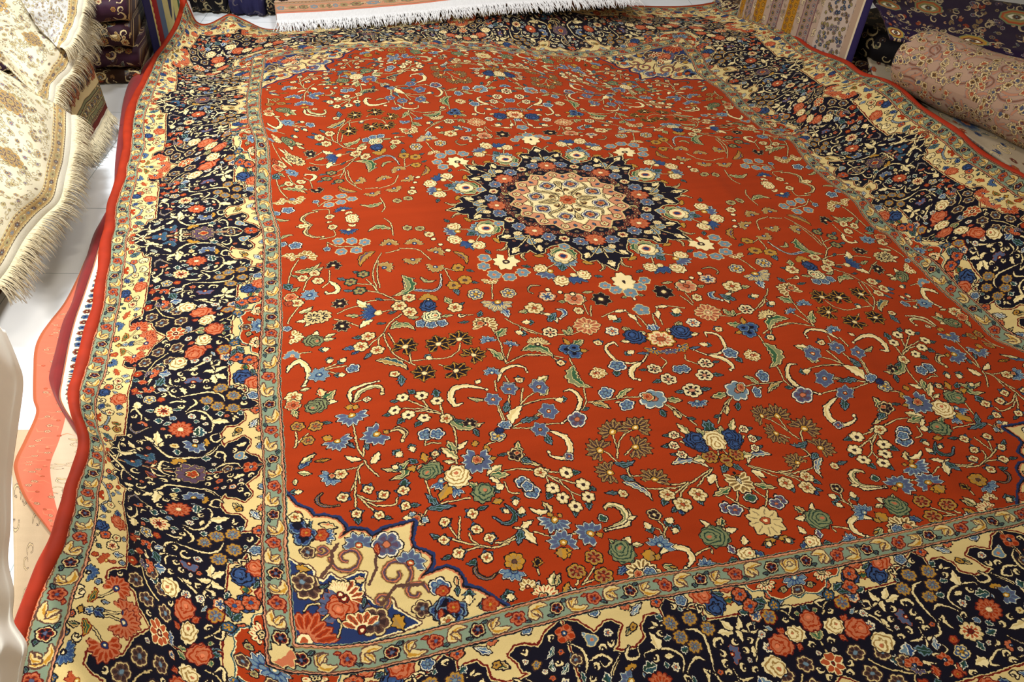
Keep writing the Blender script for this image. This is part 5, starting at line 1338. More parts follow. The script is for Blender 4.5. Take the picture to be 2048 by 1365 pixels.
    for q in ((330, 360), (380, 385), (350, 420), (310, 330), (1230, 880), (1280, 850), (1340, 880), (1310, 910), (1260, 910)):
        cv.flower('db', 5, .014, *g(*q)); cv.poly([g(q[0] - 40, q[1]), g(q[0], q[1] - 50), g(q[0] + 45, q[1]), g(q[0], q[1] + 40)], [(0, 'navy')])
    cv.flower('orr', 4, .008, *g(370, 375)); cv.flower('orr', 4, .008, *g(1320, 860)); cv.flower('cream', 5, .010, *g(1265, 945)); cv.leaf('orr', 0, .4, g(1240, 870), g(1220, 920))
    cv.flower('bl', 5, .014, *g(1255, 725)); cv.flower('orr', 4, .008, *g(1270, 755)); cv.leaf('orc', 0, .4, g(1375, 670), g(1375, 730)); cv.leaf('dg', 0, .4, g(1375, 730), g(1370, 790))
    cv.leaf('dg', 0, .6, g(1510, 890), g(1530, 830)); cv.flower('orr', 5, .011, *g(1570, 865)); cv.leaf('orr', 0, .5, g(300, 215), g(340, 230)); cv.flower('gd', 5, .010, *g(300, 265))
    cv.daisy('mapl', 9, 250, .036, *g(590, 860), *g(560, 800)); cv.rose('salm', .022, *g(590, 850)); cv.daisy('crd', 6, 140, .030, *g(600, 800), *g(660, 740)); cv.daisy('crd', 6, 110, .022, *g(580, 780), *g(570, 720))
    cv.daisy('ord', 7, 120, .044, *g(330, 1105), *g(400, 980)); cv.flower('crv', 6, .020, *g(375, 775)); cv.flower('crv', 5, .016, *g(340, 740)); cv.flower('crv', 6, .021, *g(790, 930)); cv.daisy('crd', 5, 150, .028, *g(700, 980), *g(690, 900))
    cv.leaf('gold', 0, .6, g(300, 640), g(395, 650)); cv.leaf('gold', 0, .7, g(920, 890), g(970, 980)); cv.leaf('orc', 0, .8, g(690, 680), g(760, 670)); cv.leaf('dg', 0, .3, g(450, 760), g(520, 730)); cv.leaf('dg', 0, .3, g(740, 790), g(720, 850))
    cv.stem([g(340, 930), g(370, 890), g(440, 860)], .0010); cv.stem([g(550, 930), g(570, 970), g(540, 1040)], .0010); cv.stem([g(450, 960), g(500, 920)], .0010)

    # borders: one unit drawn again and again, mirrored at its ends
    P2 = .3675
    inner_line = [(0, -.001), (.011, .006), (.0215, .010), (.0315, .021), (.041, .031), (.058, .021), (.0698, .0207), (.081, .030), (.073, .043), (.068, .058), (.059, .063), (.074, .068), (.092, .066), (.109, .055), (.110, .037), (.1215, .025), (.136, .025), (.149, .034), (.147, .016), (.160, .001), (.170, .009), (.181, .0226), (.194, .0236), (.206, .030), (.209, .047), (.30, .050), (P2, .051)]
    outer_line = [(P2, .163), (.356, .172), (.3435, .184), (.3189, .192), (.3084, .215), (.312, .240), (.299, .240), (.291, .232), (.284, .212), (.18, .211), (.082, .210), (.076, .228), (.060, .232), (.050, .252), (.036, .240), (.022, .250), (.014, .266), (0, .272)]
    red_half = [(-.080, -.004), (-.070, .012), (-.052, .016), (-.046, .028), (-.030, .035), (-.012, .031), (0, .036), (.012, .031), (.030, .035), (.046, .028), (.052, .016), (.070, .012), (.080, -.004)]
    def tile(c2, T, half):
        poly = [T(*q) for q in inner_line] + [T(*q) for q in outer_line]
        c2.poly(poly, [(.0036, 'cream'), (.0030, 'dred'), (.0005, 'cream'), (-.0013, 'navy')])
        c2.run([r for r in BORDER if r[0] != 'X'], T)
    def strip(c2, place):
        """place(sig, s0): transform for a unit that starts at s0 and runs in direction sig"""
        for s0, sig in place['units']:
            T = XF((lambda s, d, s0=s0, sig=sig: place['map'](s0 + sig * s, d)), keep=place['keep'] * sig > 0)
            tile(c2, T, 1)
        for s0 in place['reds']:
            m = lambda s, d, s0=s0: place['map'](s0 + s, d)
            c2.poly([m(*q) for q in red_half], [(.0034, 'teal'), (.0016, 'pale'), (0, 'red')])
            c2.daisy('bl', 6, 190, .022, *m(0, .004), *m(0, .03)); c2.flower('crv', 5, .0085, *m(.002, .026))
            for s in (-1, 1):
                c2.daisy('crd', 6, 170, .017, *m(s * .047, .004), *m(s * .047, .03)); c2.flower('navc', 5, .006, *m(s * .047, .004)); c2.leaf('gd', 0, .5, m(s * .022, .019), m(s * .030, .022)); c2.flower('tanf', 4, .005, *m(s * .022, .020))
                c2.rose('blue', .018, *m(s * .135, .026)); c2.flower('or2', 6, .012, *m(s * .092, .016)); c2.flower('or2', 6, .012, *m(s * .083, .037)); c2.leaf('dg', 0, .4, m(s * .063, .040), m(s * .080, .047)); c2.flower('blg', 5, .009, *m(s * .045, .043))
                c2.rose('salm', .017, *m(s * .152, .006)); c2.leaf('dg', 0, .5, m(s * .118, .012), m(s * .13, .006)); c2.flower('bl', 5, .010, *m(s * .185, .010))
    def guard(c2, mp, lo, hi, flowers, w):
        rect = lambda a, b: [mp(lo, a), mp(hi, a), mp(hi, b), mp(lo, b)]
        c2.poly(rect(0, w), [(.0032, 'dark'), (.0014, 'pink'), (-.0006, 'brown'), (-.0018, 'tan'), (-.0026, 'sage')])
        c = w / 2
        fl = sorted(flowers)
        for i, (s, kind) in enumerate(fl):
            if i + 1 < len(fl):
                e = fl[i + 1][0]; L = e - s
                if L > .03:
                    sg = 1 if kind else -1
                    f = lambda a, b: mp(s + L * a, c + sg * b * w)
                    c2.curl('grd', .0048, [f(.24, .26), f(.45, .30), f(.62, .16), f(.66, -.08), f(.55, -.18), f(.50, -.05)])
                    c2.leaf('grd', .2, .38, f(.62, .10), f(.42, -.24)); c2.leaf('dg', 0, .4, f(.72, -.30), f(.86, -.22)); c2.leaf('orr' if kind else 'dg', 0, .45, f(.14, -.28), f(.27, -.24))
            c2.flower('gfo' if kind else 'gfd', 5, .0098, *mp(s, c))
    LG = [.025, .086, .15, .215, .286, .342, .39, .437, .507, .58, .647, .725, .787, .847, .901, .956, 1.005, 1.054]
    side_f = [(s, (len(LG) - 1 - i) % 2) for i, s in enumerate(LG)] + [(-.025, 1)]
    end_f = [(.03 + .0561 * i, i % 2) for i in range(-1, 13)]
    end_f = [(s, k % 2) for s, k in end_f]
    side = Canvas(W, H, PPU, 'cream'); end = Canvas(W, H, PPU, 'cream')
    strip(side, dict(map=lambda s, d: (.742 + d, s), keep=-1, units=[(0, 1), (0, -1), (.735, -1), (.735, 1), (1.47, -1), (1.47, 1)], reds=[.3675, 1.1025]))
    strip(end, dict(map=lambda s, d: (s, 1.095 + d), keep=1, units=[(.3675, -1), (.3675, 1), (1.1025, -1), (1.1025, 1)], reds=[0, .735]))
    def vine(c, x, y, rng):
        q = rng.random()
        if q < .55: hook(c, x, y, rng, .0086, .0040)
        elif q < .8: 
            a = rng.uniform(0, 6.28); c.leaf('cream' if q < .72 else 'dgw', .15, .4, (x - .010 * math.cos(a), y - .010 * math.sin(a)), (x + .010 * math.cos(a), y + .010 * math.sin(a)))
        else: c.flower(rng.choice(('wst', 'gbr', 'or2', 'crb')), 5, .0065, x, y)
    def vine2(c, x, y, rng):
        if rng.random() < .7: hook(c, x, y, rng, .0050, .0026)
        else: c.flower(rng.choice(('wst', 'or2')), 5, .0042, x, y)
    def onc(c, x, y, rng):
        q = rng.random()
        if q < .25: hook(c, x, y, rng, .0088, .0056)
        elif q < .55: c.leaf(rng.choice(('dg', 'bl', 'gd', 'grr')), .1, .45, (x - .008, y + rng.uniform(-.006, .006)), (x + .008, y + rng.uniform(-.006, .006)))
        else: c.flower(rng.choice(('or2', 'orr', 'blg', 'gcr', 'bl')), 5, rng.uniform(.006, .009), x, y)
    fill_empty(side, (.745, 0, 1.015, VM), 'navy', .012, .0088, vine, 3)
    fill_empty(side, (.745, 0, 1.015, VM), 'navy', .007, .0050, vine2, 4)
    fill_empty(end, (0, 1.098, UM, 1.37), 'navy', .012, .0088, vine, 5)
    fill_empty(end, (0, 1.098, UM, 1.37), 'navy', .007, .0050, vine2, 6)
    fill_empty(side, (.745, 0, 1.015, VM), 'cream', .012, .0100, onc, 7)
    fill_empty(end, (0, 1.098, UM, 1.37), 'cream', .012, .0100, onc, 8)
    def onc2(c, x, y, rng):
        if rng.random() < .35: hook(c, x, y, rng, .0052, .0040)
        elif rng.random() < .5: c.leaf(rng.choice(('dg', 'bl', 'gd', 'orr', 'cream')), .1, .5, (x - .005, y + rng.uniform(-.004, .004)), (x + .005, y + rng.uniform(-.004, .004)))
        else: c.flower(rng.choice(('or2', 'orr', 'blg', 'bl')), 5, .0044, x, y)
    fill_empty(side, (.93, 0, 1.015, VM), 'cream', .0085, .0062, onc2, 9)
    fill_empty(end, (0, 1.29, UM, 1.37), 'cream', .0085, .0062, onc2, 10)
    def onm(c, x, y, rng):
        hook(c, x, y, rng, .006, .0048)
    fill_empty(cv, (0, 0, .11, .11), 'pale', .009, .0058, lambda c, x, y, rng: c.curl('arab', .0040, [(x - .006, y - .004), (x, y + .006), (x + .006, y), (x + .002, y - .003)]), 12)
    def tiny(c, x, y, rng):
        c.flower(rng.choice(('dc', 'crv')), 5, .0042, x, y)
    fill_empty(cv, (0, 0, .24, .24), 'navy', .009, .0058, tiny, 13, mask=lambda x, y: math.hypot(x, y) < .25)
    iu = (np.arange(W) + .5)[None, :] / PPU; iv = (np.arange(H) + .5)[:, None] / PPU
    m_side = (iu > .742) & ((iu - .742) >= (iv - 1.095))
    m_end = (iv > 1.095) & ~m_side
    cv.a[m_side] = side.a[m_side]; cv.a[m_end] = end.a[m_end]
    # corner: the red half medallion wraps round the guard corner
    # outer guard
    og = [(.028 + .0556 * i, i % 2) for i in range(-1, 26)]
    g2 = Canvas(W, H, PPU, 'sage')
    guard(g2, lambda s, d: (1.019 + d, s), -.1, 1.6, og, .0335)
    m = iu > 1.016; cv.a[np.broadcast_to(m, (H, W))] = g2.a[np.broadcast_to(m, (H, W))]
    g2 = Canvas(W, H, PPU, 'sage')
    guard(g2, lambda s, d: (s, 1.372 + d), -.1, 1.6, og, .0335)
    m = (iv > 1.369) & ((iu - 1.019) < (iv - 1.372)); cv.a[m] = g2.a[m]
    g2 = Canvas(W, H, PPU, 'sage')
    guard(g2, lambda s, d: (s, 1.060 + d), -.1, .742, end_f, .0335)
    m = (iv > 1.056) & (iv < 1.0975) & (iu < .7445); cv.a[m] = g2.a[m]
    g2 = Canvas(W, H, PPU, 'sage')
    guard(g2, lambda s, d: (.7105 + d, s), -.1, 1.097, side_f, .0315)
    m = (iu > .7065) & (iu < .7445) & (iv < 1.0975) & ((iu - .7105) > (iv - 1.060)); cv.a[m] = g2.a[m]
    for q in ((.7255, 1.077),): cv.leaf('orc', 0, .9, (q[0] - .012, q[1] - .012), (q[0] + .013, q[1] + .013)); 
    m = (iu > 1.0535) | (iv > 1.4065); cv.a[np.broadcast_to(m, (H, W))] = PAL['red']
    # hand-knotted wobble: outlines wander by a knot or two
    def smooth_noise(seed, cell):
        r = np.random.RandomState(seed); g = r.uniform(-1, 1, (H // cell + 3, W // cell + 3))
        y = np.arange(H) / cell; x = np.arange(W) / cell; j = y.astype(int); i = x.astype(int)
        fy = (y - j)[:, None]; fx_ = (x - i)[None, :]
        return (g[j][:, i] * (1 - fy) * (1 - fx_) + g[j + 1][:, i] * fy * (1 - fx_) + g[j][:, i + 1] * (1 - fy) * fx_ + g[j + 1][:, i + 1] * fy * fx_)
    jj, ii = np.mgrid[0:H, 0:W]
    dx = smooth_noise(1, 5) * 2.1 + smooth_noise(2, 23) * 2.5; dy = smooth_noise(3, 5) * 2.1 + smooth_noise(4, 23) * 2.5
    arr = cv.a[np.clip(jj + dy.round().astype(int), 0, H - 1), np.clip(ii + dx.round().astype(int), 0, W - 1)]
    return to_image('main rug weave', arr)

def pile_material(name, image, rough=0.85, sheen=0.03, ext='REPEAT', bump=0.35, knot=900.0, tint=0.12, blur=0.0, scale=None):
    """woven surface: the knots from the drawn weave, with abrash and pile from noise nodes"""
    m = bpy.data.materials.new(name); m.use_nodes = True
    nt = m.node_tree; N = nt.nodes; L = nt.links
    bs = N['Principled BSDF']
    uv = N.new('ShaderNodeUVMap'); uv.uv_map = 'UVMap'
    ti = N.new('ShaderNodeTexImage'); ti.image = image; ti.extension = ext; ti.interpolation = 'Linear'
    L.new(uv.outputs[0], ti.inputs[0])
    tc = N.new('ShaderNodeTexCoord')
    n1 = N.new('ShaderNodeTexNoise'); n1.inputs['Scale'].default_value = 3.2; n1.inputs['Detail'].default_value = 4
    L.new(tc.outputs['Object'], n1.inputs[0])
    mp = N.new('ShaderNodeMapping'); mp.inputs['Scale'].default_value = (1.2, 26, 1)
    L.new(uv.outputs[0], mp.inputs[0])
    n2 = N.new('ShaderNodeTexNoise'); n2.inputs['Scale'].default_value = 2.0; n2.inputs['Detail'].default_value = 3
    L.new(mp.outputs[0], n2.inputs[0])
    n3 = N.new('ShaderNodeTexNoise'); n3.inputs['Scale'].default_value = knot; n3.inputs['Detail'].default_value = 1
    L.new(tc.outputs['Object'], n3.inputs[0])
    def mth(op, a, b):
        q = N.new('ShaderNodeMath'); q.operation = op
        for i, v in enumerate((a, b)):
            if isinstance(v, (int, float)): q.inputs[i].default_value = v
            else: L.new(v, q.inputs[i])
        return q.outputs[0]
    s = mth('ADD', mth('MULTIPLY', mth('SUBTRACT', n1.outputs[0], .5), tint * 2.4), mth('MULTIPLY', mth('SUBTRACT', n2.outputs[0], .5), tint * 2.0))
    s = mth('ADD', s, mth('MULTIPLY', mth('SUBTRACT', n3.outputs[0], .5), .35))
    s = mth('ADD', s, 1.0)
    hsv = N.new('ShaderNodeHueSaturation'); L.new(ti.outputs[0], hsv.inputs['Color']); L.new(s, hsv.inputs['Value'])
    L.new(hsv.outputs[0], bs.inputs['Base Color'])
    bs.inputs['Roughness'].default_value = rough
    bs.inputs['Specular IOR Level'].default_value = 0.08
    bs.inputs['Sheen Weight'].default_value = sheen
    bs.inputs['Sheen Roughness'].default_value = 0.45
    bs.inputs['Sheen Tint'].default_value = (1, .82, .6, 1)
    if bump:
        lum = N.new('ShaderNodeRGBToBW'); L.new(ti.outputs[0], lum.inputs[0])
        hh = mth('ADD', mth('MULTIPLY', lum.outputs[0], .6), mth('MULTIPLY', n3.outputs[0], .7))
        b = N.new('ShaderNodeBump'); b.inputs['Strength'].default_value = bump; b.inputs['Distance'].default_value = .002
        L.new(hh, b.inputs['Height']); L.new(b.outputs[0], bs.inputs['Normal'])
    return m

def plain_material(name, col, rough=0.85, sheen=0.3, noise=.12, scale=60, bump=.2, stretch=(1, 1, 1), spec=.2):
    m = bpy.data.materials.new(name); m.use_nodes = True
    nt = m.node_tree; N = nt.nodes; L = nt.links; bs = N['Principled BSDF']
    tc = N.new('ShaderNodeTexCoord'); mp = N.new('ShaderNodeMapping'); mp.inputs['Scale'].default_value = stretch
    L.new(tc.outputs['Object'], mp.inputs[0])
    n = N.new('ShaderNodeTexNoise'); n.inputs['Scale'].default_value = scale; n.inputs['Detail'].default_value = 4
    L.new(mp.outputs[0], n.inputs[0])
    r = N.new('ShaderNodeMapRange'); r.inputs['To Min'].default_value = 1 - noise * 2; r.inputs['To Max'].default_value = 1 + noise * 2
    L.new(n.outputs[0], r.inputs[0])
    hs = N.new('ShaderNodeHueSaturation'); hs.inputs['Color'].default_value = sRGB(col) + (1,)
    L.new(r.outputs[0], hs.inputs['Value']); L.new(hs.outputs[0], bs.inputs['Base Color'])
    bs.inputs['Roughness'].default_value = rough; bs.inputs['Sheen Weight'].default_value = sheen
    bs.inputs['Specular IOR Level'].default_value = spec
    if bump:
        b = N.new('ShaderNodeBump'); b.inputs['Strength'].default_value = bump; b.inputs['Distance'].default_value = .003
        L.new(n.outputs[0], b.inputs['Height']); L.new(b.outputs[0], bs.inputs['Normal'])
    return m

# ------------------------------------------------------------------ how the rug lies: measured points, then a smooth surface through them
_lat = np.array([[tuple(map(float, c.split(','))) for c in r.split()] for r in LAT.strip().splitlines()]) / 1000.0
_vn = np.linspace(-1.42, 1.42, _lat.shape[0]); _un = np.array(UN)
def _cubic(xn, A, x):
    """Catmull-Rom through non-uniform nodes along axis 0"""
    d = np.empty_like(A); h = np.diff(xn)
    s = np.diff(A, axis=0) / h.reshape(-1, *([1] * (A.ndim - 1)))
    d[0], d[-1] = s[0], s[-1]
    w = (h[:-1] / (h[:-1] + h[1:])).reshape(-1, *([1] * (A.ndim - 1)))
    d[1:-1] = s[:-1] * (1 - w) + s[1:] * w
    i = np.clip(np.searchsorted(xn, x, side='right') - 1, 0, len(xn) - 2)
    hh = h[i].reshape(-1, *([1] * (A.ndim - 1))); t = ((x - xn[i]) / h[i]).reshape(-1, *([1] * (A.ndim - 1)))
    return ((2 * t ** 3 - 3 * t ** 2 + 1) * A[i] + (t ** 3 - 2 * t ** 2 + t) * hh * d[i] + (-2 * t ** 3 + 3 * t ** 2) * A[i + 1] + (t ** 3 - t ** 2) * hh * d[i + 1])
def rug_grid(us, vs):
    B = _cubic(_vn, _lat, np.asarray(vs))
    return np.swapaxes(_cubic(_un, np.swapaxes(B, 0, 1), np.asarray(us)), 0, 1)
def make_main_rug():
    root = empty('persian_rug', (0.2, 3.0, 0.0))
    tag(root, 'huge orange-red medallion rug with a navy flowered border spread over the floor', 'rug')
    us = np.concatenate([np.linspace(-1.055, -.72, 70)[:-1], np.linspace(-.72, .72, 150)[:-1], np.linspace(.72, 1.055, 60)])
    vs = np.linspace(-1.42, 1.42, 330)
    G = rug_grid(us, vs)
    nu, nv = len(us), len(vs)
    UU, VV = np.meshgrid(us, vs)
    wob = .0022 * np.sin(UU * 9 + VV * 4) * np.sin(VV * 7 - UU * 3) + .0016 * np.sin(UU * 23 + 2 * np.sin(VV * 9)) + .0016 * np.sin(VV * 19 + 2 * np.sin(UU * 7))
    # crease lines left from folding
    wob += .0045 * np.exp(-((VV - .36) / .02) ** 2) + .004 * np.exp(-((UU - .40 - .05 * VV) / .018) ** 2) + .004 * np.exp(-((VV + .33) / .025) ** 2) * .6
    G = G.copy(); G[..., 2] += wob + .012
    verts = G.reshape(-1, 3)
    idx = np.arange(nu * nv).reshape(nv, nu)
    faces = np.stack([idx[:-1, :-1], idx[:-1, 1:], idx[1:, 1:], idx[1:, :-1]], -1).reshape(-1, 4)
    uvs = np.stack([UU / UM, VV / VM], -1).reshape(-1, 2)
    # underside, one centimetre below, closed round the rim
    n0 = len(verts)
    low = verts.copy(); low[:, 2] -= .011
    allv = np.vstack([verts, low]); alluv = np.vstack([uvs, uvs])
    f2 = faces[:, ::-1] + n0
    rim = np.concatenate([idx[0, :], idx[1:, -1], idx[-1, -2::-1], idx[-2:0:-1, 0]])
    r2 = np.roll(rim, -1)
    f3 = np.stack([rim, rim + n0, r2 + n0, r2], -1)
    img = main_rug_texture()
    mat = pile_material('main rug pile', img, ext='MIRROR', sheen=.04, tint=.16, bump=.4)
    make_obj('pile_field', allv.tolist(), np.vstack([faces, f2, f3]).tolist(), mat, root, alluv)
    # thick velvety red edge rolls along both long sides
    red = plain_material('red edge pile', (156, 42, 12), rough=.7, sheen=0, noise=.18, scale=16, bump=.25)
    for sgn, r in ((-1, .021), (1, .019)):
        E = rug_grid([sgn * 1.055, sgn * 1.02], np.linspace(-1.42, 1.42, 260))
        e0, e1 = E[:, 0], E[:, 1]
        out = e0 - e1; out[:, 2] = 0; out /= np.linalg.norm(out, axis=1, keepdims=True) + 1e-9
        nring = 14; V = []; F = []
        for i in range(len(e0)):
            c = e0[i] + out[i] * r * .75 + np.array([0, 0, .004])
            rr = r * (1 + .07 * math.sin(i * .21) + .05 * math.sin(i * .57))
            for k in range(nring):
                a = 2 * math.pi * k / nring
                V.append(c + out[i] * rr * math.cos(a) + np.array([0, 0, rr * .82 * math.sin(a)]))
        for i in range(len(e0) - 1):
            for k in range(nring):
                F.append((i * nring + k, i * nring + (k + 1) % nring, (i + 1) * nring + (k + 1) % nring, (i + 1) * nring + k))
        F.append(tuple(range(nring))); F.append(tuple(range((len(e0) - 1) * nring, len(e0) * nring))[::-1])
        make_obj('edge_roll', V, F, red, root)
    # white woven selvage at the far end
    sel = plain_material('cotton selvage', (226, 214, 208), noise=.1, scale=90)
    E = rug_grid(np.linspace(-1.05, 1.05, 200), [1.42, 1.40])
    V = []; F = []
    for i in range(200):
        a, b = E[0, i], E[1, i]; d = a - b; d[2] = 0; d /= np.linalg.norm(d) + 1e-9
        a = a + np.array([0, 0, .008])
        V += [a, a + d * .018 + np.array([0, 0, -.003]), a + d * .03 + np.array([0, 0, -.013])]
    for i in range(199):
        for k in range(2): F.append((i * 3 + k, i * 3 + k + 1, i * 3 + k + 4, i * 3 + k + 3))
    make_obj('selvage', V, F, sel, root)
    return root
main_rug = make_main_rug()

# ------------------------------------------------------------------ the shop around the rug
def struct(name, verts, faces, mat):
    o = make_obj(name, verts, faces, mat, smooth=False); o['kind'] = 'structure'; return o
def floor_material():
    m = bpy.data.materials.new('white vinyl tiles'); m.use_nodes = True
    nt = m.node_tree; N = nt.nodes; L = nt.links; bs = N['Principled BSDF']
    tc = N.new('ShaderNodeTexCoord'); mp = N.new('ShaderNodeMapping'); mp.inputs['Rotation'].default_value = (0, 0, -.10); mp.inputs['Location'].default_value = (.12, .21, 0)
    L.new(tc.outputs['Object'], mp.inputs[0])
    br = N.new('ShaderNodeTexBrick'); br.offset = 0; br.inputs['Scale'].default_value = 1
    br.inputs['Brick Width'].default_value = .45; br.inputs['Row Height'].default_value = .45; br.inputs['Mortar Size'].default_value = .0016
    br.inputs['Color1'].default_value = sRGB((240, 243, 246)) + (1,); br.inputs['Color2'].default_value = sRGB((236, 240, 244)) + (1,); br.inputs['Mortar'].default_value = sRGB((150, 165, 170)) + (1,)
    L.new(mp.outputs[0], br.inputs[0])
    n = N.new('ShaderNodeTexNoise'); n.inputs['Scale'].default_value = 5; L.new(tc.outputs['Object'], n.inputs[0])
    r = N.new('ShaderNodeMapRange'); r.inputs['To Min'].default_value = .92; r.inputs['To Max'].default_value = 1.04; L.new(n.outputs[0], r.inputs[0])
    h = N.new('ShaderNodeHueSaturation'); L.new(br.outputs[0], h.inputs['Color']); L.new(r.outputs[0], h.inputs['Value']); L.new(h.outputs[0], bs.inputs['Base Color'])
    bs.inputs['Roughness'].default_value = .42
    return m
struct('floor', [(-4, -1, 0), (4.5, -1, 0), (4.5, 8, 0), (-4, 8, 0)], [(0, 1, 2, 3)], floor_material())
wallm = plain_material('cream plaster', (206, 196, 176), noise=.04, scale=3, bump=.1, sheen=0)
struct('wall_back', [(-4, 8, 0), (4.5, 8, 0), (4.5, 8, 3.2), (-4, 8, 3.2)], [(0, 3, 2, 1)], wallm)
struct('wall_left', [(-4, -1, 0), (-4, 8, 0), (-4, 8, 3.2), (-4, -1, 3.2)], [(0, 3, 2, 1)], wallm)
struct('wall_right', [(4.5, -1, 0), (4.5, 8, 0), (4.5, 8, 3.2), (4.5, -1, 3.2)], [(0, 1, 2, 3)], wallm)

def garden(cv, rect, n, kinds, r0, r1, seed, vines=True):
    rng = random.Random(seed); x0, y0, x1, y1 = rect
    for i in range(n):
        x, y = rng.uniform(x0, x1), rng.uniform(y0, y1); r = rng.uniform(r0, r1); a = rng.uniform(0, 6.28)
        q = rng.random()
        if vines and q < .35: hook(cv, x, y, rng, r * 1.5, r * .6)
        elif q < .5: cv.leaf(rng.choice(('cream', 'dgw', 'gg')), .15, .4, (x, y), (x + 2 * r * math.cos(a), y + 2 * r * math.sin(a)))
        elif q < .8: cv.flower(rng.choice(kinds), 6, r, x, y)
        else: cv.daisy(rng.choice(kinds), 7, 300, r * 1.2, x, y, x + math.cos(a), y + math.sin(a))
def mute(cv, to, k, gain=1.0):
    t = np.array(to, np.float32) / 255
    cv.a[:] = (cv.a * (1 - k) + t * k) * gain
def band(cv, y0, y1, base, kinds, r, step, seed, edge='choco', vert=False):
    """a guard stripe across the cloth, or up it, with a row of florets"""
    s = cv.s
    for (a, b, c) in ((y0, y1, edge), (y0 + .003, y1 - .003, 'cream'), (y0 + .006, y1 - .006, base)):
        sl = slice(max(0, int(a * s)), max(0, int(b * s)))
        if vert: cv.a[:, sl] = PAL[c]
        else: cv.a[sl, :] = PAL[c]
    rng = random.Random(seed); q = step / 2; i = 0
    while q < (cv.h if vert else cv.w) / s:
        p = ((y0 + y1) / 2, q) if vert else (q, (y0 + y1) / 2)
        cv.flower(kinds[i % len(kinds)], 6, r, *p); 
        p2 = ((y0 + y1) / 2, q + step / 2) if vert else (q + step / 2, (y0 + y1) / 2)
        hook(cv, p2[0], p2[1], rng, r * .55, r * .3)
        q += step; i += 1

def tex_ivory(seed, field=(198, 188, 160), medal=True):
    cv = Canvas(900, 900, 700, 'pale'); cv.a[:] = np.array(field, np.float32) / 255
    rng = random.Random(seed)
    for i in range(900):
        x, y = rng.uniform(.0, 1.1), rng.uniform(.02, 1.28)
        hook(cv, x, y, rng, rng.uniform(.012, .026), .004)
        if i % 3 == 0: cv.flower(rng.choice(('crv', 'tanf', 'blp', 'gbr')), 6, rng.uniform(.010, .018), x, y)
    if medal:
        for (x, y, r) in ((.80, .40, .085), (.86, .90, .085), (.55, .65, .10), (.5, 1.1, .08), (.62, .12, .08)):
            cv.flower('gbr', 8, r, x, y); cv.flower('tng', 10, r * .8, x, y); cv.flower('crv', 8, r * .5, x, y); cv.daisy('tanf', 8, 360, r * .35, x, y, x + 1, y)
            for k in range(10): cv.flower('crv', 5, r * .14, x + r * .66 * math.cos(k * .628), y + r * .66 * math.sin(k * .628))
    mute(cv, field, .12)
    x = .0
    def strip(a, b, base, kinds, r, st, k): band(cv, a, b, base, kinds, r, st, k, edge='tan', vert=True)
    strip(1.245, 1.275, 'pale', ('crv',), .008, .03, 1)
    strip(1.16, 1.245, 'tan', ('crv', 'gbr', 'tanf'), .030, .075, 2)
    strip(1.125, 1.16, 'pale', ('crv', 'tng'), .011, .036, 3)
    cv.a[:, int(1.12 * 700):] = cv.a[:, int(1.12 * 700):] * .8 + np.array((196, 182, 150), np.float32) / 255 * .2
    cv.a[:, int(1.276 * 700):] = np.array((222, 214, 196), np.float32) / 255
    return cv
def smooth_sheet(rows, nu, nv):
    A = np.array(rows, float)
    B = _cubic(np.linspace(0, 1, A.shape[0]), A, np.linspace(0, 1, nv))
    return np.swapaxes(_cubic(np.linspace(0, 1, A.shape[1]), np.swapaxes(B, 0, 1), np.linspace(0, 1, nu)), 0, 1)
def sheet(name, rows, mat, parent, nu=40, nv=60, thick=.006, wrinkle=.0, seed=0, su=1.0, sv=1.0, u0=0, v0=0, ripple=None):
    G = smooth_sheet(rows, nu, nv)
    uu, vv = np.meshgrid(np.linspace(0, 1, nu), np.linspace(0, 1, nv))
    if wrinkle:
        G[..., 2] += wrinkle * (np.sin(vv * 17 + seed + 2 * np.sin(uu * 3)) * np.sin(uu * 5 + seed) + .5 * np.sin(vv * 31 + uu * 9 + seed))
    if ripple is not None: G[..., 2] += ripple(uu, vv)
    # cloth length along u and v so the weave keeps its size
    V = G.reshape(-1, 3); idx = np.arange(nu * nv).reshape(nv, nu)
    F = np.stack([idx[:-1, :-1], idx[:-1, 1:], idx[1:, 1:], idx[1:, :-1]], -1).reshape(-1, 4)
    n0 = len(V); low = V.copy(); low[:, 2] -= thick
    rim = np.concatenate([idx[0, :], idx[1:, -1], idx[-1, -2::-1], idx[-2:0:-1, 0]]); r2 = np.roll(rim, -1)
    uvs = np.stack([u0 + uu * su, v0 + vv * sv], -1).reshape(-1, 2)
    o = make_obj(name, np.vstack([V, low]).tolist(), np.vstack([F, F[:, ::-1] + n0, np.stack([rim, rim + n0, r2 + n0, r2], -1)]).tolist(), mat, parent, np.vstack([uvs, uvs]))
    return G
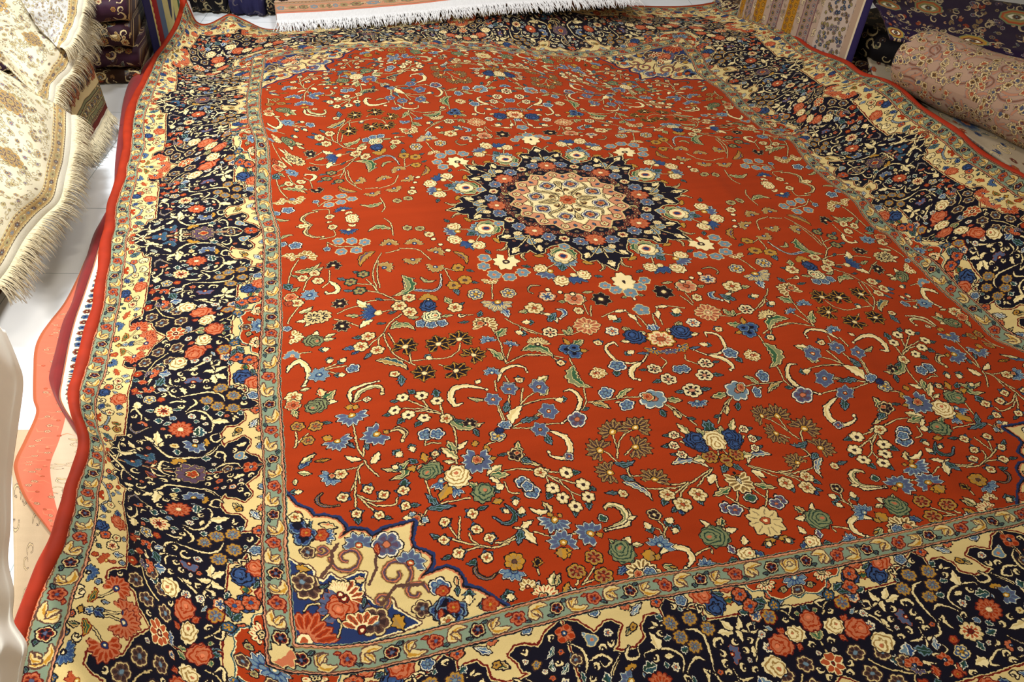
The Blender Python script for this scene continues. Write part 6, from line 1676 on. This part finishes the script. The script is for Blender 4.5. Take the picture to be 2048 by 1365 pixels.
def fringe(parent, edge, out, length, n, mat, seed=1, drop=.6, w=.0022, lift=0.0, name='fringe'):
    """knotted tassels along an edge"""
    rng = random.Random(seed); E = np.asarray(edge, float)
    seg = np.r_[0, np.cumsum(np.linalg.norm(np.diff(E, axis=0), axis=1))]; T = seg / seg[-1]
    V = []; F = []
    for i in range(n):
        t = (i + rng.uniform(.1, .9)) / n
        p = np.array([np.interp(t, T, E[:, k]) for k in range(3)])
        o = np.array([np.interp(t, T, out[:, k]) for k in range(3)]) if np.ndim(out) > 1 else np.array(out, float)
        o = o + np.array([rng.gauss(0, .13), rng.gauss(0, .13), 0]); o[2] = 0; o /= np.linalg.norm(o) + 1e-9
        s = np.cross(o, (0, 0, 1)); L = length * rng.uniform(.7, 1.15); d = drop * rng.uniform(.8, 1.2); sw = rng.uniform(-.25, .25)
        b = len(V); K = 5
        for k in range(K + 1):
            q = k / K
            c = p + o * L * (q * (1 - .35 * d * q)) + s * L * sw * q * q + np.array([0, 0, lift - L * d * q * q])
            c[2] = max(c[2], .004 + .003 * rng.random())
            ww = w * (1 - .5 * q) * (1.0 + .3 * math.sin(k * 2.1))
            V += [c - s * ww, c + np.array([0, 0, ww * 1.1]), c + s * ww]
        for k in range(K):
            a = b + k * 3
            F += [(a, a + 1, a + 4, a + 3), (a + 1, a + 2, a + 5, a + 4), (a + 2, a, a + 3, a + 5)]
    o = make_obj(name, V, F, mat, parent); o['kind'] = 'stuff'; return o
cotton = plain_material('cotton fringe', (204, 190, 156), noise=.10, scale=120, rough=.9)
cotton_white = plain_material('white cotton fringe', (230, 228, 226), noise=.08, scale=120, rough=.9)

# silk rugs draped over the pile on the left
ivory = to_image('ivory silk weave', tex_ivory(3).a)
ivory2 = to_image('pale silk weave', tex_ivory(8, (186, 184, 178), False).a)
m_low = pile_material('ivory silk', ivory, rough=.5, sheen=.2, tint=.05, bump=.25, knot=700)
m_pale = pile_material('pale silk', ivory2, rough=.45, sheen=.2, tint=.05, bump=.2, knot=700)
selv = plain_material('cream selvage', (206, 198, 176), noise=.06, scale=200)
def edge_strip(parent, G, mat, w=.022):
    """the plain woven end beyond the border"""
    e0, e1 = G[:, 0], G[:, 1]; d = e0 - e1; d /= np.linalg.norm(d, axis=1, keepdims=True)
    V = []; F = []
    for i in range(len(e0)): V += [e0[i] + (0, 0, .001), e0[i] + d[i] * w + (0, 0, .001), e0[i] + d[i] * w + (0, 0, -.003)]
    for i in range(len(e0) - 1):
        for k in range(2): F.append((i * 3 + k, i * 3 + k + 1, i * 3 + k + 4, i * 3 + k + 3))
    make_obj('woven_end', V, F, mat, parent)
    return e0 + d * w, d
def draped(name, rows, mat, label, **kw):
    root = empty(name, tuple(np.array(rows, float).reshape(-1, 3).mean(0)))
    tag(root, label, 'rug', 'silk rugs draped over the pile on the left')
    fl = kw.pop('fl', .12); n = kw.pop('n', 150); drop = kw.pop('drop', .7); st = kw.pop('strip', .022)
    G = sheet('pile_field', rows, mat, root, **kw)
    e, d = edge_strip(root, G, selv, st)
    fringe(root, e, d, fl, n, cotton, seed=len(label), drop=drop)
    return root
draped('silk_rug', SHEET['drape_low'], m_low, 'ivory silk rug with brown medallions and long tassels, lowest of the draped rugs', su=-.62, u0=.985, sv=1.5, v0=.05, wrinkle=.006, seed=1, fl=.085, n=640, nu=50, nv=90)
draped('silk_rug', SHEET['drape_mid'], m_low, 'ivory silk rug draped in the middle of the left pile, above the medallion one', su=-.66, u0=.985, sv=.8, v0=.4, wrinkle=.008, seed=2, fl=.075, n=330, nu=50, nv=60, drop=.9)
draped('silk_rug', SHEET['drape_top'], m_pale, 'pale silvery silk rug on top of the left pile', su=-.6, u0=.985, sv=.7, v0=.1, wrinkle=.006, seed=3, fl=.055, n=300, nu=40, nv=50, drop=1.0)
cvd = Canvas(600, 600, 700, 'ltgreen')
garden(cvd, (0, 0, .85, .85), 260, ('crv', 'tanf', 'gbr', 'or2'), .008, .016, 5)
band(cvd, .02, .035, 'dred', ('crv',), .003, .03, 3)
band(cvd, .05, .10, 'ltgreen', ('gbr', 'crv'), .016, .04, 4); band(cvd, .11, .24, 'pale', ('gfo', 'gfd', 'crv', 'or2'), .034, .062, 5); band(cvd, .25, .30, 'ltgreen', ('gbr', 'crv'), .016, .04, 6); band(cvd, .31, .335, 'dred', ('crv',), .006, .03, 7)
cvd.a[:int(.02 * 700)] = PAL['dred'] * np.array((.9, .6, .9), np.float32)
mute(cvd, (120, 112, 96), .25)
cvd.a = np.swapaxes(cvd.a, 0, 1).copy()
m_dk = pile_material('green border silk', to_image('green border weave', cvd.a), rough=.6, tint=.06, sheen=.1)
r4 = empty('silk_rug', (-1.95, 3.4, .15)); tag(r4, 'sage-bordered rug with a dark red end stripe, its corner hanging under the draped rugs', 'rug')
G4 = sheet('pile_field', SHEET['drape_under'], m_dk, r4, su=.5, sv=.55, nu=40, nv=40, wrinkle=.003)
e, d = edge_strip(r4, G4, selv, .012); fringe(r4, e, d, .085, 330, cotton, seed=9, drop=.35)

# folded rugs in piles
def folded(name, cx, cy, z0, L, D, H, rot, mat, label, group=None, seed=0, folds=2, cat='rug'):
    """a rug folded into a flat packet: rounded fold to the front, layers on the sides"""
    root = empty(name, (cx, cy, z0)); tag(root, label, cat, group)
    rng = random.Random(seed); nx, nr = 26, 18; V = []; F = []; UV = []
    c, s = math.cos(rot), math.sin(rot); r = H / 2
    prof = []
    for k in range(nr + 1):
        a = -math.pi / 2 + math.pi * k / nr; prof.append((-D / 2 + r - r * math.cos(a), r + r * math.sin(a)))
    prof = [(D / 2, 0.0)] + [(0, 0)] + prof + [(0, H), (D / 2, H)]
    acc = [0]
    for a, b in zip(prof, prof[1:]): acc.append(acc[-1] + math.hypot(b[0] - a[0], b[1] - a[1]))
    for i in range(nx + 1):
        x = -L / 2 + L * i / nx
        for k, (y, z) in enumerate(prof):
            w = .010 * math.sin(i * .7 + seed * 2) + .006 * math.sin(i * 1.9 + k * .3 + seed)
            sag = 1 - .05 * math.sin(i * .5 + seed)
            yy = y + (w if k > 1 and y < 0 else 0)
            V.append((cx + x * c - yy * s, cy + x * s + yy * c, z0 + min(max(z * sag, 0), H)))
            UV.append((x * 1.3 + seed * .37, acc[k] * 1.3 + seed * .21))
    m = len(prof)
    for i in range(nx):
        for k in range(m - 1): F.append((i * m + k, (i + 1) * m + k, (i + 1) * m + k + 1, i * m + k + 1))
        F.append((i * m + m - 1, (i + 1) * m + m - 1, (i + 1) * m, i * m))
    F.append(tuple(range(m))); F.append(tuple(range(nx * m, nx * m + m))[::-1])
    make_obj('folded_pile', V, F, mat, root, UV)
    return root
seam_m = plain_material('shadowed warp edge', (60, 40, 34), noise=.1)
def dark_weave(name, base, kinds, seed, mt, k=.25, n=330):
    cv = Canvas(640, 640, 640, base); cv.a[:] = np.array(mt, np.float32) / 255
    garden(cv, (0, 0, 1, 1), n, kinds, .012, .030, seed); mute(cv, mt, k)
    return to_image(name, cv.a)
dw1 = pile_material('plum weave', dark_weave('plum weave', 'navy', ('crv', 'tng', 'gbr', 'cream'), 11, (46, 24, 32), .15, 480), rough=.55, tint=.1)
dw2 = pile_material('aubergine weave', dark_weave('aubergine weave', 'navy', ('tng', 'crv', 'cream', 'blp'), 12, (56, 32, 46), .2, 480), rough=.45, tint=.1)
dw3 = pile_material('olive weave', dark_weave('olive weave', 'navy', ('gbr', 'tng', 'crv', 'orr'), 13, (52, 34, 26), .2, 480), rough=.6, tint=.1)
dw4 = pile_material('black weave', dark_weave('black weave', 'navy', ('crv', 'white', 'cream'), 14, (20, 17, 20), .3, 200), rough=.6, tint=.1)
hs = [.062, .108, .112, .112, .108, .12]; z = 0.0
names = ['olive-green folded rug at the bottom of the dark pile behind the red edge', 'plum folded rug with pale motifs, second from the bottom of the dark pile', 'plum folded rug with grey sheen, third from the bottom of the dark pile',
         'aubergine folded rug with a gold flower, fourth from the bottom of the dark pile', 'dark brown folded rug with cream vines, fifth from the bottom of the dark pile', 'dark brown folded rug on top of the dark pile']
for i, h in enumerate(hs):
    folded('folded_rug', -2.57 + .012 * math.sin(i * 3), 4.17 + .012 * math.sin(i * 2), z, 1.12, .62, h, .26, (dw3, dw2, dw1, dw2, dw1, dw3)[i], names[i], 'folded rugs in the dark pile behind', seed=i + 1)
    z += h + .006
folded('folded_rug', -2.42, 2.0, 0.0, 1.45, .8, .10, .18, dw3, 'dark floral rug on the floor at the far left, under the tasselled ivory rug', seed=9)
folded('folded_rug', -2.62, 2.75, 0.0, 1.3, .75, .16, .12, dw1, 'folded dark rug carrying the draped silk rugs at left', seed=10)

# kilim hanging down the end of the pile
cvk = Canvas(520, 500, 700, 'dblue')
def kcol(a, b, c): cvk.a[:, int(a * 700):int(b * 700)] = np.array(c, np.float32) / 255
kcol(0, .12, (40, 40, 84)); kcol(.12, .22, (148, 34, 34)); kcol(.22, .30, (92, 110, 134)); kcol(.30, .36, (200, 186, 120)); kcol(.36, .42, (60, 62, 84)); kcol(.42, .50, (192, 180, 110)); kcol(.50, .58, (66, 92, 60)); kcol(.58, .75, (36, 36, 80))
yy, xx = np.mgrid[0:500, 0:520] / 700.0
zig = .012 * (np.abs((yy / .014) % 2 - 1))
cvk.a[(xx > .098) & (xx < .114 + zig)] = np.array((206, 190, 120), np.float32) / 255
zig = .05 * (np.abs((yy / .16) % 2 - 1)); cvk.a[(xx > .30 + zig) & (xx < .34 + zig)] = np.array((204, 190, 130), np.float32) / 255; cvk.a[(xx > .40 - zig) & (xx < .43 - zig)] = np.array((204, 190, 130), np.float32) / 255
m_kil = pile_material('kilim weave', to_image('kilim weave', cvk.a), rough=.9, bump=.3, tint=.06)
kr = empty('kilim', (-2.0, 4.6, 0)); tag(kr, 'striped kilim with cream zigzag, red and blue bands beside the dark pile', 'rug')
kx = [(4.36, -2.020), (4.5, -2.03), (4.64, -2.055), (4.78, -2.05), (4.95, -2.075)]
sheet('flat_weave', [[(x + .004, y, .012), (x, y, .30), (x - .02, y, .62)] for y, x in kx], m_kil, kr, nu=20, nv=30, su=.74, sv=.72, thick=.002)
kr.children[0].data  # uv: across the bands runs along v
for me in (kr.children[0].data,):
    uvl = me.uv_layers[0].data
    for l in uvl: l.uv = (l.uv[1], l.uv[0])

# folded dark rugs at the back, seen between the lifted corner and the peach rug
folded('folded_rug', -1.99, 5.42, 0.0, .235, .62, .17, .05, dw4, 'black folded rug lying behind the lifted far corner', seed=31)
folded('folded_rug', -1.755, 5.42, 0.0, .20, .62, .15, .05, pile_material('navy and grey weave', dark_weave('navy and grey weave', 'navy', ('blp', 'blp'), 15, (40, 38, 70), .75, 120), tint=.1), 'navy and grey folded rug behind the hump in the far border', seed=32)
folded('folded_rug', -1.575, 5.46, 0.0, .125, .62, .15, .05, dw4, 'black and white folded rug beside the peach rug', seed=33)

# peach rug with long white fringe along the top of the photograph
cvp = Canvas(1400, 420, 700, 'pink'); cvp.a[:] = np.array((206, 170, 140), np.float32) / 255
garden(cvp, (0, .30, 2, .6), 420, ('ltb', 'tanf', 'or2', 'crs'), .010, .020, 21); mute(cvp, (206, 172, 146), .3)
band(cvp, .0, .035, 'pink', ('orc',), .002, .05, 1); cvp.a[:int(.03 * 700)] = np.array((200, 104, 76), np.float32) / 255
band(cvp, .035, .16, 'pink', ('ltb', 'tanf', 'gtan'), .036, .085, 2); band(cvp, .17, .20, 'orange', ('crs',), .010, .03, 3)
mute(cvp, (214, 160, 130), .25)
m_pe = pile_material('peach weave', to_image('peach weave', cvp.a), rough=.7, tint=.06, sheen=.1)
pe = np.array(SHEET['peach_edge']); pr = empty('peach_rug', (-.6, 5.6, .08)); tag(pr, 'peach and pale green rug with white fringe beyond the big rug', 'rug')
rows = [[tuple(p), tuple(p + np.array([-.10, .30, .0])), tuple(p + np.array([-.22, .62, .0]))] for p in pe]
Gp = sheet('pile_field', rows, m_pe, pr, nu=24, nv=60, su=.95, sv=1.0, thick=.09)
me = pr.children[0].data
for l in me.uv_layers[0].data: l.uv = (l.uv[1], l.uv[0])
e0 = Gp[:, 0]; dd = np.tile(np.array([[.28, -1, 0]]), (len(e0), 1)); dd /= np.linalg.norm(dd[0])
V = []; F = []
for i in range(len(e0)): V += [e0[i] + (0, 0, .002), e0[i] + dd[i] * .045 + (0, 0, -.004), e0[i] + dd[i] * .09 + (0, 0, -.012)]
for i in range(len(e0) - 1):
    for k in range(2): F.append((i * 3 + k, i * 3 + k + 1, i * 3 + k + 4, i * 3 + k + 3))
make_obj('woven_end', V, F, plain_material('white flat weave', (224, 222, 220), noise=.08, scale=150, stretch=(1, .1, 1)), pr)
fringe(pr, e0 + dd * .088 + (0, 0, -.010), dd, .12, 700, cotton_white, seed=5, drop=.25, w=.0045)

# under the near left edge: pale, salmon, dark red and striped rugs
def under(name, outer, inner, mat, label, w=None, thick=.009, su=1, sv=1, n=90):
    O = np.array(outer, float); root = empty(name, tuple(O.mean(0))); tag(root, label, 'rug')
    I = np.array(inner, float)
    rows = [[tuple(O[i]), tuple(O[i] * .5 + I[i] * .5), tuple(I[i])] for i in range(len(O))]
    sheet(name.replace('_rug', '') + '_pile' if False else 'pile_field', rows, mat, root, nu=16, nv=n, thick=thick, su=su, sv=sv)
    return root
cvk2 = Canvas(360, 1400, 700, 'pink'); cvk2.a[:] = np.array((200, 176, 148), np.float32) / 255
rng = random.Random(4)
for i in range(300):
    x, y = rng.uniform(.11, .5), rng.uniform(0, 2); cv = cvk2
    q = rng.random()
    if q < .5: cv.leaf('tan', .2, .3, (x, y), (x + rng.uniform(-.05, .05), y + rng.uniform(-.05, .05)))
    else: hook(cv, x, y, rng, rng.uniform(.015, .035), .004)
mute(cvk2, (206, 184, 158), .45)
cvk2.a[:, :int(.105 * 700)] = np.array((206, 104, 78), np.float32) / 255
for i in range(46):
    x, y = rng.uniform(.03, .10), i * .043 + rng.uniform(0, .02)
    a = rng.uniform(0, 6.28)
    cvk2.path([(x, y), (x + .03 * math.cos(a), y + .03 * math.sin(a)), (x + .05 * math.cos(a + .7), y + .05 * math.sin(a + .7))], lambda t: .004 * (1.1 - t), [(0, 'pink')])
    cvk2.flower('white' if i % 3 else 'orr', 5, .010 if i % 3 else .006, x, y)
cvk2.a[:, :int(.105 * 700)] = cvk2.a[:, :int(.105 * 700)] * .6 + np.array((206, 110, 84), np.float32) / 255 * .4
cvk2.a[:, :int(.012 * 700)] = np.array((176, 92, 60), np.float32) / 255
m_pk = pile_material('salmon silk', to_image('salmon weave', cvk2.a), rough=.5, tint=.05, sheen=.1, bump=.2)
pale_img = Canvas(400, 400, 500, 'pink'); pale_img.a[:] = np.array((190, 170, 140), np.float32) / 255
for i in range(80): hook(pale_img, rng.uniform(0, .8), rng.uniform(0, .8), rng, .02, .004)
mute(pale_img, (190, 168, 138), .5)
under('runner_rug', SHEET['pale_out'], SHEET['pale_in'], pile_material('beige silk', to_image('beige weave', pale_img.a), tint=.08), 'beige floral rug at the bottom of the layers beside the white cloth', su=.4, sv=.8)
under('silk_rug', SHEET['pink_out'], SHEET['pink_in'], m_pk, 'salmon-bordered silk rug sticking out from under the big rug', su=.5, sv=1.9, thick=.010, n=120)
dk = plain_material('dark red wool', (120, 18, 16), rough=.7, sheen=.2, noise=.12, scale=20)
cst = Canvas(160, 1800, 900, 'white')
for i in range(60):
    y = i * .034 + .01
    cst.flower('dc' if i % 2 else 'bld', 6, .0125, .085, y); cst.a[:, int(.055 * 900):int(.058 * 900)] = PAL['salmon']
cst.a[:, :int(.052 * 900)] = PAL['dred']; cst.a[:, int(.112 * 900):int(.12 * 900)] = PAL['gold']; cst.a[:, int(.12 * 900):] = PAL['purple']
O = np.array(SHEET['darkred_out']); I = np.array(SHEET['strip_in'])
J = I + np.array([.12, .03, 0]); J[:, 2] = .038
rt = empty('wool_rug', tuple(O.mean(0))); tag(rt, 'dark red rug with a narrow white flower stripe under the big rug, left side', 'rug')
Gd = sheet('red_edge_pile', [[tuple(O[i] + (-.002, 0, -.004)), tuple(O[i] * .5 + I[i] * .5 + (0, 0, .006)), tuple(I[i])] for i in range(len(O))], dk, rt, nu=10, nv=110, thick=.010)
sheet('flower_stripe', [[tuple(I[i] + (0, 0, -.002)), tuple(J[i] * .5 + I[i] * .5 + (0, 0, -.002)), tuple(J[i])] for i in range(len(I))], pile_material('violet stripe weave', to_image('violet stripe weave', cst.a), tint=.05), rt, nu=8, nv=110, su=.75, u0=.30, sv=1.35, thick=.010)

# white cloth at the near left
wc = plain_material('white cotton cloth', (252, 248, 238), rough=.9, noise=.02, scale=14, bump=.1, sheen=.1)
wr = empty('white_cloth', (-1.2, 1.1, 0)); tag(wr, 'white cotton sheet hanging in folds over the near left corner', 'cloth')
sheet('draped_cotton', SHEET['white'], wc, wr, nu=60, nv=90, thick=.003, ripple=lambda u, v: .022 * u * np.sin(v * 24 + 3 * u) + .012 * u * np.sin(v * 51 + 5 * u) + .012 * np.sin(u * 22 + v * 3) * (u > .06))

# prayer-arch rug hanging behind the right edge
cg = Canvas(760, 620, 800, 'pale'); cg.a[:] = np.array((176, 150, 128), np.float32) / 255
def grect(x0, x1, y0, y1, c): cg.a[int(y0 * 800):int(y1 * 800), int(x0 * 800):int(x1 * 800)] = np.array(c, np.float32) / 255
garden(cg, (0, 0, .95, .8), 900, ('crv', 'tanf', 'gbr', 'blp'), .005, .010, 31); mute(cg, (168, 146, 130), .45)
for i, (a, b) in enumerate(((.02, .10), (.13, .20), (.23, .30), (.34, .41), (.45, .52), (.56, .64))):
    grect(a, b, .02 + .0, .75, (112, 76, 78) if i % 2 else (158, 110, 34)); grect(a + .006, b - .006, .03, .74, (150, 124, 112) if i % 2 else (172, 118, 30))
    y = .05
    while y < .72:
        cg.flower('tng' if i % 2 == 0 else 'crv', 5, .011, (a + b) / 2 - .015, y); cg.flower('gold' if i % 2 == 0 else 'blp', 5, .009, (a + b) / 2 + .017, y + .014); y += .030
    cg.poly([(a, .0), (b, .0), (b, .06), ((a + b) / 2, .03), (a, .06)], [(.003, 'purple'), (0, 'tan')])
grect(0, .95, .0, .015, (184, 160, 140))
grect(.68, .86, 0, .775, (182, 164, 150))
for i in range(420):
    rx, ry = random.Random(i).uniform(.70, .85), random.Random(i + 500).uniform(0, .76)
    cg.flower(('blp', 'tanf', 'crv', 'db')[i % 4], 6, .0065, rx, ry)
grect(.865, .90, 0, .775, (168, 142, 120)); grect(.90, .912, 0, .775, (206, 190, 160)); grect(.912, .95, 0, .775, (44, 36, 78))
m_gd = pile_material('gold panel silk', to_image('gold panel weave', cg.a), rough=.45, tint=.04, knot=700)
gr = empty('prayer_rug', (1.55, 4.9, .1)); tag(gr, 'silk rug with gold arch panels and a purple edge hanging behind the right red edge', 'rug')
sheet('pile_field', [[(1.300 + q * .40 + .012, 5.271 - q * .80 + .006, .12), (1.300 + q * .40 + .03, 5.271 - q * .80 + .016, .50), (1.300 + q * .40 + .06, 5.271 - q * .80 + .03, .85)] for q in (-.12, 0, .25, .5, .75, 1.0)], m_gd, gr, nu=20, nv=50, su=.80, u0=.02, sv=1.0, thick=.004)
me = gr.children[0].data
for l in me.uv_layers[0].data: l.uv = (l.uv[1], l.uv[0])
# dark pile on which it and the purple rug rest
folded('folded_rug', 1.62, 5.42, 0.0, .95, .55, .14, -1.10, dw1, 'dark folded rug behind the gold-panelled rug at the upper right', seed=14)
folded('folded_rug', 1.98, 4.62, .0, .62, .42, .17, -.93, dw1, 'maroon and black folded rug end below the purple rug, lower of two', 'dark folded rugs under the purple rug', seed=12)
folded('folded_rug', 1.97, 4.63, .173, .58, .40, .17, -.93, dw4, 'maroon and black folded rug end below the purple rug, upper of two', 'dark folded rugs under the purple rug', seed=13)

# purple rug and the cream roll at its front
cpu = Canvas(900, 700, 700, 'navy'); cpu.a[:] = np.array((34, 22, 50), np.float32) / 255
garden(cpu, (0, 0, 1.3, 1), 420, ('crv', 'orr', 'tanf', 'crs', 'blp'), .012, .024, 41); mute(cpu, (38, 22, 48), .25)
for x, y, c in ((.14, .28, 'red'), (.50, .20, 'red'), (.90, .50, 'olive'), (.10, .75, 'olive'), (.52, .62, 'olive'), (1.12, .15, 'red')):
    o = [(x + .12 * math.cos(k * .785 + .39) , y + .085 * math.sin(k * .785 + .39)) for k in range(8)]
    cpu.poly(o, [(0, 'ltgreen'), (-.012, 'gold' if c == 'olive' else 'orange'), (-.026, 'tan'), (-.038, 'dred' if c == 'olive' else 'ltgreen'), (-.052, 'white')]); cpu.flower('crv', 8, .03, x, y)
m_pu = pile_material('purple weave', to_image('purple weave', cpu.a), rough=.6, tint=.08, bump=.3)
ccr = Canvas(900, 800, 700, 'pale'); ccr.a[:] = np.array((190, 168, 142), np.float32) / 255
rng = random.Random(6)
for i in range(420):
    x, y = rng.uniform(0, 1.28), rng.uniform(0, 1.14); a = rng.uniform(0, 6.28); r = rng.uniform(.03, .06)
    P = catmull([(x + r * math.cos(a + t) * (1 + .3 * t), y + r * math.sin(a + t)) for t in (0, .7, 1.4, 2.1)], 5)
    ccr.path(P, lambda t: .0065 + 0 * t, [(.002, 'lblue'), (0, 'pink')])
    if i % 2: ccr.path(P, lambda t: .004 + 0 * t, [(0, 'brown')])
mute(ccr, (168, 122, 100), .3)
for i in range(1100):
    x, y = rng.uniform(0, 1.28), rng.uniform(0, 1.14); a = rng.uniform(0, 6.28); r = rng.uniform(.008, .017)
    ccr.leaf('cream', 0, .75, (x - 1.5 * r * math.cos(a), y - 1.5 * r * math.sin(a)), (x + 1.5 * r * math.cos(a), y + 1.5 * r * math.sin(a)))
    ccr.leaf(rng.choice(('orl', 'orr', 'drk', 'db', 'pur')), 0, .7, (x - .8 * r * math.cos(a), y - .8 * r * math.sin(a)), (x + .8 * r * math.cos(a), y + .8 * r * math.sin(a)))
mute(ccr, (140, 106, 90), .25)
m_cr = pile_material('cream vine weave', to_image('cream vine weave', ccr.a), rough=.6, tint=.05, bump=.3)
pur = empty('purple_rug', (2.0, 4.0, .2)); tag(pur, 'purple medallion rug at upper right with a bulging cream vine-patterned front fold', 'rug')
sheet('medallion_field', SHEET['purple'], m_pu, pur, nu=50, nv=30, su=1.1, sv=.85, thick=.012, wrinkle=.004)
p0 = np.array([1.85, 4.10, .19]); p1 = np.array([2.62, 3.06, .19]); ax = p1 - p0; L = np.linalg.norm(ax); ax /= L; s = np.cross(ax, (0, 0, 1)); V = []; F = []; UV = []; nr, nl = 48, 60; r = .160
for i in range(nl + 1):
    for k in range(nr + 1):
        a = 2 * math.pi * k / nr; ts = min(1, i / 3.0) ** .5 if i < 3 else 1
        rr = r * (.86 + .14 * ts) * (1 + .05 * math.sin(a * 2 + i * .1) + .03 * math.sin(a * 3 + i * .33))
        V.append(p0 + ax * L * i / nl + s * rr * 1.12 * math.cos(a) + np.array([0, 0, rr * math.sin(a) + r * .98])); UV.append((L * i / nl * .9, a * r * 1.0))
m_ = nr + 1
for i in range(nl):
    for k in range(nr): F.append((i * m_ + k, i * m_ + k + 1, (i + 1) * m_ + k + 1, (i + 1) * m_ + k))
F.append(tuple(range(nr))[::-1])
make_obj('front_fold', V, F, m_cr, pur, UV)

# cream and teal rug lying under the fold
cun = Canvas(900, 700, 700, 'pale'); cun.a[:] = np.array((186, 172, 142), np.float32) / 255
garden(cun, (0, 0, 1.3, 1), 200, ('blp', 'crv', 'dc', 'bld', 'orr'), .014, .030, 51)
for x, y in ((.35, .35), (.75, .6), (.2, .8), (1.05, .2), (1.1, .8)):
    cun.flower('ltB', 8, .085, x, y); cun.flower('bld', 8, .06, x, y); cun.flower('orc', 6, .03, x, y)
    cun.poly([(x + .1, y + .1), (x + .22, y + .08), (x + .26, y + .2), (x + .14, y + .22)], [(.004, 'cream'), (0, 'navy'), (-.01, 'dblue')]); cun.flower('blp', 6, .03, x + .18, y + .15)
mute(cun, (120, 96, 90), .2)
un = empty('floral_rug', (2.05, 3.7, 0)); tag(un, 'cream and navy flowered rug lying between the big rug and the cream fold at right', 'rug')
sheet('pile_field', SHEET['under'], pile_material('cream navy weave', to_image('cream navy weave', cun.a), tint=.08), un, nu=30, nv=60, su=.7, sv=1.3, thick=.012, wrinkle=.003)
# a folded rug lifts the right border
folded('folded_rug', 2.52, 3.62, .0, 2.0, .60, .165, -1.28, dw3, 'long dark folded rug beneath the cream and navy flowered rug at right', seed=20)
